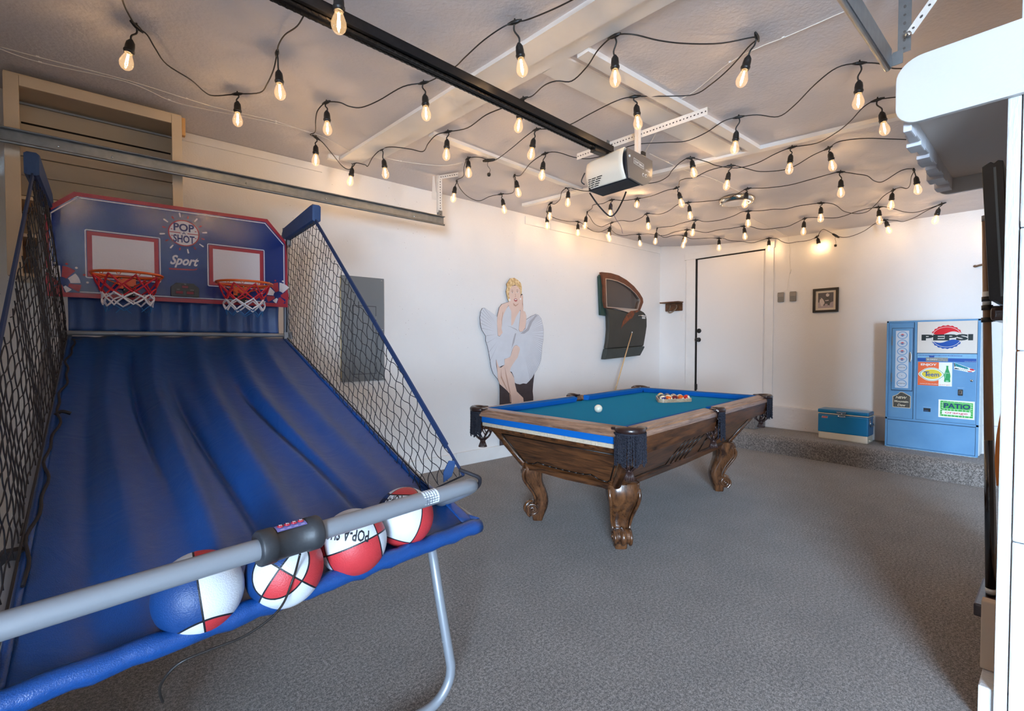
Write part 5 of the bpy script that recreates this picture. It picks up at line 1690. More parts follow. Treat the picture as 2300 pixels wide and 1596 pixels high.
MB().tube([(CX0 + 0.04, cy0 - 0.006, 0.44), (CX0 + 0.04, cy0 - 0.012, 0.38), (CX0 + 0.17, cy0 - 0.012, 0.38), (CX0 + 0.17, cy0 - 0.006, 0.44)], 0.005, 8).build('side_handle', M_CHROME, K)
for x in (CX0 + 0.04, CX0 + 0.17):
    MB().box((x - 0.01, cy0 - 0.008, 0.40), (x + 0.01, cy0, 0.46), ch=0.003).build('handle_plate', M_CHROME, K)
MB().tube([(CX0 + 0.02, cy0, 0.235), (CX0 + 0.02, cy0 - 0.018, 0.235)], 0.007, 8).build('drain_plug', M_CW, K)

# ------------------------------------------------------------------ things on the back wall
FB = FX(XB)
P_ = thing('framed_picture', 'small square black and white photograph in a black frame on the back wall', 'picture', (XB, 1.835, 1.60))
y0, y1, z0, z1 = 1.706, 1.964, 1.612, 1.890
mb = MB(); mb.ring(rect(-y1, z0, -y0, z1), rect(-y1 + 0.026, z0 + 0.026, -y0 - 0.026, z1 - 0.026), FB, 0.001, 0.022)
mb.build('frame', mat('black_frame', '#17110f', 0.3), P_, bevel=0.002)
mb = MB(); mb.plate(rect(-y1 + 0.02, z0 + 0.02, -y0 - 0.02, z1 - 0.02), FB, 0.006)
mb.build('mat_board', mat('cream_mat_board', '#d9cbb8', 0.6), P_)
G0 = mat('photo_dark', '#3a3034', 0.5, noise=0.2, nscale=30); G1 = mat('photo_floor', '#a8979a', 0.5, noise=0.1, nscale=30); G2 = mat('photo_black', '#151014', 0.5); G3 = mat('photo_light', '#d6c8c2', 0.5, noise=0.15, nscale=60); G4 = mat('photo_mid', '#6d6064', 0.5)
a0, b0, s_ = -y1 + 0.052, z0 + 0.050, 0.155
def ph(pts): return [(a0 + x * s_, b0 + z * (s_ + 0.022)) for x, z in pts]
mb = MB(); mb.m(G0).plate(ph(rect(0, 0, 1, 1)), FB, 0.0070)
mb.m(G1).plate(ph([(0, 0), (1, 0), (1, 0.40), (0.6, 0.36), (0, 0.38)]), FB, 0.0073)
mb.m(G3).plate(ph([(0.10, 0.42), (0.12, 0.55), (0.19, 0.68), (0.24, 0.66), (0.34, 0.56), (0.42, 0.40), (0.45, 0.28), (0.38, 0.24), (0.30, 0.12), (0.20, 0.12), (0.16, 0.26)]), FB, 0.0076)
mb.m(G2).plate(ph(circ(0.18, 0.62, 0.03, 10)), FB, 0.0079)
mb.m(G2).plate(ph([(0.42, 0.34), (0.44, 0.56), (0.52, 0.72), (0.74, 0.72), (0.82, 0.60), (0.78, 0.42), (0.92, 0.38), (0.80, 0.34), (0.74, 0.10), (0.64, 0.10), (0.62, 0.26), (0.46, 0.26), (0.44, 0.16), (0.34, 0.16)]), FB, 0.0076)
mb.m(G3).plate(ph(circ(0.62, 0.84, 0.11, 16)), FB, 0.0079); mb.plate(ph([(0.46, 0.50), (0.70, 0.52), (0.69, 0.46), (0.48, 0.45)]), FB, 0.0079); mb.plate(ph(circ(0.69, 0.13, 0.05, 10, 0.03)), FB, 0.0079)
mb.m(G4).plate(ph(circ(0.66, 0.90, 0.03, 8)), FB, 0.0082); mb.plate(ph(rect(0.50, 0.27, 0.62, 0.285)), FB, 0.0082)
mb.build('photograph', None, P_)
gl = NT('picture_glass'); gl.b.inputs['Base Color'].default_value = (1, 1, 1, 1); gl.b.inputs['Roughness'].default_value = 0.03; gl.b.inputs['Alpha'].default_value = 0.08
MB().plate(rect(-y1 + 0.024, z0 + 0.024, -y0 - 0.024, z1 - 0.024), FB, 0.012).build('glass', gl.m, P_)
# twin door-opener wall controls
for y, lab in ((2.315, 'grey wall control for the garage opener, left of the pair'), (2.178, 'grey wall control for the garage opener, right of the pair')):
    B = thing('wall_control', lab, 'wall control', (XB, y, 1.82), group='opener wall controls')
    MB().prism(rrect(-y - 0.034, 1.762, -y + 0.034, 1.880, 0.006), FB, 0.001, 0.022).build('case', mat('grey_control_case', '#77716a', 0.5), B, bevel=0.003)
    MB().prism(rect(-y - 0.034, 1.826, -y + 0.034, 1.872), FB, 0.022, 0.025).build('push_bar', mat('taupe_push_bar', '#8f867b', 0.5), B)
    MB().lathe([(0.003, 0.025), (0.003, 0.0265), (0, 0.027)], 8, FB @ Matrix.Translation((-y - 0.004, 1.853, 0))).build('screw', M_CHROME, B)
pts = [(XB - 0.006, 2.19, 1.885), (XB - 0.006, 2.235, 1.903), (XB - 0.006, 2.245, 1.905), (XB - 0.006, 2.30, 1.89)]
wr = MB(); wr.tube(spline(pts, 4), 0.002, 5)
wr.tube(spline([(XB - 0.005, 2.245, 1.905), (XB - 0.006, 2.24, 1.98), (XB - 0.005, 2.225, 2.08), (XB - 0.007, 2.215, 2.16), (XB - 0.005, 2.225, 2.30), (XB - 0.01, 2.222, 2.42), (XB - 0.006, 2.245, 2.55)], 6), 0.002, 5)
wr.tube([(XB - 0.005, 2.215, 2.10), (XB - 0.012, 2.205, 2.15)], 0.003, 5)
tag(wr.build('control_wire', M_WIRE), 'thin white wire running from the ceiling down to the two wall controls', 'wire')
# light switch
S_ = thing('light_switch', 'white rocker light switch left of the white door', 'switch', (XB, 3.645, 1.62))
MB().prism(rrect(-3.675, 1.563, -3.612, 1.68, 0.004), FB, 0.0005, 0.006).build('plate', M_DOOR, S_, bevel=0.002)
MB().prism(rect(-3.658, 1.588, -3.629, 1.655), FB, 0.006, 0.009).build('rocker', M_DOOR, S_, bevel=0.001)
# small rustic shelf with a horseshoe
S_ = thing('horseshoe_shelf', 'small brown wooden wall shelf with a horseshoe hook near the corner', 'shelf', (XB, 3.80, 1.78))
Mbw = wood('stained_pine', '#3a1f0e', '#6d4323', (8, 8, 14), 0.45, 0.2)
MB().box((XB - 0.135, 3.625, 1.842), (XB - 0.001, 3.93, 1.860), ch=0.004).build('shelf_board', Mbw, S_)
MB().prism(rrect(-3.905, 1.728, -3.635, 1.842, 0.012), FB, 0.001, 0.02).build('back_board', Mbw, S_)
hs = [(XB - 0.024 - 0.10 * max(0, math.sin(a)) * 0.9, -(-3.770 + 0.055 * math.cos(a)), 1.778 - 0.078 * math.sin(a)) for a in [-0.5 + (PI + 1.0) * k / 20 for k in range(21)]]
MB().tube(hs, 0.0095, 8).build('horseshoe', mat('rusty_iron', '#857462', 0.6, metal=0.3, noise=0.4, nscale=50), S_)

# ------------------------------------------------------------------ left wall things
E_ = thing('electrical_panel', 'large grey electrical panel cover on the left wall behind the net', 'electrical panel', (1.685, YL, 0.92))
M_EP = mat('grey_panel_enamel', '#6f7478', 0.5, bump=0.03)
FL = FY(YL)
MB().prism(rect(1.492, 0.918, 1.877, 1.828), FL, 0.001, 0.018).build('cover', M_EP, E_, bevel=0.002)
MB().prism(rect(1.486, 0.925, 1.494, 1.82), FL, 0.001, 0.010).build('cover_gap', mat('raw_wall_edge', '#c9b98f', 0.8), E_)
MB().prism(rect(1.590, 0.985, 1.795, 1.571), FL, 0.018, 0.021).build('breaker_door', M_EP, E_, bevel=0.001)
mb = MB(); mb.ring(rect(1.583, 0.978, 1.802, 1.578), rect(1.590, 0.985, 1.795, 1.571), FL, 0.018, 0.0188); mb.build('door_reveal', mat('panel_reveal', '#3f4346', 0.6), E_)
mb = MB(); mb.ring(rect(1.600, 1.235, 1.665, 1.275), rect(1.605, 1.240, 1.660, 1.270), FL, 0.021, 0.024); mb.build('door_latch', M_EP, E_)
mb = MB()
for x, z in ((1.512, 1.805), (1.855, 1.805), (1.512, 0.94), (1.855, 0.94), (1.512, 1.37), (1.862, 1.37)):
    mb.lathe([(0.006, 0.018), (0.005, 0.021), (0, 0.022)], 10, FL @ Matrix.Translation((x, z, 0)))
mb.build('screw', M_CHROME, E_)
for z in (1.46, 1.08): MB().prism(rect(1.795, z, 1.80, z + 0.03), FL, 0.018, 0.024).build('hinge', M_STEEL, E_)

# cabinet of open shelves high on the left wall
Sh = thing('wall_cabinet', 'cream painted open cabinet high on the left wall behind the backboard', 'cabinet', (-0.03, 3.85, 1.61))
sy = 3.62
x0, x1, zb, zt = -0.412, 0.358, 1.605, 2.665
M_SIDING = mat('cream_painted_siding', '#c9bfae', 0.6, noise=0.05, nscale=9, bump=0.12, bscale=30)
for a, c in ((x0, x0 + 0.016), (x1 - 0.016, x1)):
    MB().box((a, sy + 0.018, zb), (c, YL - 0.001, zt)).build('side', M_CREAM, Sh)
mb = MB()
MB().box((x0, sy, zb), (x0 + 0.058, sy + 0.02, zt - 0.0), ch=0.002).build('face_stile', M_CREAM, Sh)
MB().box((x1 - 0.052, sy, zb), (x1, sy + 0.02, zt - 0.0), ch=0.002).build('face_stile', M_CREAM, Sh)
MB().box((x0 + 0.059, sy, zt - 0.055), (x1 - 0.053, sy + 0.02, zt), ch=0.002).build('face_rail', M_CREAM, Sh)
MB().box((x0 + 0.016, sy + 0.02, zb), (x1 - 0.016, YL - 0.001, zb + 0.018)).build('bottom', M_CREAM, Sh)
MB().box((x0, sy + 0.02, zt - 0.0), (x1, YL - 0.001, zt + 0.014)).build('top', M_CREAM, Sh)
MB().box((x1 + 0.001, sy + 0.012, zt - 0.11), (x1 + 0.02, sy + 0.05, zt), ch=0.003).build('corner_block', mat('bare_pine', '#c79a62', 0.6), Sh)
for z in (2.02, 1.82):
    MB().box((x0 + 0.017, sy + 0.03, z), (x1 - 0.017, YL - 0.03, z + 0.018)).build('shelf', M_CREAM, Sh)
zz = zb + 0.03
k = 0
for h in (0.19, 0.19, 0.10, 0.12, 0.11, 0.30, 0.13):
    MB().box((x0 + 0.017, YL - 0.022 - 0.006 * (k % 2), zz), (x1 - 0.017, YL - 0.001, min(zt - 0.02, zz + h - 0.004)), ch=0.003).build('siding_board', M_SIDING, Sh)
    zz += h; k += 1
MB().box((x0 + 0.03, YL - 0.032, zt - 0.135), (x1 - 0.03, YL - 0.028, zt - 0.125)).build('dark_gap', M_DARK, Sh)
# free-standing cut-out figure
Cu = thing('cardboard_cutout', 'life-size cardboard cutout of a smiling blonde person in a billowing white halter dress', 'cutout', (3.4, YL, 0.14))
CUT = {
'board': [(3.353,1.965),(3.411,1.975),(3.471,1.953),(3.507,1.925),(3.521,1.881),(3.521,1.836),(3.516,1.808),(3.538,1.801),(3.543,1.765),(3.541,1.71),(3.546,1.656),(3.543,1.62),(3.574,1.607),(3.592,1.567),(3.592,1.521),(3.667,1.561),(3.743,1.59),(3.788,1.579),(3.827,1.539),(3.853,1.464),(3.863,1.408),(3.86,1.294),(3.841,1.219),(3.832,1.134),(3.824,1.068),(3.802,1.012),(3.763,0.947),(3.719,0.902),(3.7,0.791),(3.691,0.699),(3.7,0.637),(3.706,0.492),(3.204,0.537),(3.206,0.756),(3.198,0.827),(3.176,0.863),(3.115,0.927),(3.088,0.988),(3.066,1.1),(3.04,1.212),(3.013,1.28),(3.016,1.327),(2.965,1.39),(2.944,1.449),(2.939,1.524),(2.95,1.584),(2.971,1.619),(2.998,1.624),(3.072,1.589),(3.169,1.537),(3.177,1.568),(3.199,1.638),(3.233,1.675),(3.295,1.696),(3.336,1.707),(3.318,1.728),(3.303,1.776),(3.292,1.819),(3.307,1.864),(3.298,1.898)],
'dress': [(2.998,1.622),(3.072,1.588),(3.169,1.536),(3.167,1.464),(3.177,1.333),(3.204,1.325),(3.244,1.365),(3.229,1.413),(3.233,1.483),(3.252,1.554),(3.295,1.626),(3.347,1.681),(3.365,1.673),(3.367,1.594),(3.367,1.451),(3.376,1.445),(3.4,1.47),(3.435,1.543),(3.465,1.607),(3.483,1.639),(3.501,1.609),(3.495,1.545),(3.483,1.473),(3.477,1.4),(3.495,1.378),(3.531,1.383),(3.578,1.42),(3.592,1.52),(3.667,1.559),(3.743,1.588),(3.788,1.578),(3.824,1.539),(3.851,1.464),(3.86,1.408),(3.858,1.294),(3.838,1.219),(3.829,1.134),(3.821,1.068),(3.799,1.012),(3.761,0.947),(3.716,0.902),(3.681,0.857),(3.637,0.822),(3.593,0.792),(3.544,0.8),(3.495,0.791),(3.447,0.8),(3.418,0.815),(3.406,0.879),(3.376,0.934),(3.347,0.944),(3.353,0.979),(3.4,1.032),(3.459,1.093),(3.495,1.183),(3.483,1.211),(3.447,1.233),(3.412,1.224),(3.388,1.193),(3.37,1.149),(3.353,1.104),(3.318,1.091),(3.27,1.079),(3.272,1.017),(3.227,1.005),(3.199,0.993),(3.176,1.02),(3.152,1.082),(3.154,1.021),(3.173,0.924),(3.176,0.867),(3.117,0.928),(3.09,0.988),(3.069,1.1),(3.042,1.212),(3.015,1.28),(3.018,1.327),(2.967,1.39),(2.947,1.449),(2.941,1.524),(2.952,1.584),(2.973,1.617)],
'skin': [(3.336,1.705),(3.341,1.685),(3.295,1.626),(3.252,1.554),(3.233,1.483),(3.229,1.413),(3.244,1.365),(3.204,1.329),(3.18,1.334),(3.167,1.464),(3.171,1.542),(3.179,1.568),(3.201,1.639),(3.235,1.673),(3.295,1.694)],
'chest': [(3.347,1.743),(3.365,1.673),(3.367,1.594),(3.367,1.451),(3.376,1.445),(3.4,1.47),(3.435,1.543),(3.465,1.607),(3.483,1.639),(3.495,1.653),(3.471,1.697),(3.4,1.72)],
'face': [(3.351,1.876),(3.447,1.897),(3.501,1.87),(3.509,1.817),(3.501,1.753),(3.483,1.707),(3.447,1.678),(3.411,1.672),(3.376,1.687),(3.353,1.726),(3.336,1.769),(3.336,1.831)],
'arm': [(3.501,1.753),(3.516,1.79),(3.536,1.799),(3.541,1.755),(3.538,1.692),(3.546,1.647),(3.543,1.62),(3.574,1.605),(3.59,1.567),(3.59,1.512),(3.574,1.425),(3.531,1.385),(3.495,1.38),(3.479,1.405),(3.485,1.473),(3.497,1.545),(3.503,1.618),(3.477,1.652),(3.477,1.688)],
'legs': [(3.154,1.081),(3.193,0.993),(3.221,0.988),(3.272,1.017),(3.272,1.077),(3.318,1.091),(3.353,1.102),(3.373,1.149),(3.39,1.193),(3.412,1.223),(3.447,1.231),(3.485,1.209),(3.495,1.183),(3.459,1.093),(3.4,1.032),(3.355,0.979),(3.347,0.944),(3.376,0.916),(3.406,0.87),(3.423,0.788),(3.447,0.714),(3.495,0.675),(3.544,0.635),(3.569,0.56),(3.376,0.575),(3.359,0.684),(3.295,0.742),(3.204,0.809),(3.179,0.863),(3.173,0.933)],
'hair': [(3.353,1.965),(3.411,1.975),(3.471,1.953),(3.507,1.925),(3.521,1.881),(3.521,1.836),(3.516,1.804),(3.501,1.798),(3.495,1.852),(3.459,1.885),(3.423,1.9),(3.376,1.883),(3.347,1.845),(3.332,1.804),(3.339,1.752),(3.347,1.717),(3.33,1.711),(3.318,1.728),(3.303,1.776),(3.292,1.819),(3.307,1.864),(3.298,1.898)],
}
FC = FY(3.99)
M_CDARK = mat('printed_dark_floor', '#43393c', 0.7, noise=0.25, nscale=14); M_CDR = mat('printed_white_dress', '#d2d3d8', 0.7, noise=0.05, nscale=12)
M_CSK = mat('printed_skin', '#e2c4b4', 0.7, noise=0.06, nscale=10); M_CHR = mat('printed_blonde_hair', '#ecd3a2', 0.7, col2='#b8905c', nscale=38)
M_CLINE = mat('printed_grey_pleat', '#a9a6ab', 0.7); M_CLIP = mat('printed_red_lips', '#a8433f', 0.6); M_CBR = mat('printed_brown', '#7a5a48', 0.7); M_CSH = mat('printed_skin_shade', '#bd9580', 0.7); M_CWH = mat('printed_white', '#efeeec', 0.7)
bd_ = CUT['board']; bd_ = [((3.70, 0.139) if p == (3.706, 0.492) else (3.205, 0.139) if p == (3.204, 0.537) else p) for p in bd_]
MB().prism(bd_, FC, 0.0, 0.006).build('board', M_CDARK, Cu)
dress = MB().prism(CUT['dress'], FC, 0.006, 0.0068).build('dress_print', M_CDR, Cu)
CUT['neck'] = [(3.335, 1.76), (3.50, 1.75), (3.51, 1.64), (3.44, 1.55), (3.37, 1.60), (3.33, 1.66)]
mb = MB()
for key in ('skin', 'neck', 'chest', 'face', 'arm', 'legs'):
    mb.m(M_CSK).prism(CUT[key] if key != 'legs' else [(p if p[1] > 0.6 else (p[0] + 0.03, 0.20)) for p in CUT[key]], FC, 0.0066, 0.0071 + 0.00015 * list(CUT).index(key) % 0.0012)
mb.build('skin_print', None, Cu)
MB().prism(CUT['hair'], FC, 0.0070, 0.0090).build('hair_print', M_CHR, Cu)
mb = MB()
rs = random.Random(5)
def fan(c, pts, r0=0.25):
    for p in pts:
        q = (c[0] + (p[0] - c[0]) * r0, c[1] + (p[1] - c[1]) * r0)
        d = Vector((p[0] - q[0], p[1] - q[1])).normalized(); s = Vector((-d.y, d.x)) * 0.0025
        mb.plate([(q[0], q[1]), (p[0] + s.x, p[1] + s.y), (p[0] - s.x, p[1] - s.y)], FC, 0.0070)
mb.m(M_CLINE)
rim = [p for p in CUT['dress'] if p[0] > 3.60]
rim2 = []
for a, c in zip(rim[:-1], rim[1:]):
    for t in (0, 0.33, 0.66): rim2.append((a[0] + (c[0] - a[0]) * t, a[1] + (c[1] - a[1]) * t))
fan((3.50, 1.36), rim2, 0.45)
rimL = [(3.0, 1.615), (2.975, 1.60), (2.955, 1.575), (2.945, 1.54), (2.945, 1.50), (2.95, 1.46), (2.965, 1.41), (3.02, 1.33), (3.02, 1.25), (3.05, 1.15), (3.07, 1.06)]
fan((3.25, 1.36), rimL, 0.35)
mb.m(M_CLINE).plate([(3.60, 1.42), (3.64, 1.50), (3.74, 1.58), (3.76, 1.575), (3.68, 1.49), (3.63, 1.40), (3.56, 1.36), (3.50, 1.36)], FC, 0.0071)
mb.plate([(3.36, 1.15), (3.39, 1.28), (3.42, 1.36), (3.44, 1.365), (3.41, 1.26), (3.375, 1.20)], FC, 0.0071)
mb.plate([(3.30, 1.445), (3.36, 1.435), (3.44, 1.41), (3.48, 1.38), (3.44, 1.40), (3.36, 1.43)], FC, 0.0071)
mb.build('pleat_print', None, Cu)['kind'] = 'stuff'
mb = MB()
for ex, ez in ((3.379, 1.809), (3.453, 1.818)):
    mb.m(M_CWH).prism(circ(ex, ez, 0.013, 12, 0.006), FC, 0.0088, 0.0092)
    mb.m(M_CBR).prism(circ(ex, ez + 0.001, 0.006, 10, 0.006), FC, 0.0092, 0.0096)
    mb.plate([(ex - 0.018, ez + 0.010), (ex, ez + 0.018), (ex + 0.018, ez + 0.010), (ex, ez + 0.012)], FC, 0.0094)
    mb.plate([(ex - 0.020, ez + 0.024), (ex, ez + 0.032), (ex + 0.020, ez + 0.024), (ex, ez + 0.027)], FC, 0.0094)
mb.m(M_CSH).plate([(3.418, 1.80), (3.426, 1.772), (3.412, 1.766), (3.424, 1.762), (3.432, 1.770), (3.426, 1.80)], FC, 0.0094)
mb.m(M_CLIP).prism(circ(3.429, 1.732, 0.024, 16, 0.017), FC, 0.0090, 0.0095)
mb.m(M_CWH).plate(circ(3.429, 1.736, 0.016, 12, 0.006), FC, 0.0098)
mb.m(M_CWH).prism(circ(3.341, 1.727, 0.012, 12, 0.014), FC, 0.0094, 0.0106); mb.prism(circ(3.500, 1.748, 0.008, 12, 0.011), FC, 0.0094, 0.0106)
mb.build('face_print', None, Cu)
mb = MB()
mb.m(M_CSH)
for q in ([(3.39, 1.70), (3.43, 1.675), (3.475, 1.70), (3.46, 1.68), (3.43, 1.66), (3.40, 1.67)], [(3.53, 1.79), (3.525, 1.70), (3.53, 1.64), (3.535, 1.70)], [(3.25, 1.60), (3.235, 1.50), (3.235, 1.42), (3.228, 1.50), (3.24, 1.58)], [(3.27, 1.0), (3.30, 0.90), (3.35, 0.72), (3.36, 0.60), (3.35, 0.60), (3.335, 0.72), (3.285, 0.90)], [(3.218, 0.99), (3.226, 0.90), (3.28, 0.80), (3.33, 0.70), (3.27, 0.79), (3.215, 0.88)]):
    mb.plate(q, FC, 0.0094)
for k in range(9):
    a = rs.uniform(0, PI)
    c = (3.41 + 0.07 * math.cos(a * 1.1), 1.90 + 0.035 * math.sin(a * 1.3))
mb.build('shading_print', None, Cu)

# vehicle door hung as decoration
D_ = thing('car_door', 'old rusty dark green rear car door with window frame hung on the wall', 'car door', (5.35, YL, 1.04))
FD = FY(3.93)
M_DG = NT('weathered_dark_green_paint')
tc = M_DG.n('ShaderNodeTexCoord').outputs['Object']
n1 = M_DG.n('ShaderNodeTexNoise', Vector=tc, Scale=5.0, Detail=6.0)
n2 = M_DG.n('ShaderNodeTexNoise', Vector=tc, Scale=60.0, Detail=4.0)
c_ = M_DG.mix(M_DG.math('MULTIPLY', n1.outputs[0], 0.9), lin('#26241f'), lin('#3a3a34'))
M_DG.link(c_, M_DG.b.inputs['Base Color']); M_DG.b.inputs['Roughness'].default_value = 0.5
M_DG = M_DG.m
M_RUST = mat('rust_brown_paint', '#6b3a22', 0.6, col2='#52301f', nscale=14); M_DGR = mat('bottle_green_edge', '#1d3b36', 0.45); M_SILL = mat('greenish_sill_panel', '#343a38', 0.5, noise=0.2, nscale=12)
M_CR = mat('tarnished_chrome', '#b9aba0', 0.3, metal=0.8); M_WIN = mat('dark_smoked_glass', '#3a302c', 0.15, coat=0.3)
# lower body panel: gently bulged
low = [(4.948, 1.716), (5.10, 1.708), (5.30, 1.690), (5.45, 1.668), (5.53, 1.700), (5.62, 1.722), (5.72, 1.720), (5.79, 1.700), (5.84, 1.666), (5.866, 1.600), (5.868, 1.50), (5.843, 1.394), (5.792, 1.216), (4.956, 1.179), (4.985, 1.284), (5.005, 1.446), (4.995, 1.607), (4.965, 1.68)]
MB().prism(low, FY(3.965), -0.02, 0.045).build('door_skin', M_DG, D_, bevel=0.018)
MB().prism([(4.870, 1.623), (4.978, 1.616), (4.995, 1.66), (4.93, 1.74), (4.93, 2.10), (4.86, 2.15), (4.836, 2.12)], FY(3.975), -0.015, 0.02).build('hinge_edge', M_DGR, D_, bevel=0.005)
MB().prism([(4.956, 1.180), (5.792, 1.214), (5.803, 1.200), (5.696, 1.083), (4.912, 1.043), (4.930, 1.10)], FY(3.965), -0.02, 0.052).build('rocker_panel', M_SILL, D_, bevel=0.008)
outer = [(4.848, 2.174), (5.038, 2.180), (5.208, 2.164), (5.386, 2.118), (5.555, 2.047), (5.687, 1.962), (5.762, 1.895), (5.777, 1.838), (5.70, 1.716), (4.93, 1.716), (4.900, 1.80), (4.895, 2.0)]
inner = [(4.925, 2.100), (5.038, 2.102), (5.170, 2.092), (5.320, 2.062), (5.460, 2.015), (5.600, 1.945), (5.690, 1.875), (5.697, 1.845), (5.640, 1.722), (4.948, 1.722), (4.940, 1.80), (4.930, 2.0)]
MB().ring(outer, inner, FY(3.965), 0.0, 0.040).build('window_surround', M_RUST, D_)
inn2 = [(x * 0.962 + 5.30 * 0.038, z * 0.94 + 1.90 * 0.06) for x, z in inner]
MB().ring(inner, inn2, FY(3.965), 0.01, 0.043).build('window_trim', M_CR, D_)
MB().prism(inn2, FY(3.965), 0.0, 0.018).build('window_glass', M_WIN, D_)
MB().prism([(5.44, 1.735), (5.45, 1.735), (5.45, 1.98), (5.44, 1.99)], FY(3.965), 0.02, 0.024).build('window_divider', M_CR, D_) if False else None
MB().prism([(5.12, 1.716), (5.62, 1.722), (5.53, 1.700), (5.45, 1.672), (5.30, 1.694)], FY(3.965), 0.03, 0.047).build('belt_trim', M_CR, D_)
MB().prism([(5.25, 1.45), (5.30, 1.56), (5.38, 1.65), (5.47, 1.70), (5.62, 1.715), (5.66, 1.705), (5.56, 1.67), (5.50, 1.60), (5.44, 1.58), (5.36, 1.53), (5.28, 1.48)], FY(3.919), 0.0, 0.0025).build('rust_patch', mat('rust_orange', '#84421f', 0.6, col2='#4a2d1c', nscale=18), D_)
mb = MB(); mb.tube([(5.64, 3.912, 1.640), (5.72, 3.900, 1.645), (5.82, 3.908, 1.640)], [0.005, 0.012, 0.010], 10); mb.box((5.72, 3.905, 1.600), (5.80, 3.925, 1.632), ch=0.006)
mb.build('door_handle', M_CHROME, D_)
for x, z in ((5.02, 1.165), (5.22, 1.168), (5.45, 1.183), (5.68, 1.19)):
    MB().lathe([(0.004, 0.052), (0.003, 0.055), (0, 0.0555)], 6, FY(3.965) @ Matrix.Translation((x, z, 0))).build('rivet', M_BLACK, D_)

# ------------------------------------------------------------------ garage door tracks, opener and rail
def perforated(mb, mbh, F, L, w, t=0.002, n=None, flange=True):
    """perforated angle iron along u of frame F: one face with holes plus a flange"""
    mb.prism(rect(0, -w / 2, L, w / 2), F, 0, t)
    if flange: mb.prism(rect(0, w / 2 - t, L, w / 2), F, -w * 0.8, 0)
    n = n or int(L / 0.022)
    for k in range(n):
        u = (k + 0.5) * L / n
        mbh.prism(circ(u, 0, 0.0065 if k % 2 else 0.0045, 8, 0.0045), F, t, t + 0.0004)
M_HOLE = mat('perforation_dark', '#4a4340', 0.8)
def track(y, lab, side):
    TZ = 2.315; TE = 2.235 if side > 0 else 2.26
    t = thing('door_track', lab, 'door track', (1.0, y, TZ))
    def path(dz, dy):
        pts = [(TE, y + dy, TZ + dz), (1.2, y + dy, TZ + dz), (-0.36, y + dy, TZ + dz)]
        for k in range(0, 9):
            a = PI / 2 * k / 8
            rr = 0.30 + dz
            pts.append((-0.42 - rr * math.sin(a), y + dy, TZ - 0.30 + rr * math.cos(a)))
        pts.append((-0.42 - (0.30 + dz), y + dy, 0.10))
        return pts
    mb = MB()
    # web
    a = path(0.036, 0.0); b = path(-0.036, 0.0)
    vs = []
    for p, q in zip(a, b):
        vs += [p, q, (p[0], p[1] + 0.003, p[2]), (q[0], q[1] + 0.003, q[2])]
    fs = []
    for i in range(len(a) - 1):
        k = 4 * i
        fs += [(k, k + 4, k + 5, k + 1), (k + 2, k + 3, k + 7, k + 6), (k, k + 2, k + 6, k + 4), (k + 1, k + 5, k + 7, k + 3)]
    fs += [(0, 1, 3, 2)]
    mb.add(vs, fs)
    mb.build('web', M_STEEL, t)
    s = -side
    mb = MB(); mb.tube(path(-0.034, s * 0.012), 0.009, 10); mb.build('rolled_lip', M_STEEL, t)
    mb = MB()
    for dy in (0.006, 0.020): mb.tube(path(0.036, s * dy), 0.0045, 8)
    mb.build('top_lip', M_STEEL, t)
    for x in (-0.20, 0.02, 0.70, 1.22, 1.65, 1.95):
        MB().lathe([(0.006, 0), (0.005, 0.003), (0, 0.004)], 10, frame((x, y - (0.0 if side > 0 else -0.003), TZ - 0.005), (1, 0, 0) if side > 0 else (-1, 0, 0), (0, 0, 1))).build('bolt', M_CHROME, t)
    return t
tr = track(3.56, 'galvanised garage door track along the left wall above the arcade game', 1)
mb = MB(); mh = MB()
F_ = frame((2.392, 3.862, 2.30), (0, 0, 1), (1, 0, 0))
perforated(mb, mh, frame((2.205, 3.568, 2.39), (0, 0, 1), (-1, 0, 0)), 0.32, 0.038)
h_ = mb.build('hanger', M_WHITEMETAL, tr); mh.build('perforation', M_HOLE, h_)['kind'] = 'stuff'
mb = MB(); mh = MB()
perforated(mb, mh, frame((2.205, 3.564, 2.29), (0, 0, 1), (-1, 0, 0)), 0.115, 0.036)
h_ = mb.build('hanger', M_STEEL, tr, label='bare steel lower hanger'); mh.build('perforation', M_HOLE, h_)['kind'] = 'stuff'
mb = MB(); mh = MB()
perforated(mb, mh, frame((2.19, 3.58, 2.69), (0.45, -0.9, 0), (0, 0, 1)), 0.20, 0.034)
h_ = mb.build('hanger', M_WHITEMETAL, tr); mh.build('perforation', M_HOLE, h_)['kind'] = 'stuff'
MB().prism([(0, 0), (0.05, 0), (0.025, 0.20), (0.01, 0.20)], frame((2.14, 3.60, 2.50), (1, 0, 0), (0, 0, 1)), 0, 0.003).build('gusset', M_WHITEMETAL, tr)
tr2 = track(0.452, 'galvanised garage door track end at the upper right beside the white shelf', -1)
mb = MB(); mh = MB()
perforated(mb, mh, frame((2.33, 0.428, 2.355), (0, 0, 1), (0, 1, 0)), 0.345, 0.040, n=11)
h_ = mb.build('hanger', M_STEEL, tr2); mh.build('perforation', M_HOLE, h_)['kind'] = 'stuff'
mb = MB(); mh = MB()
perforated(mb, mh, frame((2.322, 0.412, 2.415), (0, -0.60, 0.80), (0, 0.80, 0.60)), 0.34, 0.026, n=9, flange=False)
h_ = mb.build('brace_strap', M_WHITEMETAL, tr2); mh.build('perforation', M_HOLE, h_)['kind'] = 'stuff'
MB().lathe([(0.011, 0), (0.011, 0.008), (0.006, 0.008), (0.006, 0.014), (0, 0.014)], 6, frame((2.320, 0.415, 2.412), (0, -1, 0), (0, 0, 1))).build('bolt', M_CHROME, tr2)
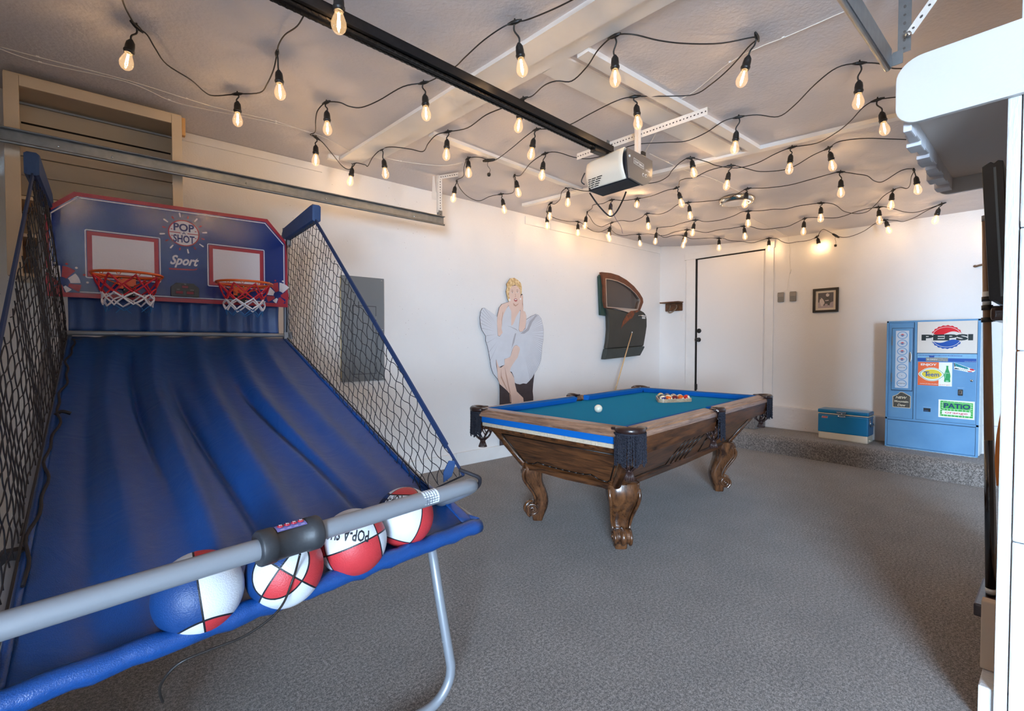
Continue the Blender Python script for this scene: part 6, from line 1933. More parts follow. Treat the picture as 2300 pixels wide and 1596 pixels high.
MB().prism([(-0.02, 0), (0.03, 0.0), (0.03, 0.05), (0, 0.05)], frame((2.27, 0.45, 2.29), (0, -1, 0), (0, 0, 1)), 0, 0.003).build('end_bracket', M_STEEL, tr2)

# opener rail with chain
Op = thing('garage_door_opener', 'cream and grey garage door opener hanging under the ceiling with black rail', 'garage door opener', (2.5, 1.9, 2.24))
M_RAIL = mat('black_steel_rail', '#1f1f22', 0.4, metal=0.5, noise=0.3, nscale=60)
r0, r1 = Vector((-0.78, 1.702, 2.455)), Vector((2.42, 1.886, 2.455))
dr_ = (r1 - r0).normalized(); sd = Vector((-dr_.y, dr_.x, 0)); L_ = (r1 - r0).length
Fr = frame(r0, dr_, (0, 0, 1))
mb = MB()
for q in (((-0.018, -0.020), (-0.014, 0.026)), ((0.014, -0.020), (0.018, 0.026)), ((-0.018, 0.022), (0.018, 0.026)), ((-0.030, -0.022), (-0.014, -0.018)), ((0.014, -0.022), (0.030, -0.018))):
    mb.prism(rect(0, q[0][1], L_, q[1][1]), Fr, q[0][0], q[1][0])
rl = mb.build('rail', M_RAIL, Op)
mb = MB()
n = int(L_ / 0.0127)
for side_ in (-0.024, 0.008):
    for k in range(n):
        u = k * 0.0127
        if k % 2: mb.prism(rect(u - 0.0045, -0.034, u + 0.0125, -0.026), Fr, side_ - 0.003, side_ + 0.003)
        else: mb.prism(rect(u - 0.001, -0.0335, u + 0.0085, -0.0265), Fr, side_ - 0.0055, side_ + 0.0055)
ch = mb.build('chain', mat('dark_chain_steel', '#3b3734', 0.35, metal=0.8), Op, fix=False); ch['kind'] = 'stuff'
MB().box((2.24, 1.865, 2.405), (2.34, 1.905, 2.44), ch=0.004).build('sprocket_housing', M_BLACK, Op)
# opener body
FO = FY(1.742)
M_OP = mat('cream_opener_shell', '#e4dac8', 0.35, coat=0.2); M_OPD = mat('taupe_opener_panel', '#6d6259', 0.4, coat=0.2); M_OPB = mat('speckled_black_base', '#26262c', 0.5, noise=0.5, nscale=250)
MB().prism([(2.385, 2.405), (2.62, 2.405), (2.625, 2.30), (2.545, 2.236), (2.40, 2.240)], FY(2.055), 0.0, 0.305).build('chassis', M_OPB, Op, bevel=0.006)
MB().prism([(2.376, 2.418), (2.50, 2.414), (2.636, 2.404), (2.640, 2.36), (2.632, 2.292), (2.595, 2.252), (2.540, 2.228), (2.398, 2.244), (2.388, 2.30)], FO, -0.002, 0.012).build('end_panel', M_OPD, Op, bevel=0.003)
def shell(u, v):
    # u along y (0 near panel, 1 far end), v from top (0) to bottom (1)
    y = 1.752 + 0.318 * math.sin(u * PI / 2) ** 0.8 if u > 0 else 1.752
    a = -0.15 + v * 1.75
    bulge = 0.050 * math.sin(min(1.0, v * 1.1) * PI / 2 + 0.45) * (1 - max(0, u - 0.1) ** 3 * 0.9)
    x = 2.392 - bulge + 0.045 * v * v + 0.03 * max(0, u - 0.5) ** 2 * 4
    zt = 2.425 - 0.02 * u; zb = 2.243 + 0.008 * u
    z = zt + (zb - zt) * v
    return (x, y, z)
mb = MB(); mb.grid(shell, 24, 20)
mb.grid(lambda u, v: Vector(shell(u, 0)).lerp(Vector((2.60, 1.752 + 0.30 * u, 2.425)), v), 24, 4)
mb.grid(lambda u, v: Vector(shell(1, u)).lerp(Vector((2.56, 2.055, 2.42 - 0.17 * u)), v), 20, 4)
sh = mb.build('light_shell', M_OP, Op, solid=0.003)
mb = MB()
for k in range(5):
    for s in range(3):
        u0, u1 = 0.28 + 0.13 * s + 0.03 * k, 0.39 + 0.13 * s + 0.03 * k
        v0 = 0.68 + 0.062 * k
        if u1 > 0.92: continue
        mb.grid(lambda a, c: Vector(shell(u0 + (u1 - u0) * a, v0 + 0.030 * c - 0.02 * a * (s == 2))) + Vector((-0.0022, -0.0003, -0.0006)), 6, 1)
mb.build('vent_slots', M_BLACK, sh)
MB().box((2.46, 1.80, 2.42), (2.57, 1.93, 2.452), ch=0.012).build('top_cap', M_OP, Op)
MB().box((2.57, 1.76, 2.42), (2.61, 1.80, 2.46), ch=0.006).build('terminal', M_BLACK, Op)
mb = MB(); line2([(2.437, 2.372), (2.540, 2.356), (2.540, 2.328), (2.437, 2.342)], 0.0022, FO, 0.0125, closed=True, mb=mb)
mb.build('badge_outline', M_VWHT, Op)
text('CRAFTSMAN', FO, 2.442, 2.349, 0.015, M_VWHT, Op, width=0.093, n=0.0126, bold=0.012, rot=-0.145)
text('1/2 HP', FO, 2.562, 2.322, 0.012, M_VWHT, Op, width=0.044, n=0.0126, bold=0.012, rot=-0.10)
for x in (2.536, 2.565):
    mb = MB(); mb.m(M_VWHT).plate(circ(x, 2.292, 0.010, 14, 0.011), FO, 0.0123); mb.m(M_BLACK).plate(circ(x + 0.001, 2.2905, 0.0065, 14, 0.008), FO, 0.0127)
    mb.build('knob', None, Op)
MB().lathe([(0.008, 0.012), (0.007, 0.016), (0, 0.017)], 14, FO @ Matrix.Translation((2.392, 2.372, 0))).build('rivet', M_VWHT, Op)
# perforated cross angle and its droppers
mb = MB(); mh = MB()
perforated(mb, mh, frame((2.60, 2.335, 2.60), (0.075, -0.997, 0), (0, 0, 1)), 0.95, 0.045)
h_ = mb.build('support_angle', M_WHITEMETAL, Op); mh.build('perforation', M_HOLE, h_)['kind'] = 'stuff'
for x, y in ((2.57, 1.79), (2.60, 2.06)):
    mb = MB(); mh = MB()
    perforated(mb, mh, frame((x, y, 2.40), (0, 0, 1), (0, -1, 0)), 0.22, 0.034)
    perforated(mb, mh, frame((x, y + 0.017, 2.40), (0, 0, 1), (1, 0, 0)), 0.22, 0.030, flange=False)
    h_ = mb.build('dropper', M_WHITEMETAL if y < 1.9 else M_STEEL, Op); mh.build('perforation', M_HOLE, h_)['kind'] = 'stuff'
mb = MB()
mb.tube(spline([(2.50, 2.13, 2.27), (2.58, 2.12, 2.20), (2.66, 2.09, 2.135), (2.68, 2.05, 2.15), (2.66, 1.98, 2.21), (2.62, 1.92, 2.25)], 6), 0.0055, 6)
mb.tube(spline([(2.38, 2.07, 2.36), (2.37, 2.09, 2.31), (2.39, 2.08, 2.29)], 5), 0.004, 6)
mb.build('power_cable', M_BLACKR, Op)
MB().tube(spline([(2.66, 2.08, 2.22), (2.68, 2.06, 2.13), (2.71, 2.03, 2.06), (2.72, 2.02, 2.01)], 5), 0.0014, 5).build('antenna_wire', mat('violet_wire', '#4a3f63', 0.5), Op)

# ------------------------------------------------------------------ flush ceiling light
zc_ = zceil(4.70, 2.13)
CLt = thing('ceiling_light', 'round flush ceiling light with a brushed chrome rim, switched off', 'ceiling light', (4.66, 2.115, zc_))
Mz = Matrix.Translation((4.66, 2.115, zc_ + 0.01))
MB().lathe([(0.115, -0.045), (0.135, -0.050), (0.150, -0.040), (0.160, -0.020), (0.165, 0.0), (0.155, 0.0), (0.118, -0.02)], 40, Mz).build('rim', mat('brushed_nickel', '#cfc4b4', 0.2, metal=1.0), CLt)
MB().lathe([(0.0, -0.062), (0.05, -0.060), (0.09, -0.054), (0.118, -0.042), (0.118, -0.02)], 40, Mz).build('diffuser', mat('opal_glass', '#e2dcd8', 0.3), CLt)

# ------------------------------------------------------------------ thin white cables on the ceiling
WIRES = [
 ([[(-0.397,3.448,2.711),(-0.265,3.444,2.711),(0.089,3.423,2.711),(0.369,3.449,2.711),(0.554,3.454,2.711),(0.853,3.417,2.711),(1.09,3.45,2.711)],[(-0.401,3.474,2.711),(-0.261,3.502,2.711),(0.089,3.446,2.711),(0.289,3.537,2.711),(0.446,3.531,2.711),(0.86,3.445,2.711),(1.15,3.446,2.711),(1.465,3.587,2.711),(1.614,3.517,2.711),(1.797,3.503,2.711),(2.093,3.376,2.711),(2.195,3.202,2.711)]], 'pair of thin white cables stapled along the left side of the ceiling'),
 ([[(2.534,0.608,2.711),(2.498,0.664,2.711),(2.492,0.784,2.711),(2.485,0.914,2.711),(2.472,1.014,2.711),(2.487,1.171,2.711),(2.611,1.436,2.711),(2.637,1.58,2.711),(2.709,1.701,2.711),(2.876,1.846,2.711),(3.133,2.118,2.711)]], 'thin white cable crossing the ceiling toward the right track'),
 ([[(3.195,2.12,2.711),(3.46,2.129,2.711),(3.751,2.118,2.704),(4.101,2.039,2.687),(4.848,2.005,2.627),(4.76,2.182,2.638),(5.285,2.23,2.596),(5.841,2.215,2.561),(6.27,2.225,2.544)]], 'thin white cable wandering past the round ceiling light'),
]
for segs, lab in WIRES:
    mb = MB()
    for pts in segs:
        mb.tube(spline(pts, 5), 0.0024, 5)
        for p in pts[1:-1:2]:
            mb.box((p[0] - 0.006, p[1] - 0.006, p[2] - 0.003), (p[0] + 0.006, p[1] + 0.006, p[2] + 0.004))
    tag(mb.build('ceiling_cable', M_WIRE), lab, 'cable')

# ------------------------------------------------------------------ string lights
STRANDS = {
 'a': ([[0.038,2.427,2.685],[0.058,2.598,2.685],[0.08,2.691,2.685],[0.111,2.795,2.697],[0.149,2.806,2.682],[0.183,2.882,2.67],[0.238,2.996,2.663],[0.351,3.086,2.663],[0.427,3.198,2.67],[0.479,3.235,2.682],[0.582,3.16,2.697],[0.666,3.008,2.672],[0.671,2.859,2.662],[0.667,2.704,2.672],[0.655,2.591,2.697],[0.636,2.483,2.68],[0.633,2.365,2.667],[0.656,2.256,2.662],[0.662,2.127,2.667],[0.672,1.9,2.63],[0.645,1.722,2.585],[0.7,1.74,2.62]],
  [[3,0.067,2.795,2.487],[10,0.582,3.159,2.51],[14,0.668,2.589,2.47],[20,0.643,1.724,2.36]]),
 'b': ([[1.514,1.281,2.685],[1.498,1.376,2.685],[1.475,1.472,2.685],[1.436,1.586,2.685],[1.415,1.65,2.697],[1.378,1.694,2.68],[1.356,1.81,2.667],[1.359,1.96,2.662],[1.371,2.079,2.667],[1.36,2.259,2.68],[1.35,2.355,2.697],[1.266,2.437,2.68],[1.216,2.644,2.667],[1.168,2.774,2.662],[1.112,2.82,2.667],[1.058,2.838,2.68],[1.011,2.923,2.697],[0.989,3.007,2.676],[1.013,3.125,2.664],[1.065,3.296,2.664],[1.062,3.389,2.676],[1.124,3.462,2.697],[1.171,3.465,2.676],[1.295,3.609,2.664],[1.437,3.792,2.664],[1.517,3.846,2.676],[1.513,3.744,2.697],[1.567,3.662,2.672],[1.584,3.649,2.662],[1.548,3.467,2.672],[1.563,3.35,2.697],[1.584,3.224,2.68],[1.692,3.143,2.667],[1.776,3.109,2.662],[1.74,2.972,2.667],[1.728,2.842,2.68],[1.784,2.784,2.697],[1.821,2.602,2.672],[1.795,2.365,2.662],[1.84,2.211,2.672],[1.888,2.124,2.697],[1.887,2.041,2.682],[1.847,1.903,2.67],[1.858,1.819,2.663],[1.921,1.766,2.663],[1.892,1.634,2.67],[1.839,1.512,2.682],[1.837,1.418,2.697],[1.864,1.336,2.676],[1.981,1.27,2.664],[2.097,1.201,2.664],[2.243,1.1,2.676],[2.358,0.984,2.697],[2.38,1.035,2.68],[2.458,1.157,2.667],[2.521,1.284,2.662],[2.563,1.41,2.667],[2.487,1.533,2.68],[2.373,1.68,2.697],[2.296,1.753,2.676],[2.28,1.943,2.664],[2.291,2.121,2.664],[2.263,2.256,2.676],[2.225,2.366,2.697],[2.222,2.476,2.685],[2.272,2.679,2.685],[2.32,2.924,2.685],[2.286,2.976,2.685]],
  [[4,1.465,1.649,2.472],[10,1.364,2.347,2.49],[16,1.017,2.922,2.504],[21,1.119,3.462,2.5],[26,1.478,3.76,2.512],[30,1.591,3.337,2.482],[36,1.772,2.789,2.502],[40,1.866,2.147,2.502],[47,1.852,1.422,2.467],[52,2.333,1.05,2.48],[58,2.389,1.665,2.507],[63,2.194,2.395,2.497]]),
 'c': ([[2.286,2.976,2.685],[2.19,2.976,2.685],[2.157,3.079,2.697],[2.202,3.199,2.672],[2.292,3.337,2.662],[2.319,3.465,2.672],[2.379,3.569,2.697],[2.494,3.675,2.676],[2.654,3.781,2.664],[2.808,3.817,2.664],[2.828,3.669,2.676],[2.908,3.597,2.697],[2.906,3.479,2.672],[2.881,3.371,2.662],[2.734,3.188,2.672],[2.684,3.135,2.697],[2.657,3.017,2.667],[2.541,2.769,2.667],[2.552,2.619,2.697],[2.587,2.521,2.686],[2.735,2.485,2.676],[2.832,2.412,2.669],[2.864,2.245,2.664],[2.867,2.031,2.662],[2.995,1.879,2.664],[3.105,1.772,2.669],[3.102,1.623,2.676],[3.05,1.476,2.686],[3.093,1.398,2.697],[3.114,1.294,2.68],[3.212,1.206,2.667],[3.123,1.082,2.662],[2.972,0.93,2.667],[2.905,0.808,2.68],[2.983,0.729,2.697],[3.04,0.659,2.685],[3.139,0.627,2.685],[3.206,0.58,2.685],[3.34,0.52,2.685]],
  [[2,2.139,3.041,2.537],[6,2.348,3.587,2.51],[11,2.937,3.571,2.512],[15,2.716,3.107,2.517],[18,2.537,2.642,2.497],[28,3.092,1.424,2.47],[34,2.992,0.735,2.467]]),
 'd': ([[3.55,0.59,2.684],[3.54,0.65,2.684],[3.505,0.765,2.696],[3.495,0.83,2.676],[3.613,0.927,2.661],[3.727,1.036,2.657],[3.835,1.181,2.665],[3.838,1.343,2.686],[3.823,1.45,2.669],[3.866,1.603,2.654],[3.841,1.746,2.651],[3.7,1.841,2.662],[3.598,1.873,2.677],[3.481,1.944,2.697],[3.466,2.014,2.686],[3.55,2.143,2.675],[3.629,2.231,2.666],[3.666,2.35,2.66],[3.612,2.485,2.66],[3.557,2.636,2.663],[3.481,2.855,2.668],[3.418,2.958,2.676],[3.326,3.009,2.686],[3.265,3.037,2.697],[3.246,3.104,2.672],[3.376,3.252,2.662],[3.476,3.424,2.672],[3.49,3.502,2.697],[3.484,3.536,2.662],[3.683,3.745,2.696],[3.803,3.781,2.67],[3.911,3.781,2.659],[4.071,3.792,2.668],[4.238,3.79,2.69],[4.297,3.759,2.667],[4.569,3.866,2.656],[4.71,3.855,2.653],[4.698,3.746,2.659],[4.74,3.717,2.677],[4.946,3.773,2.652],[5.041,3.732,2.636],[5.084,3.64,2.638],[5.206,3.611,2.656],[5.161,3.429,2.623],[5.225,3.35,2.602],[5.271,3.266,2.594],[5.23,3.12,2.6],[5.282,2.987,2.611],[5.297,2.887,2.584],[5.389,2.803,2.562],[5.353,2.635,2.557],[5.412,2.529,2.562],[5.474,2.406,2.574],[5.484,2.327,2.556],[5.547,2.286,2.538],[5.602,2.227,2.526],[5.617,2.112,2.522],[5.64,2.003,2.524],[5.594,1.909,2.537],[5.551,1.814,2.553],[5.495,1.731,2.54],[5.535,1.635,2.523],[5.579,1.543,2.512],[5.555,1.457,2.512],[5.521,1.379,2.52],[5.521,1.29,2.531],[5.574,1.195,2.541],[5.556,1.133,2.525],[5.632,1.078,2.506],[5.754,1.031,2.493],[5.843,0.97,2.492],[5.845,0.887,2.504],[5.811,0.777,2.522],[5.87,0.885,2.499],[6.019,0.999,2.482],[6.118,1.105,2.48],[6.082,1.163,2.495],[6.079,1.253,2.516],[6.093,1.322,2.505],[6.27,1.462,2.475],[6.27,1.566,2.44],[6.27,1.654,2.436],[6.27,1.731,2.469]],
  [[2,3.508,0.724,2.476],[7,3.829,1.359,2.494],[13,3.476,1.906,2.537],[23,3.258,3.041,2.52],[27,3.483,3.507,2.527],[29,3.684,3.745,2.506],[33,4.239,3.791,2.522],[38,4.741,3.717,2.512],[42,5.194,3.581,2.496],[47,5.269,3.012,2.448],[52,5.457,2.377,2.416],[59,5.548,1.824,2.383],[66,5.578,1.183,2.376],[72,5.797,0.825,2.347],[77,6.051,1.198,2.366]]),
 'e': ([[6.27,1.731,2.469],[6.173,1.778,2.513],[6.053,1.786,2.515],[6.119,1.836,2.515],[6.27,1.921,2.487],[6.27,2.013,2.461],[6.27,2.136,2.465],[6.27,2.224,2.464],[6.27,2.294,2.497],[6.197,2.323,2.524],[6.198,2.416,2.545],[6.19,2.507,2.532],[6.203,2.619,2.524],[6.03,2.67,2.525],[5.928,2.768,2.538],[5.822,2.802,2.556],[5.87,2.882,2.577],[5.685,2.916,2.561],[5.599,3.075,2.565],[5.568,3.123,2.58],[5.552,3.175,2.609],[5.404,3.174,2.598],[5.342,3.217,2.591],[5.371,3.334,2.593],[5.301,3.347,2.602],[5.155,3.317,2.619],[5.047,3.242,2.637],[4.942,3.11,2.612],[4.939,2.975,2.596],[4.922,2.871,2.603],[4.97,2.71,2.619],[5.006,2.641,2.597],[5.012,2.557,2.582],[5.006,2.426,2.574],[4.963,2.278,2.578],[4.937,2.19,2.592],[4.998,2.15,2.603],[4.995,2.026,2.581],[4.985,1.909,2.567],[5.041,1.812,2.561],[5.063,1.699,2.57],[5.16,1.548,2.58],[5.189,1.473,2.564],[5.265,1.443,2.547],[5.418,1.432,2.526],[5.523,1.383,2.513],[5.564,1.332,2.51],[5.546,1.267,2.514],[5.397,1.174,2.532],[5.247,1.088,2.555],[5.179,1.009,2.572],[5.089,0.944,2.56],[5.104,0.903,2.545],[5.035,0.871,2.552],[4.897,0.84,2.577],[4.823,0.812,2.605],[4.736,0.832,2.6],[4.721,0.883,2.591],[4.82,0.986,2.574],[4.833,1.03,2.57],[4.773,1.059,2.579],[4.67,1.077,2.597],[4.617,1.13,2.613],[4.527,1.223,2.635],[4.468,1.284,2.62],[4.454,1.417,2.609],[4.468,1.591,2.609],[4.444,1.767,2.625],[4.422,1.912,2.649],[4.436,2.03,2.624],[4.442,2.142,2.614],[4.423,2.308,2.627],[4.42,2.487,2.655],[4.34,2.552,2.636],[4.433,2.718,2.622],[4.492,2.865,2.631],[4.47,3.0,2.66],[4.486,3.084,2.637],[4.506,3.227,2.629],[4.437,3.317,2.645],[4.524,3.515,2.673],[4.503,3.578,2.656],[4.492,3.649,2.646],[4.327,3.614,2.649],[4.109,3.497,2.665],[4.012,3.452,2.688],[3.88,3.277,2.669],[3.784,3.185,2.659],[3.766,3.141,2.659],[3.832,3.092,2.67],[3.857,2.999,2.689],[3.869,2.851,2.653],[3.999,2.792,2.682],[3.949,2.602,2.653],[3.915,2.429,2.654],[3.994,2.368,2.68],[3.89,2.28,2.667],[3.788,2.213,2.659],[3.765,2.145,2.655],[3.804,2.082,2.658],[3.779,1.936,2.672],[3.851,1.797,2.686],[3.94,1.719,2.664],[4.045,1.651,2.644],[4.119,1.514,2.634],[4.111,1.415,2.639],[4.037,1.272,2.657],[4.027,1.168,2.675],[3.935,1.077,2.668],[3.991,0.952,2.665],[4.122,0.823,2.656],[4.222,0.733,2.648],[4.335,0.644,2.638]],
  [[4,6.26,1.88,2.33],[10,6.193,2.412,2.38],[16,5.867,2.879,2.419],[20,5.513,3.17,2.452],[26,5.038,3.265,2.447],[30,4.948,2.738,2.444],[36,4.998,2.152,2.44],[41,5.163,1.55,2.4],[50,5.177,1.025,2.407],[55,4.83,0.783,2.412],[63,4.527,1.217,2.43],[68,4.412,1.933,2.479],[72,4.432,2.469,2.485],[76,4.48,2.982,2.485],[80,4.498,3.553,2.488],[85,3.997,3.477,2.506],[90,3.842,3.013,2.512],[92,3.894,2.728,2.57],[95,4.015,2.317,2.498],[101,3.841,1.834,2.496],[107,4.043,1.137,2.505]]),
 'f': ([[5.146,0.412,2.56],[5.283,0.379,2.559],[5.311,0.334,2.526],[6.003,0.374,2.48],[6.27,0.424,2.481],[6.27,0.352,2.385]],
  [[1,5.284,0.368,2.364],[4,6.26,0.413,2.242]]),
 'g': ([[0.72,1.79,2.675],[0.66,1.5,2.675],[0.6,1.2,2.675],[0.62,0.92,2.675],[0.84,0.74,2.697],[1.02,0.6,2.675],[1.1,0.4,2.697],[0.92,0.3,2.675],[0.72,0.44,2.697],[0.5,0.58,2.675],[0.3,0.62,2.697],[0.06,0.6,2.675],[-0.22,0.66,2.697],[-0.38,0.46,2.675],[-0.34,0.24,2.697],[-0.05,0.16,2.675],[0.3,0.2,2.675],[0.56,0.12,2.697],[0.95,0.1,2.675],[1.3,0.35,2.675],[1.46,0.8,2.675],[1.51,1.28,2.675]],
  [[4,0.84,0.74,2.475],[6,1.1,0.4,2.475],[8,0.72,0.44,2.475],[10,0.3,0.62,2.475],[12,-0.22,0.66,2.475],[14,-0.34,0.24,2.475],[17,0.56,0.12,2.475]]),
}

M_FIL = NT('lit_filament')
M_FIL.b.inputs['Base Color'].default_value = (1, 0.7, 0.4, 1)
M_FIL.b.inputs['Emission Color'].default_value = (1.0, 0.64, 0.32, 1)
M_FIL.b.inputs['Emission Strength'].default_value = FIL
M_FIL = M_FIL.m
g = NT('bulb_glass')
lw = g.n('ShaderNodeLayerWeight', Blend=0.35)
tr_ = g.n('ShaderNodeBsdfTransparent')
tr_.inputs[0].default_value = (1.0, 0.97, 0.92, 1)
gs = g.n('ShaderNodeBsdfGlossy'); gs.inputs['Roughness'].default_value = 0.05
em = g.n('ShaderNodeEmission'); em.inputs[0].default_value = (1.0, 0.62, 0.30, 1); em.inputs[1].default_value = GLOW
ad = g.n('ShaderNodeAddShader')
mx = g.n('ShaderNodeMixShader')
g.link(g.math('MULTIPLY', lw.outputs['Facing'], 0.45), mx.inputs[0])
g.link(tr_.outputs[0], mx.inputs[1]); g.link(gs.outputs[0], mx.inputs[2])
g.link(mx.outputs[0], ad.inputs[0]); g.link(em.outputs[0], ad.inputs[1])
g.link(ad.outputs[0], g.t.nodes['Material Output'].inputs['Surface'])
M_GLASS = g.m
# one bulb mesh, hanging along -z from the socket mouth
mb = MB()
mb.m(M_GLASS).lathe([(0.012, 0.0), (0.0145, -0.012), (0.020, -0.026), (0.0262, -0.044), (0.0272, -0.056), (0.0235, -0.070), (0.0155, -0.080), (0.006, -0.085), (0.0, -0.0855)], 18)
mb.m(M_FIL)
for k in range(4):
    a = PI / 4 + k * PI / 2
    mb.tube([(0.003 * math.cos(a), 0.003 * math.sin(a), -0.012), (0.0055 * math.cos(a), 0.0055 * math.sin(a), -0.062)], 0.0013, 4, caps=False)
mb.m(M_CHROME).lathe([(0.004, 0.0), (0.0035, -0.012), (0.0, -0.014)], 8)
_b = mb.build('light_bulb', None, None, fix=True)
bulb_me = _b.data
bpy.data.objects.remove(_b)
LAB = {
 'a': 'string of lit bulbs at the upper left corner, looping under the black rail',
 'b': 'string of lit bulbs crossing the ceiling from top centre past the black rail',
 'c': 'string of lit bulbs starting at a plug near the left wall, passing above the opener',
 'd': 'string of lit bulbs looping along the far left wall and back to the right corner',
 'e': 'string of lit bulbs running above the white door and around the round ceiling light',
 'g': 'nearest string of lit bulbs, directly above the front of the arcade game',
 'f': 'short run of lit bulbs glimpsed beside the white post at the far right'}
for key, (pts, bulbs) in STRANDS.items():
    SL = thing('string_light', LAB[key], 'string lights', tuple(pts[0]), group=None)
    mb = MB()
    mb.tube(spline(pts, 5), 0.0034, 6)
    cord = mb.build('cord', M_BLACKR, SL)
    for bi, x, y, z in bulbs:
        A_ = Vector(pts[bi]); B_ = Vector((x, y, z))
        ax = (B_ - A_)
        if ax.length < 0.15: ax = ax.normalized() * 0.15
        d = Vector((ax.x * 0.8, ax.y * 0.8, ax.z)).normalized()
        tip = A_ + ax
        mouth = tip - d * 0.0855 * 0.98
        top = mouth - d * 0.058
        q = d.to_track_quat('-Z', 'Y').to_matrix().to_4x4()
        mb = MB()
        # junction moulding along the cord
        pv = Vector(pts[max(0, bi - 1)]); nx = Vector(pts[min(len(pts) - 1, bi + 1)])
        dc = ((A_ - pv).normalized() + (nx - A_).normalized())
        dc = dc.normalized() if dc.length > 0.3 else (A_ - pv).normalized()
        mb.tube([A_ - dc * 0.034, A_ - dc * 0.014, A_, A_ + dc * 0.014, A_ + dc * 0.034], [0.0045, 0.0085, 0.010, 0.0085, 0.0045], 8)
        mb.tube([A_ + Vector((0, 0, 0.016)), A_ + Vector((0, 0, 0.0))], [0.0035, 0.005], 6)
        sw = dc * 0.010
        mb.tube(spline([A_, A_.lerp(top, 0.35) + sw, A_.lerp(top, 0.75) - sw * 0.6, top + d * 0.004], 4), [0.0075] + [0.004] * 12, 7)
        Ms = Matrix.Translation(mouth) @ q
        mb.lathe([(0.006, 0.062), (0.010, 0.056), (0.0165, 0.046), (0.0185, 0.030), (0.0190, 0.012), (0.0215, 0.010), (0.0215, 0.003), (0.0190, 0.0), (0.0180, -0.006), (0.0150, -0.006), (0.0145, 0.0)], 18, Ms)
        so = mb.build('lamp_socket', M_BLACK, SL)
        bo = bpy.data.objects.new('light_bulb', bulb_me)
        COL.objects.link(bo)
        bo.parent = so
        bo.matrix_local = WM[so].inverted() @ Ms
    if key in ('b', 'e'):
        i = len(pts) - 1 if key == 'b' else 0
        p = Vector(pts[i])
        mb = MB(); dd = (Vector(pts[i - 1 if i else 1]) - p).normalized()
        mb.tube([p - dd * 0.05, p - dd * 0.03, p, p + dd * 0.03, p + dd * 0.05], [0.008, 0.0115, 0.013, 0.0115, 0.007], 10)
        mb.build('plug', M_BLACK, SL)
        mb = MB(); mb.tube(spline([p, p + Vector((-0.015, 0.0, -0.04)), p + Vector((0.012, 0.0, -0.07)), p + Vector((0.0, 0, -0.10))], 4), 0.0018, 5)
        mb.lathe([(0.0, 0.012), (0.013, 0.010), (0.015, -0.004), (0.010, -0.014), (0.0, -0.015)], 7, Matrix.Translation(p + Vector((0, 0, -0.11))))
        mb.build('plug_cap', M_BLACK, SL)

# ------------------------------------------------------------------ right foreground: overhead shelf, television, cue rack
OS = thing('overhead_shelf', 'white painted overhead shelf with rounded end boards at the upper right', 'shelf', (2.65, 0.12, 2.0))
M_WP = mat('bright_white_paint', '#d3d1ce', 0.45, bump=0.25, bscale=70, dist=0.004); M_SLATP = mat('white_slats', '#e3e3e8', 0.6, noise=0.08, nscale=12)
def endboard(x, yl, z0, z1, rt, rb, yr=-0.35):
    pts = []
    for k in range(9):
        a = PI / 2 + PI / 2 * k / 8
        pts.append((-(yl - rt) + rt * math.cos(a), z1 - rt * 0.9 + rt * 0.9 * math.sin(a)))
    for k in range(9):
        a = PI + PI / 2 * k / 8
        pts.append((-(yl - rb) + rb * math.cos(a), z0 + rb + rb * math.sin(a)))
    pts += [(-yr, z0), (-yr, z1)]
    return MB().prism(pts, FX(x), 0, 0.02)
endboard(2.15, 0.413, 2.008, 2.233, 0.075, 0.062).build('end_board', M_WP, OS, bevel=0.002)
endboard(3.17, 0.445, 1.980, 2.215, 0.06, 0.05, 0.10).build('end_board', M_WP, OS, bevel=0.002)
MB().box((2.152, 0.101, 2.050), (3.148, 0.385, 2.070)).build('shelf_board', mat('shelf_underside', '#dcd4ce', 0.7), OS)
MB().box((2.152, 0.101, 2.030), (3.148, 0.135, 2.050)).build('cleat', M_WP, OS)
rs = random.Random(9)
n = 11
for k in range(n):
    xa = 2.155 + k * 0.99 / n
    MB().box((xa + 0.003, 0.372 + 0.001 * k, 1.992 + 0.012 * (k % 2)), (xa + 0.99 / n - 0.003, 0.396 + 0.0035 * k + 0.008 * (k % 3), 2.205), ch=0.004).build('slat', M_SLATP, OS)
MB().box((2.16, 0.02, 2.235), (2.20, 0.1125, 2.70), ch=0.003).build('upper_post', M_POST, pt)
MB().box((3.10, 0.101, 2.22), (3.14, 0.225, 2.60), ch=0.003).build('upright_board', mat('tan_upright', '#c7a078', 0.7), OS)

TV = thing('television', 'slim black television seen edge-on, tilted out from the wall', 'television', (2.75, 0.15, 1.62))
Mt = Matrix.Translation((2.30, 0.128, 1.384)) @ Matrix.Rotation(R(-3.2), 4, 'X')
M_TV = mat('gloss_black_tv', '#101215', 0.4); 
mb = MB()
mb.prism([(0, 0.006), (0.012, 0.0), (0.028, 0.0), (0.038, 0.008), (0.052, 0.012), (0.052, 0.470), (0.038, 0.478), (0.030, 0.482), (0.022, 0.474), (0.012, 0.482), (0, 0.476)], Mt @ frame((0, 0, 0), (0, 1, 0), (0, 0, 1)), 0.0, 0.78)
o_ = mb.build('casing', M_TV, TV, bevel=0.002)
MB().box((0.02, 0.0525, 0.03), (0.76, 0.0535, 0.46), Mt).build('screen', mat('dark_screen', '#0b0c0f', 0.08), TV)
MB().box((0.002, 0.018, 0.02), (-0.002, 0.024, 0.46), Mt).build('edge_bead', mat('grey_bead', '#5d6a72', 0.3), TV)
MB().box((2.6, 0.10, 1.5), (2.9, 0.135, 1.7)).build('mount', M_BLACK, TV)

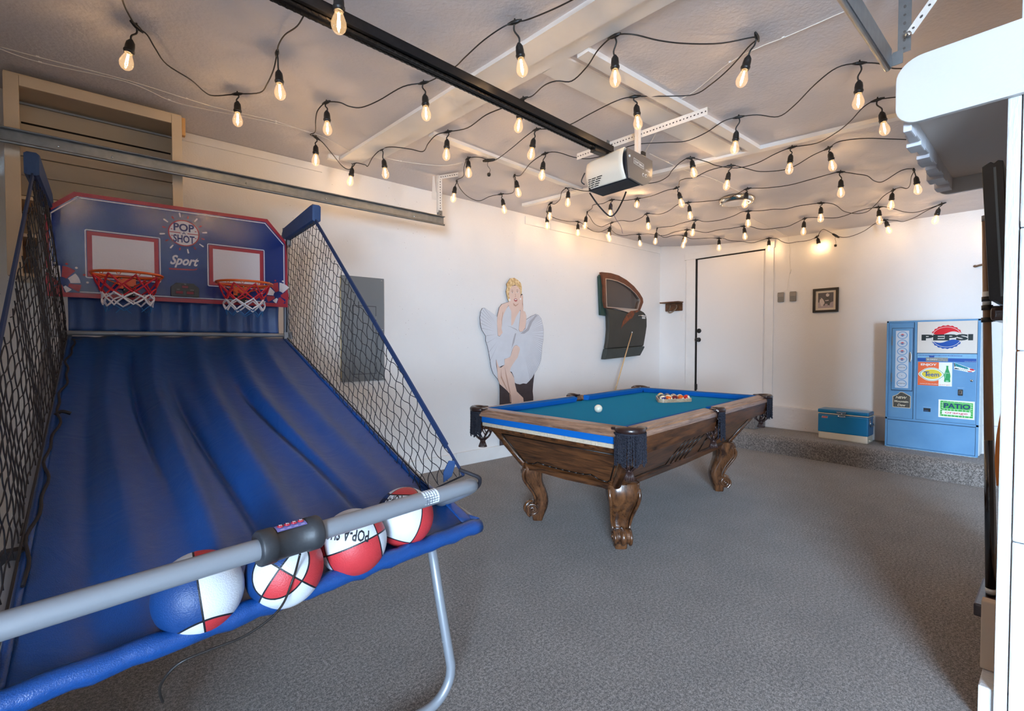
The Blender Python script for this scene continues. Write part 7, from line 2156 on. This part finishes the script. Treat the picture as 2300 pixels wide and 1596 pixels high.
CR = thing('cue_rack', 'dark wooden wall rack holding pool cues beside the white post', 'cue rack', (2.6, 0.10, 0.25))
M_RK = wood('dark_rack_wood', '#241612', '#4a332b', (8, 8, 8), 0.35, 0.3)
MB().box((2.40, 0.101, 1.325), (2.75, 0.185, 1.372), ch=0.012).build('upper_rail', M_RK, CR)
MB().box((2.45, 0.101, 0.225), (2.75, 0.215, 0.272), ch=0.006).build('lower_rail', M_RK, CR)
for z in (1.325, 1.372, 1.405):
    MB().tube([(2.57, 0.206, z), (2.57, 0.2065, z + 0.018)], 0.0165, 14).build('clip', M_BLACK, CR)
    MB().box((2.56, 0.13, z + 0.002), (2.58, 0.20, z + 0.014)).build('clip_arm', M_BLACK, CR)
for (x, y0, y1, lab, sc) in ((2.57, 0.178, 0.217, 'pool cue with black butt standing in the wall rack, nearest the camera', 1.0), (2.66, 0.18, 0.224, 'second pool cue in the wall rack, just behind the nearest one', 1.0)):
    b_ = Vector((x, y0, 0.273)); a_ = Vector((x, y1, 1.735)); L_ = a_ - b_
    q_ = thing('pool_cue', lab, 'cue', tuple(b_))
    MB().tube([b_, b_ + L_ * 0.006], 0.0145, 14).build('bumper', M_BLACK, q_)
    MB().tube([b_ + L_ * 0.006, b_ + L_ * 0.02], 0.0150, 14).build('joint_ring', M_VWHT, q_)
    MB().tube([b_ + L_ * 0.02, b_ + L_ * 0.41], [0.0155, 0.0135], 14).build('cue_butt', mat('black_cue_butt', '#0f0d12', 0.15, coat=0.5), q_)
    MB().tube([b_ + L_ * 0.41, b_ + L_ * 0.72, b_ + L_ * 0.985], [0.0133, 0.0115, 0.0105], 14).build('cue_shaft', mat('brown_cue_shaft', '#8a6a4c', 0.35, coat=0.2), q_)
    MB().tube([b_ + L_ * 0.76, b_ + L_ * 0.80], [0.0122, 0.0120], 14).build('cue_ring', M_VWHT, q_)
    MB().tube([b_ + L_ * 0.985, a_], 0.0112, 14).build('cue_tip', mat('grey_tip', '#8d8a88', 0.5), q_)
og = []
for k in range(15):
    t = k / 14
    og.append((0.0 + 0.012 * math.sin(t * PI * 2.0) + 0.008, t * 0.62))
OB = MB().prism([(0.10, 0)] + [(0.148 + 0.014 * math.sin(0.6 + t * 2 * PI * 0.9), 0.62 * t) for t in [k / 14 for k in range(15)]] + [(0.10, 0.62)], frame((2.36, 0.0, 0.745), (0, 1, 0), (0, 0, 1)), 0, 0.02).build('wall_paddle', mat('orange_painted_board', '#c9761c', 0.45))
tag(OB, 'thin orange curved board on the wall between the cue rack and the white post', 'wall decoration')
MB().box((2.285, 0.1255, 0.118), (2.325, 0.181, 0.355), ch=0.004).build('kick_board', mat('tan_kick_board', '#cdb49b', 0.7), pt)
# small white odds and ends on the ceiling
mb = MB().box((1.30, 3.72, 2.676), (1.38, 3.76, 2.714), ch=0.004)
tag(mb.build('junction_box', M_TRIM), 'small white box at the end of the long ceiling batten by the left wall', 'junction box')
# metal door sweep edge at the far wall: small wall hook
mb = MB(); mb.tube(spline([(XB - 0.002, 0.60, 1.99), (XB - 0.02, 0.585, 1.985), (XB - 0.035, 0.56, 1.99), (XB - 0.05, 0.50, 1.995)], 5), [0.012] * 4 + [0.010] * 12, 8)
tag(mb.build('wall_hook', mat('weathered_wood_hook', '#6b5847', 0.7)), 'small weathered hook on the back wall above the vending machine', 'hook')
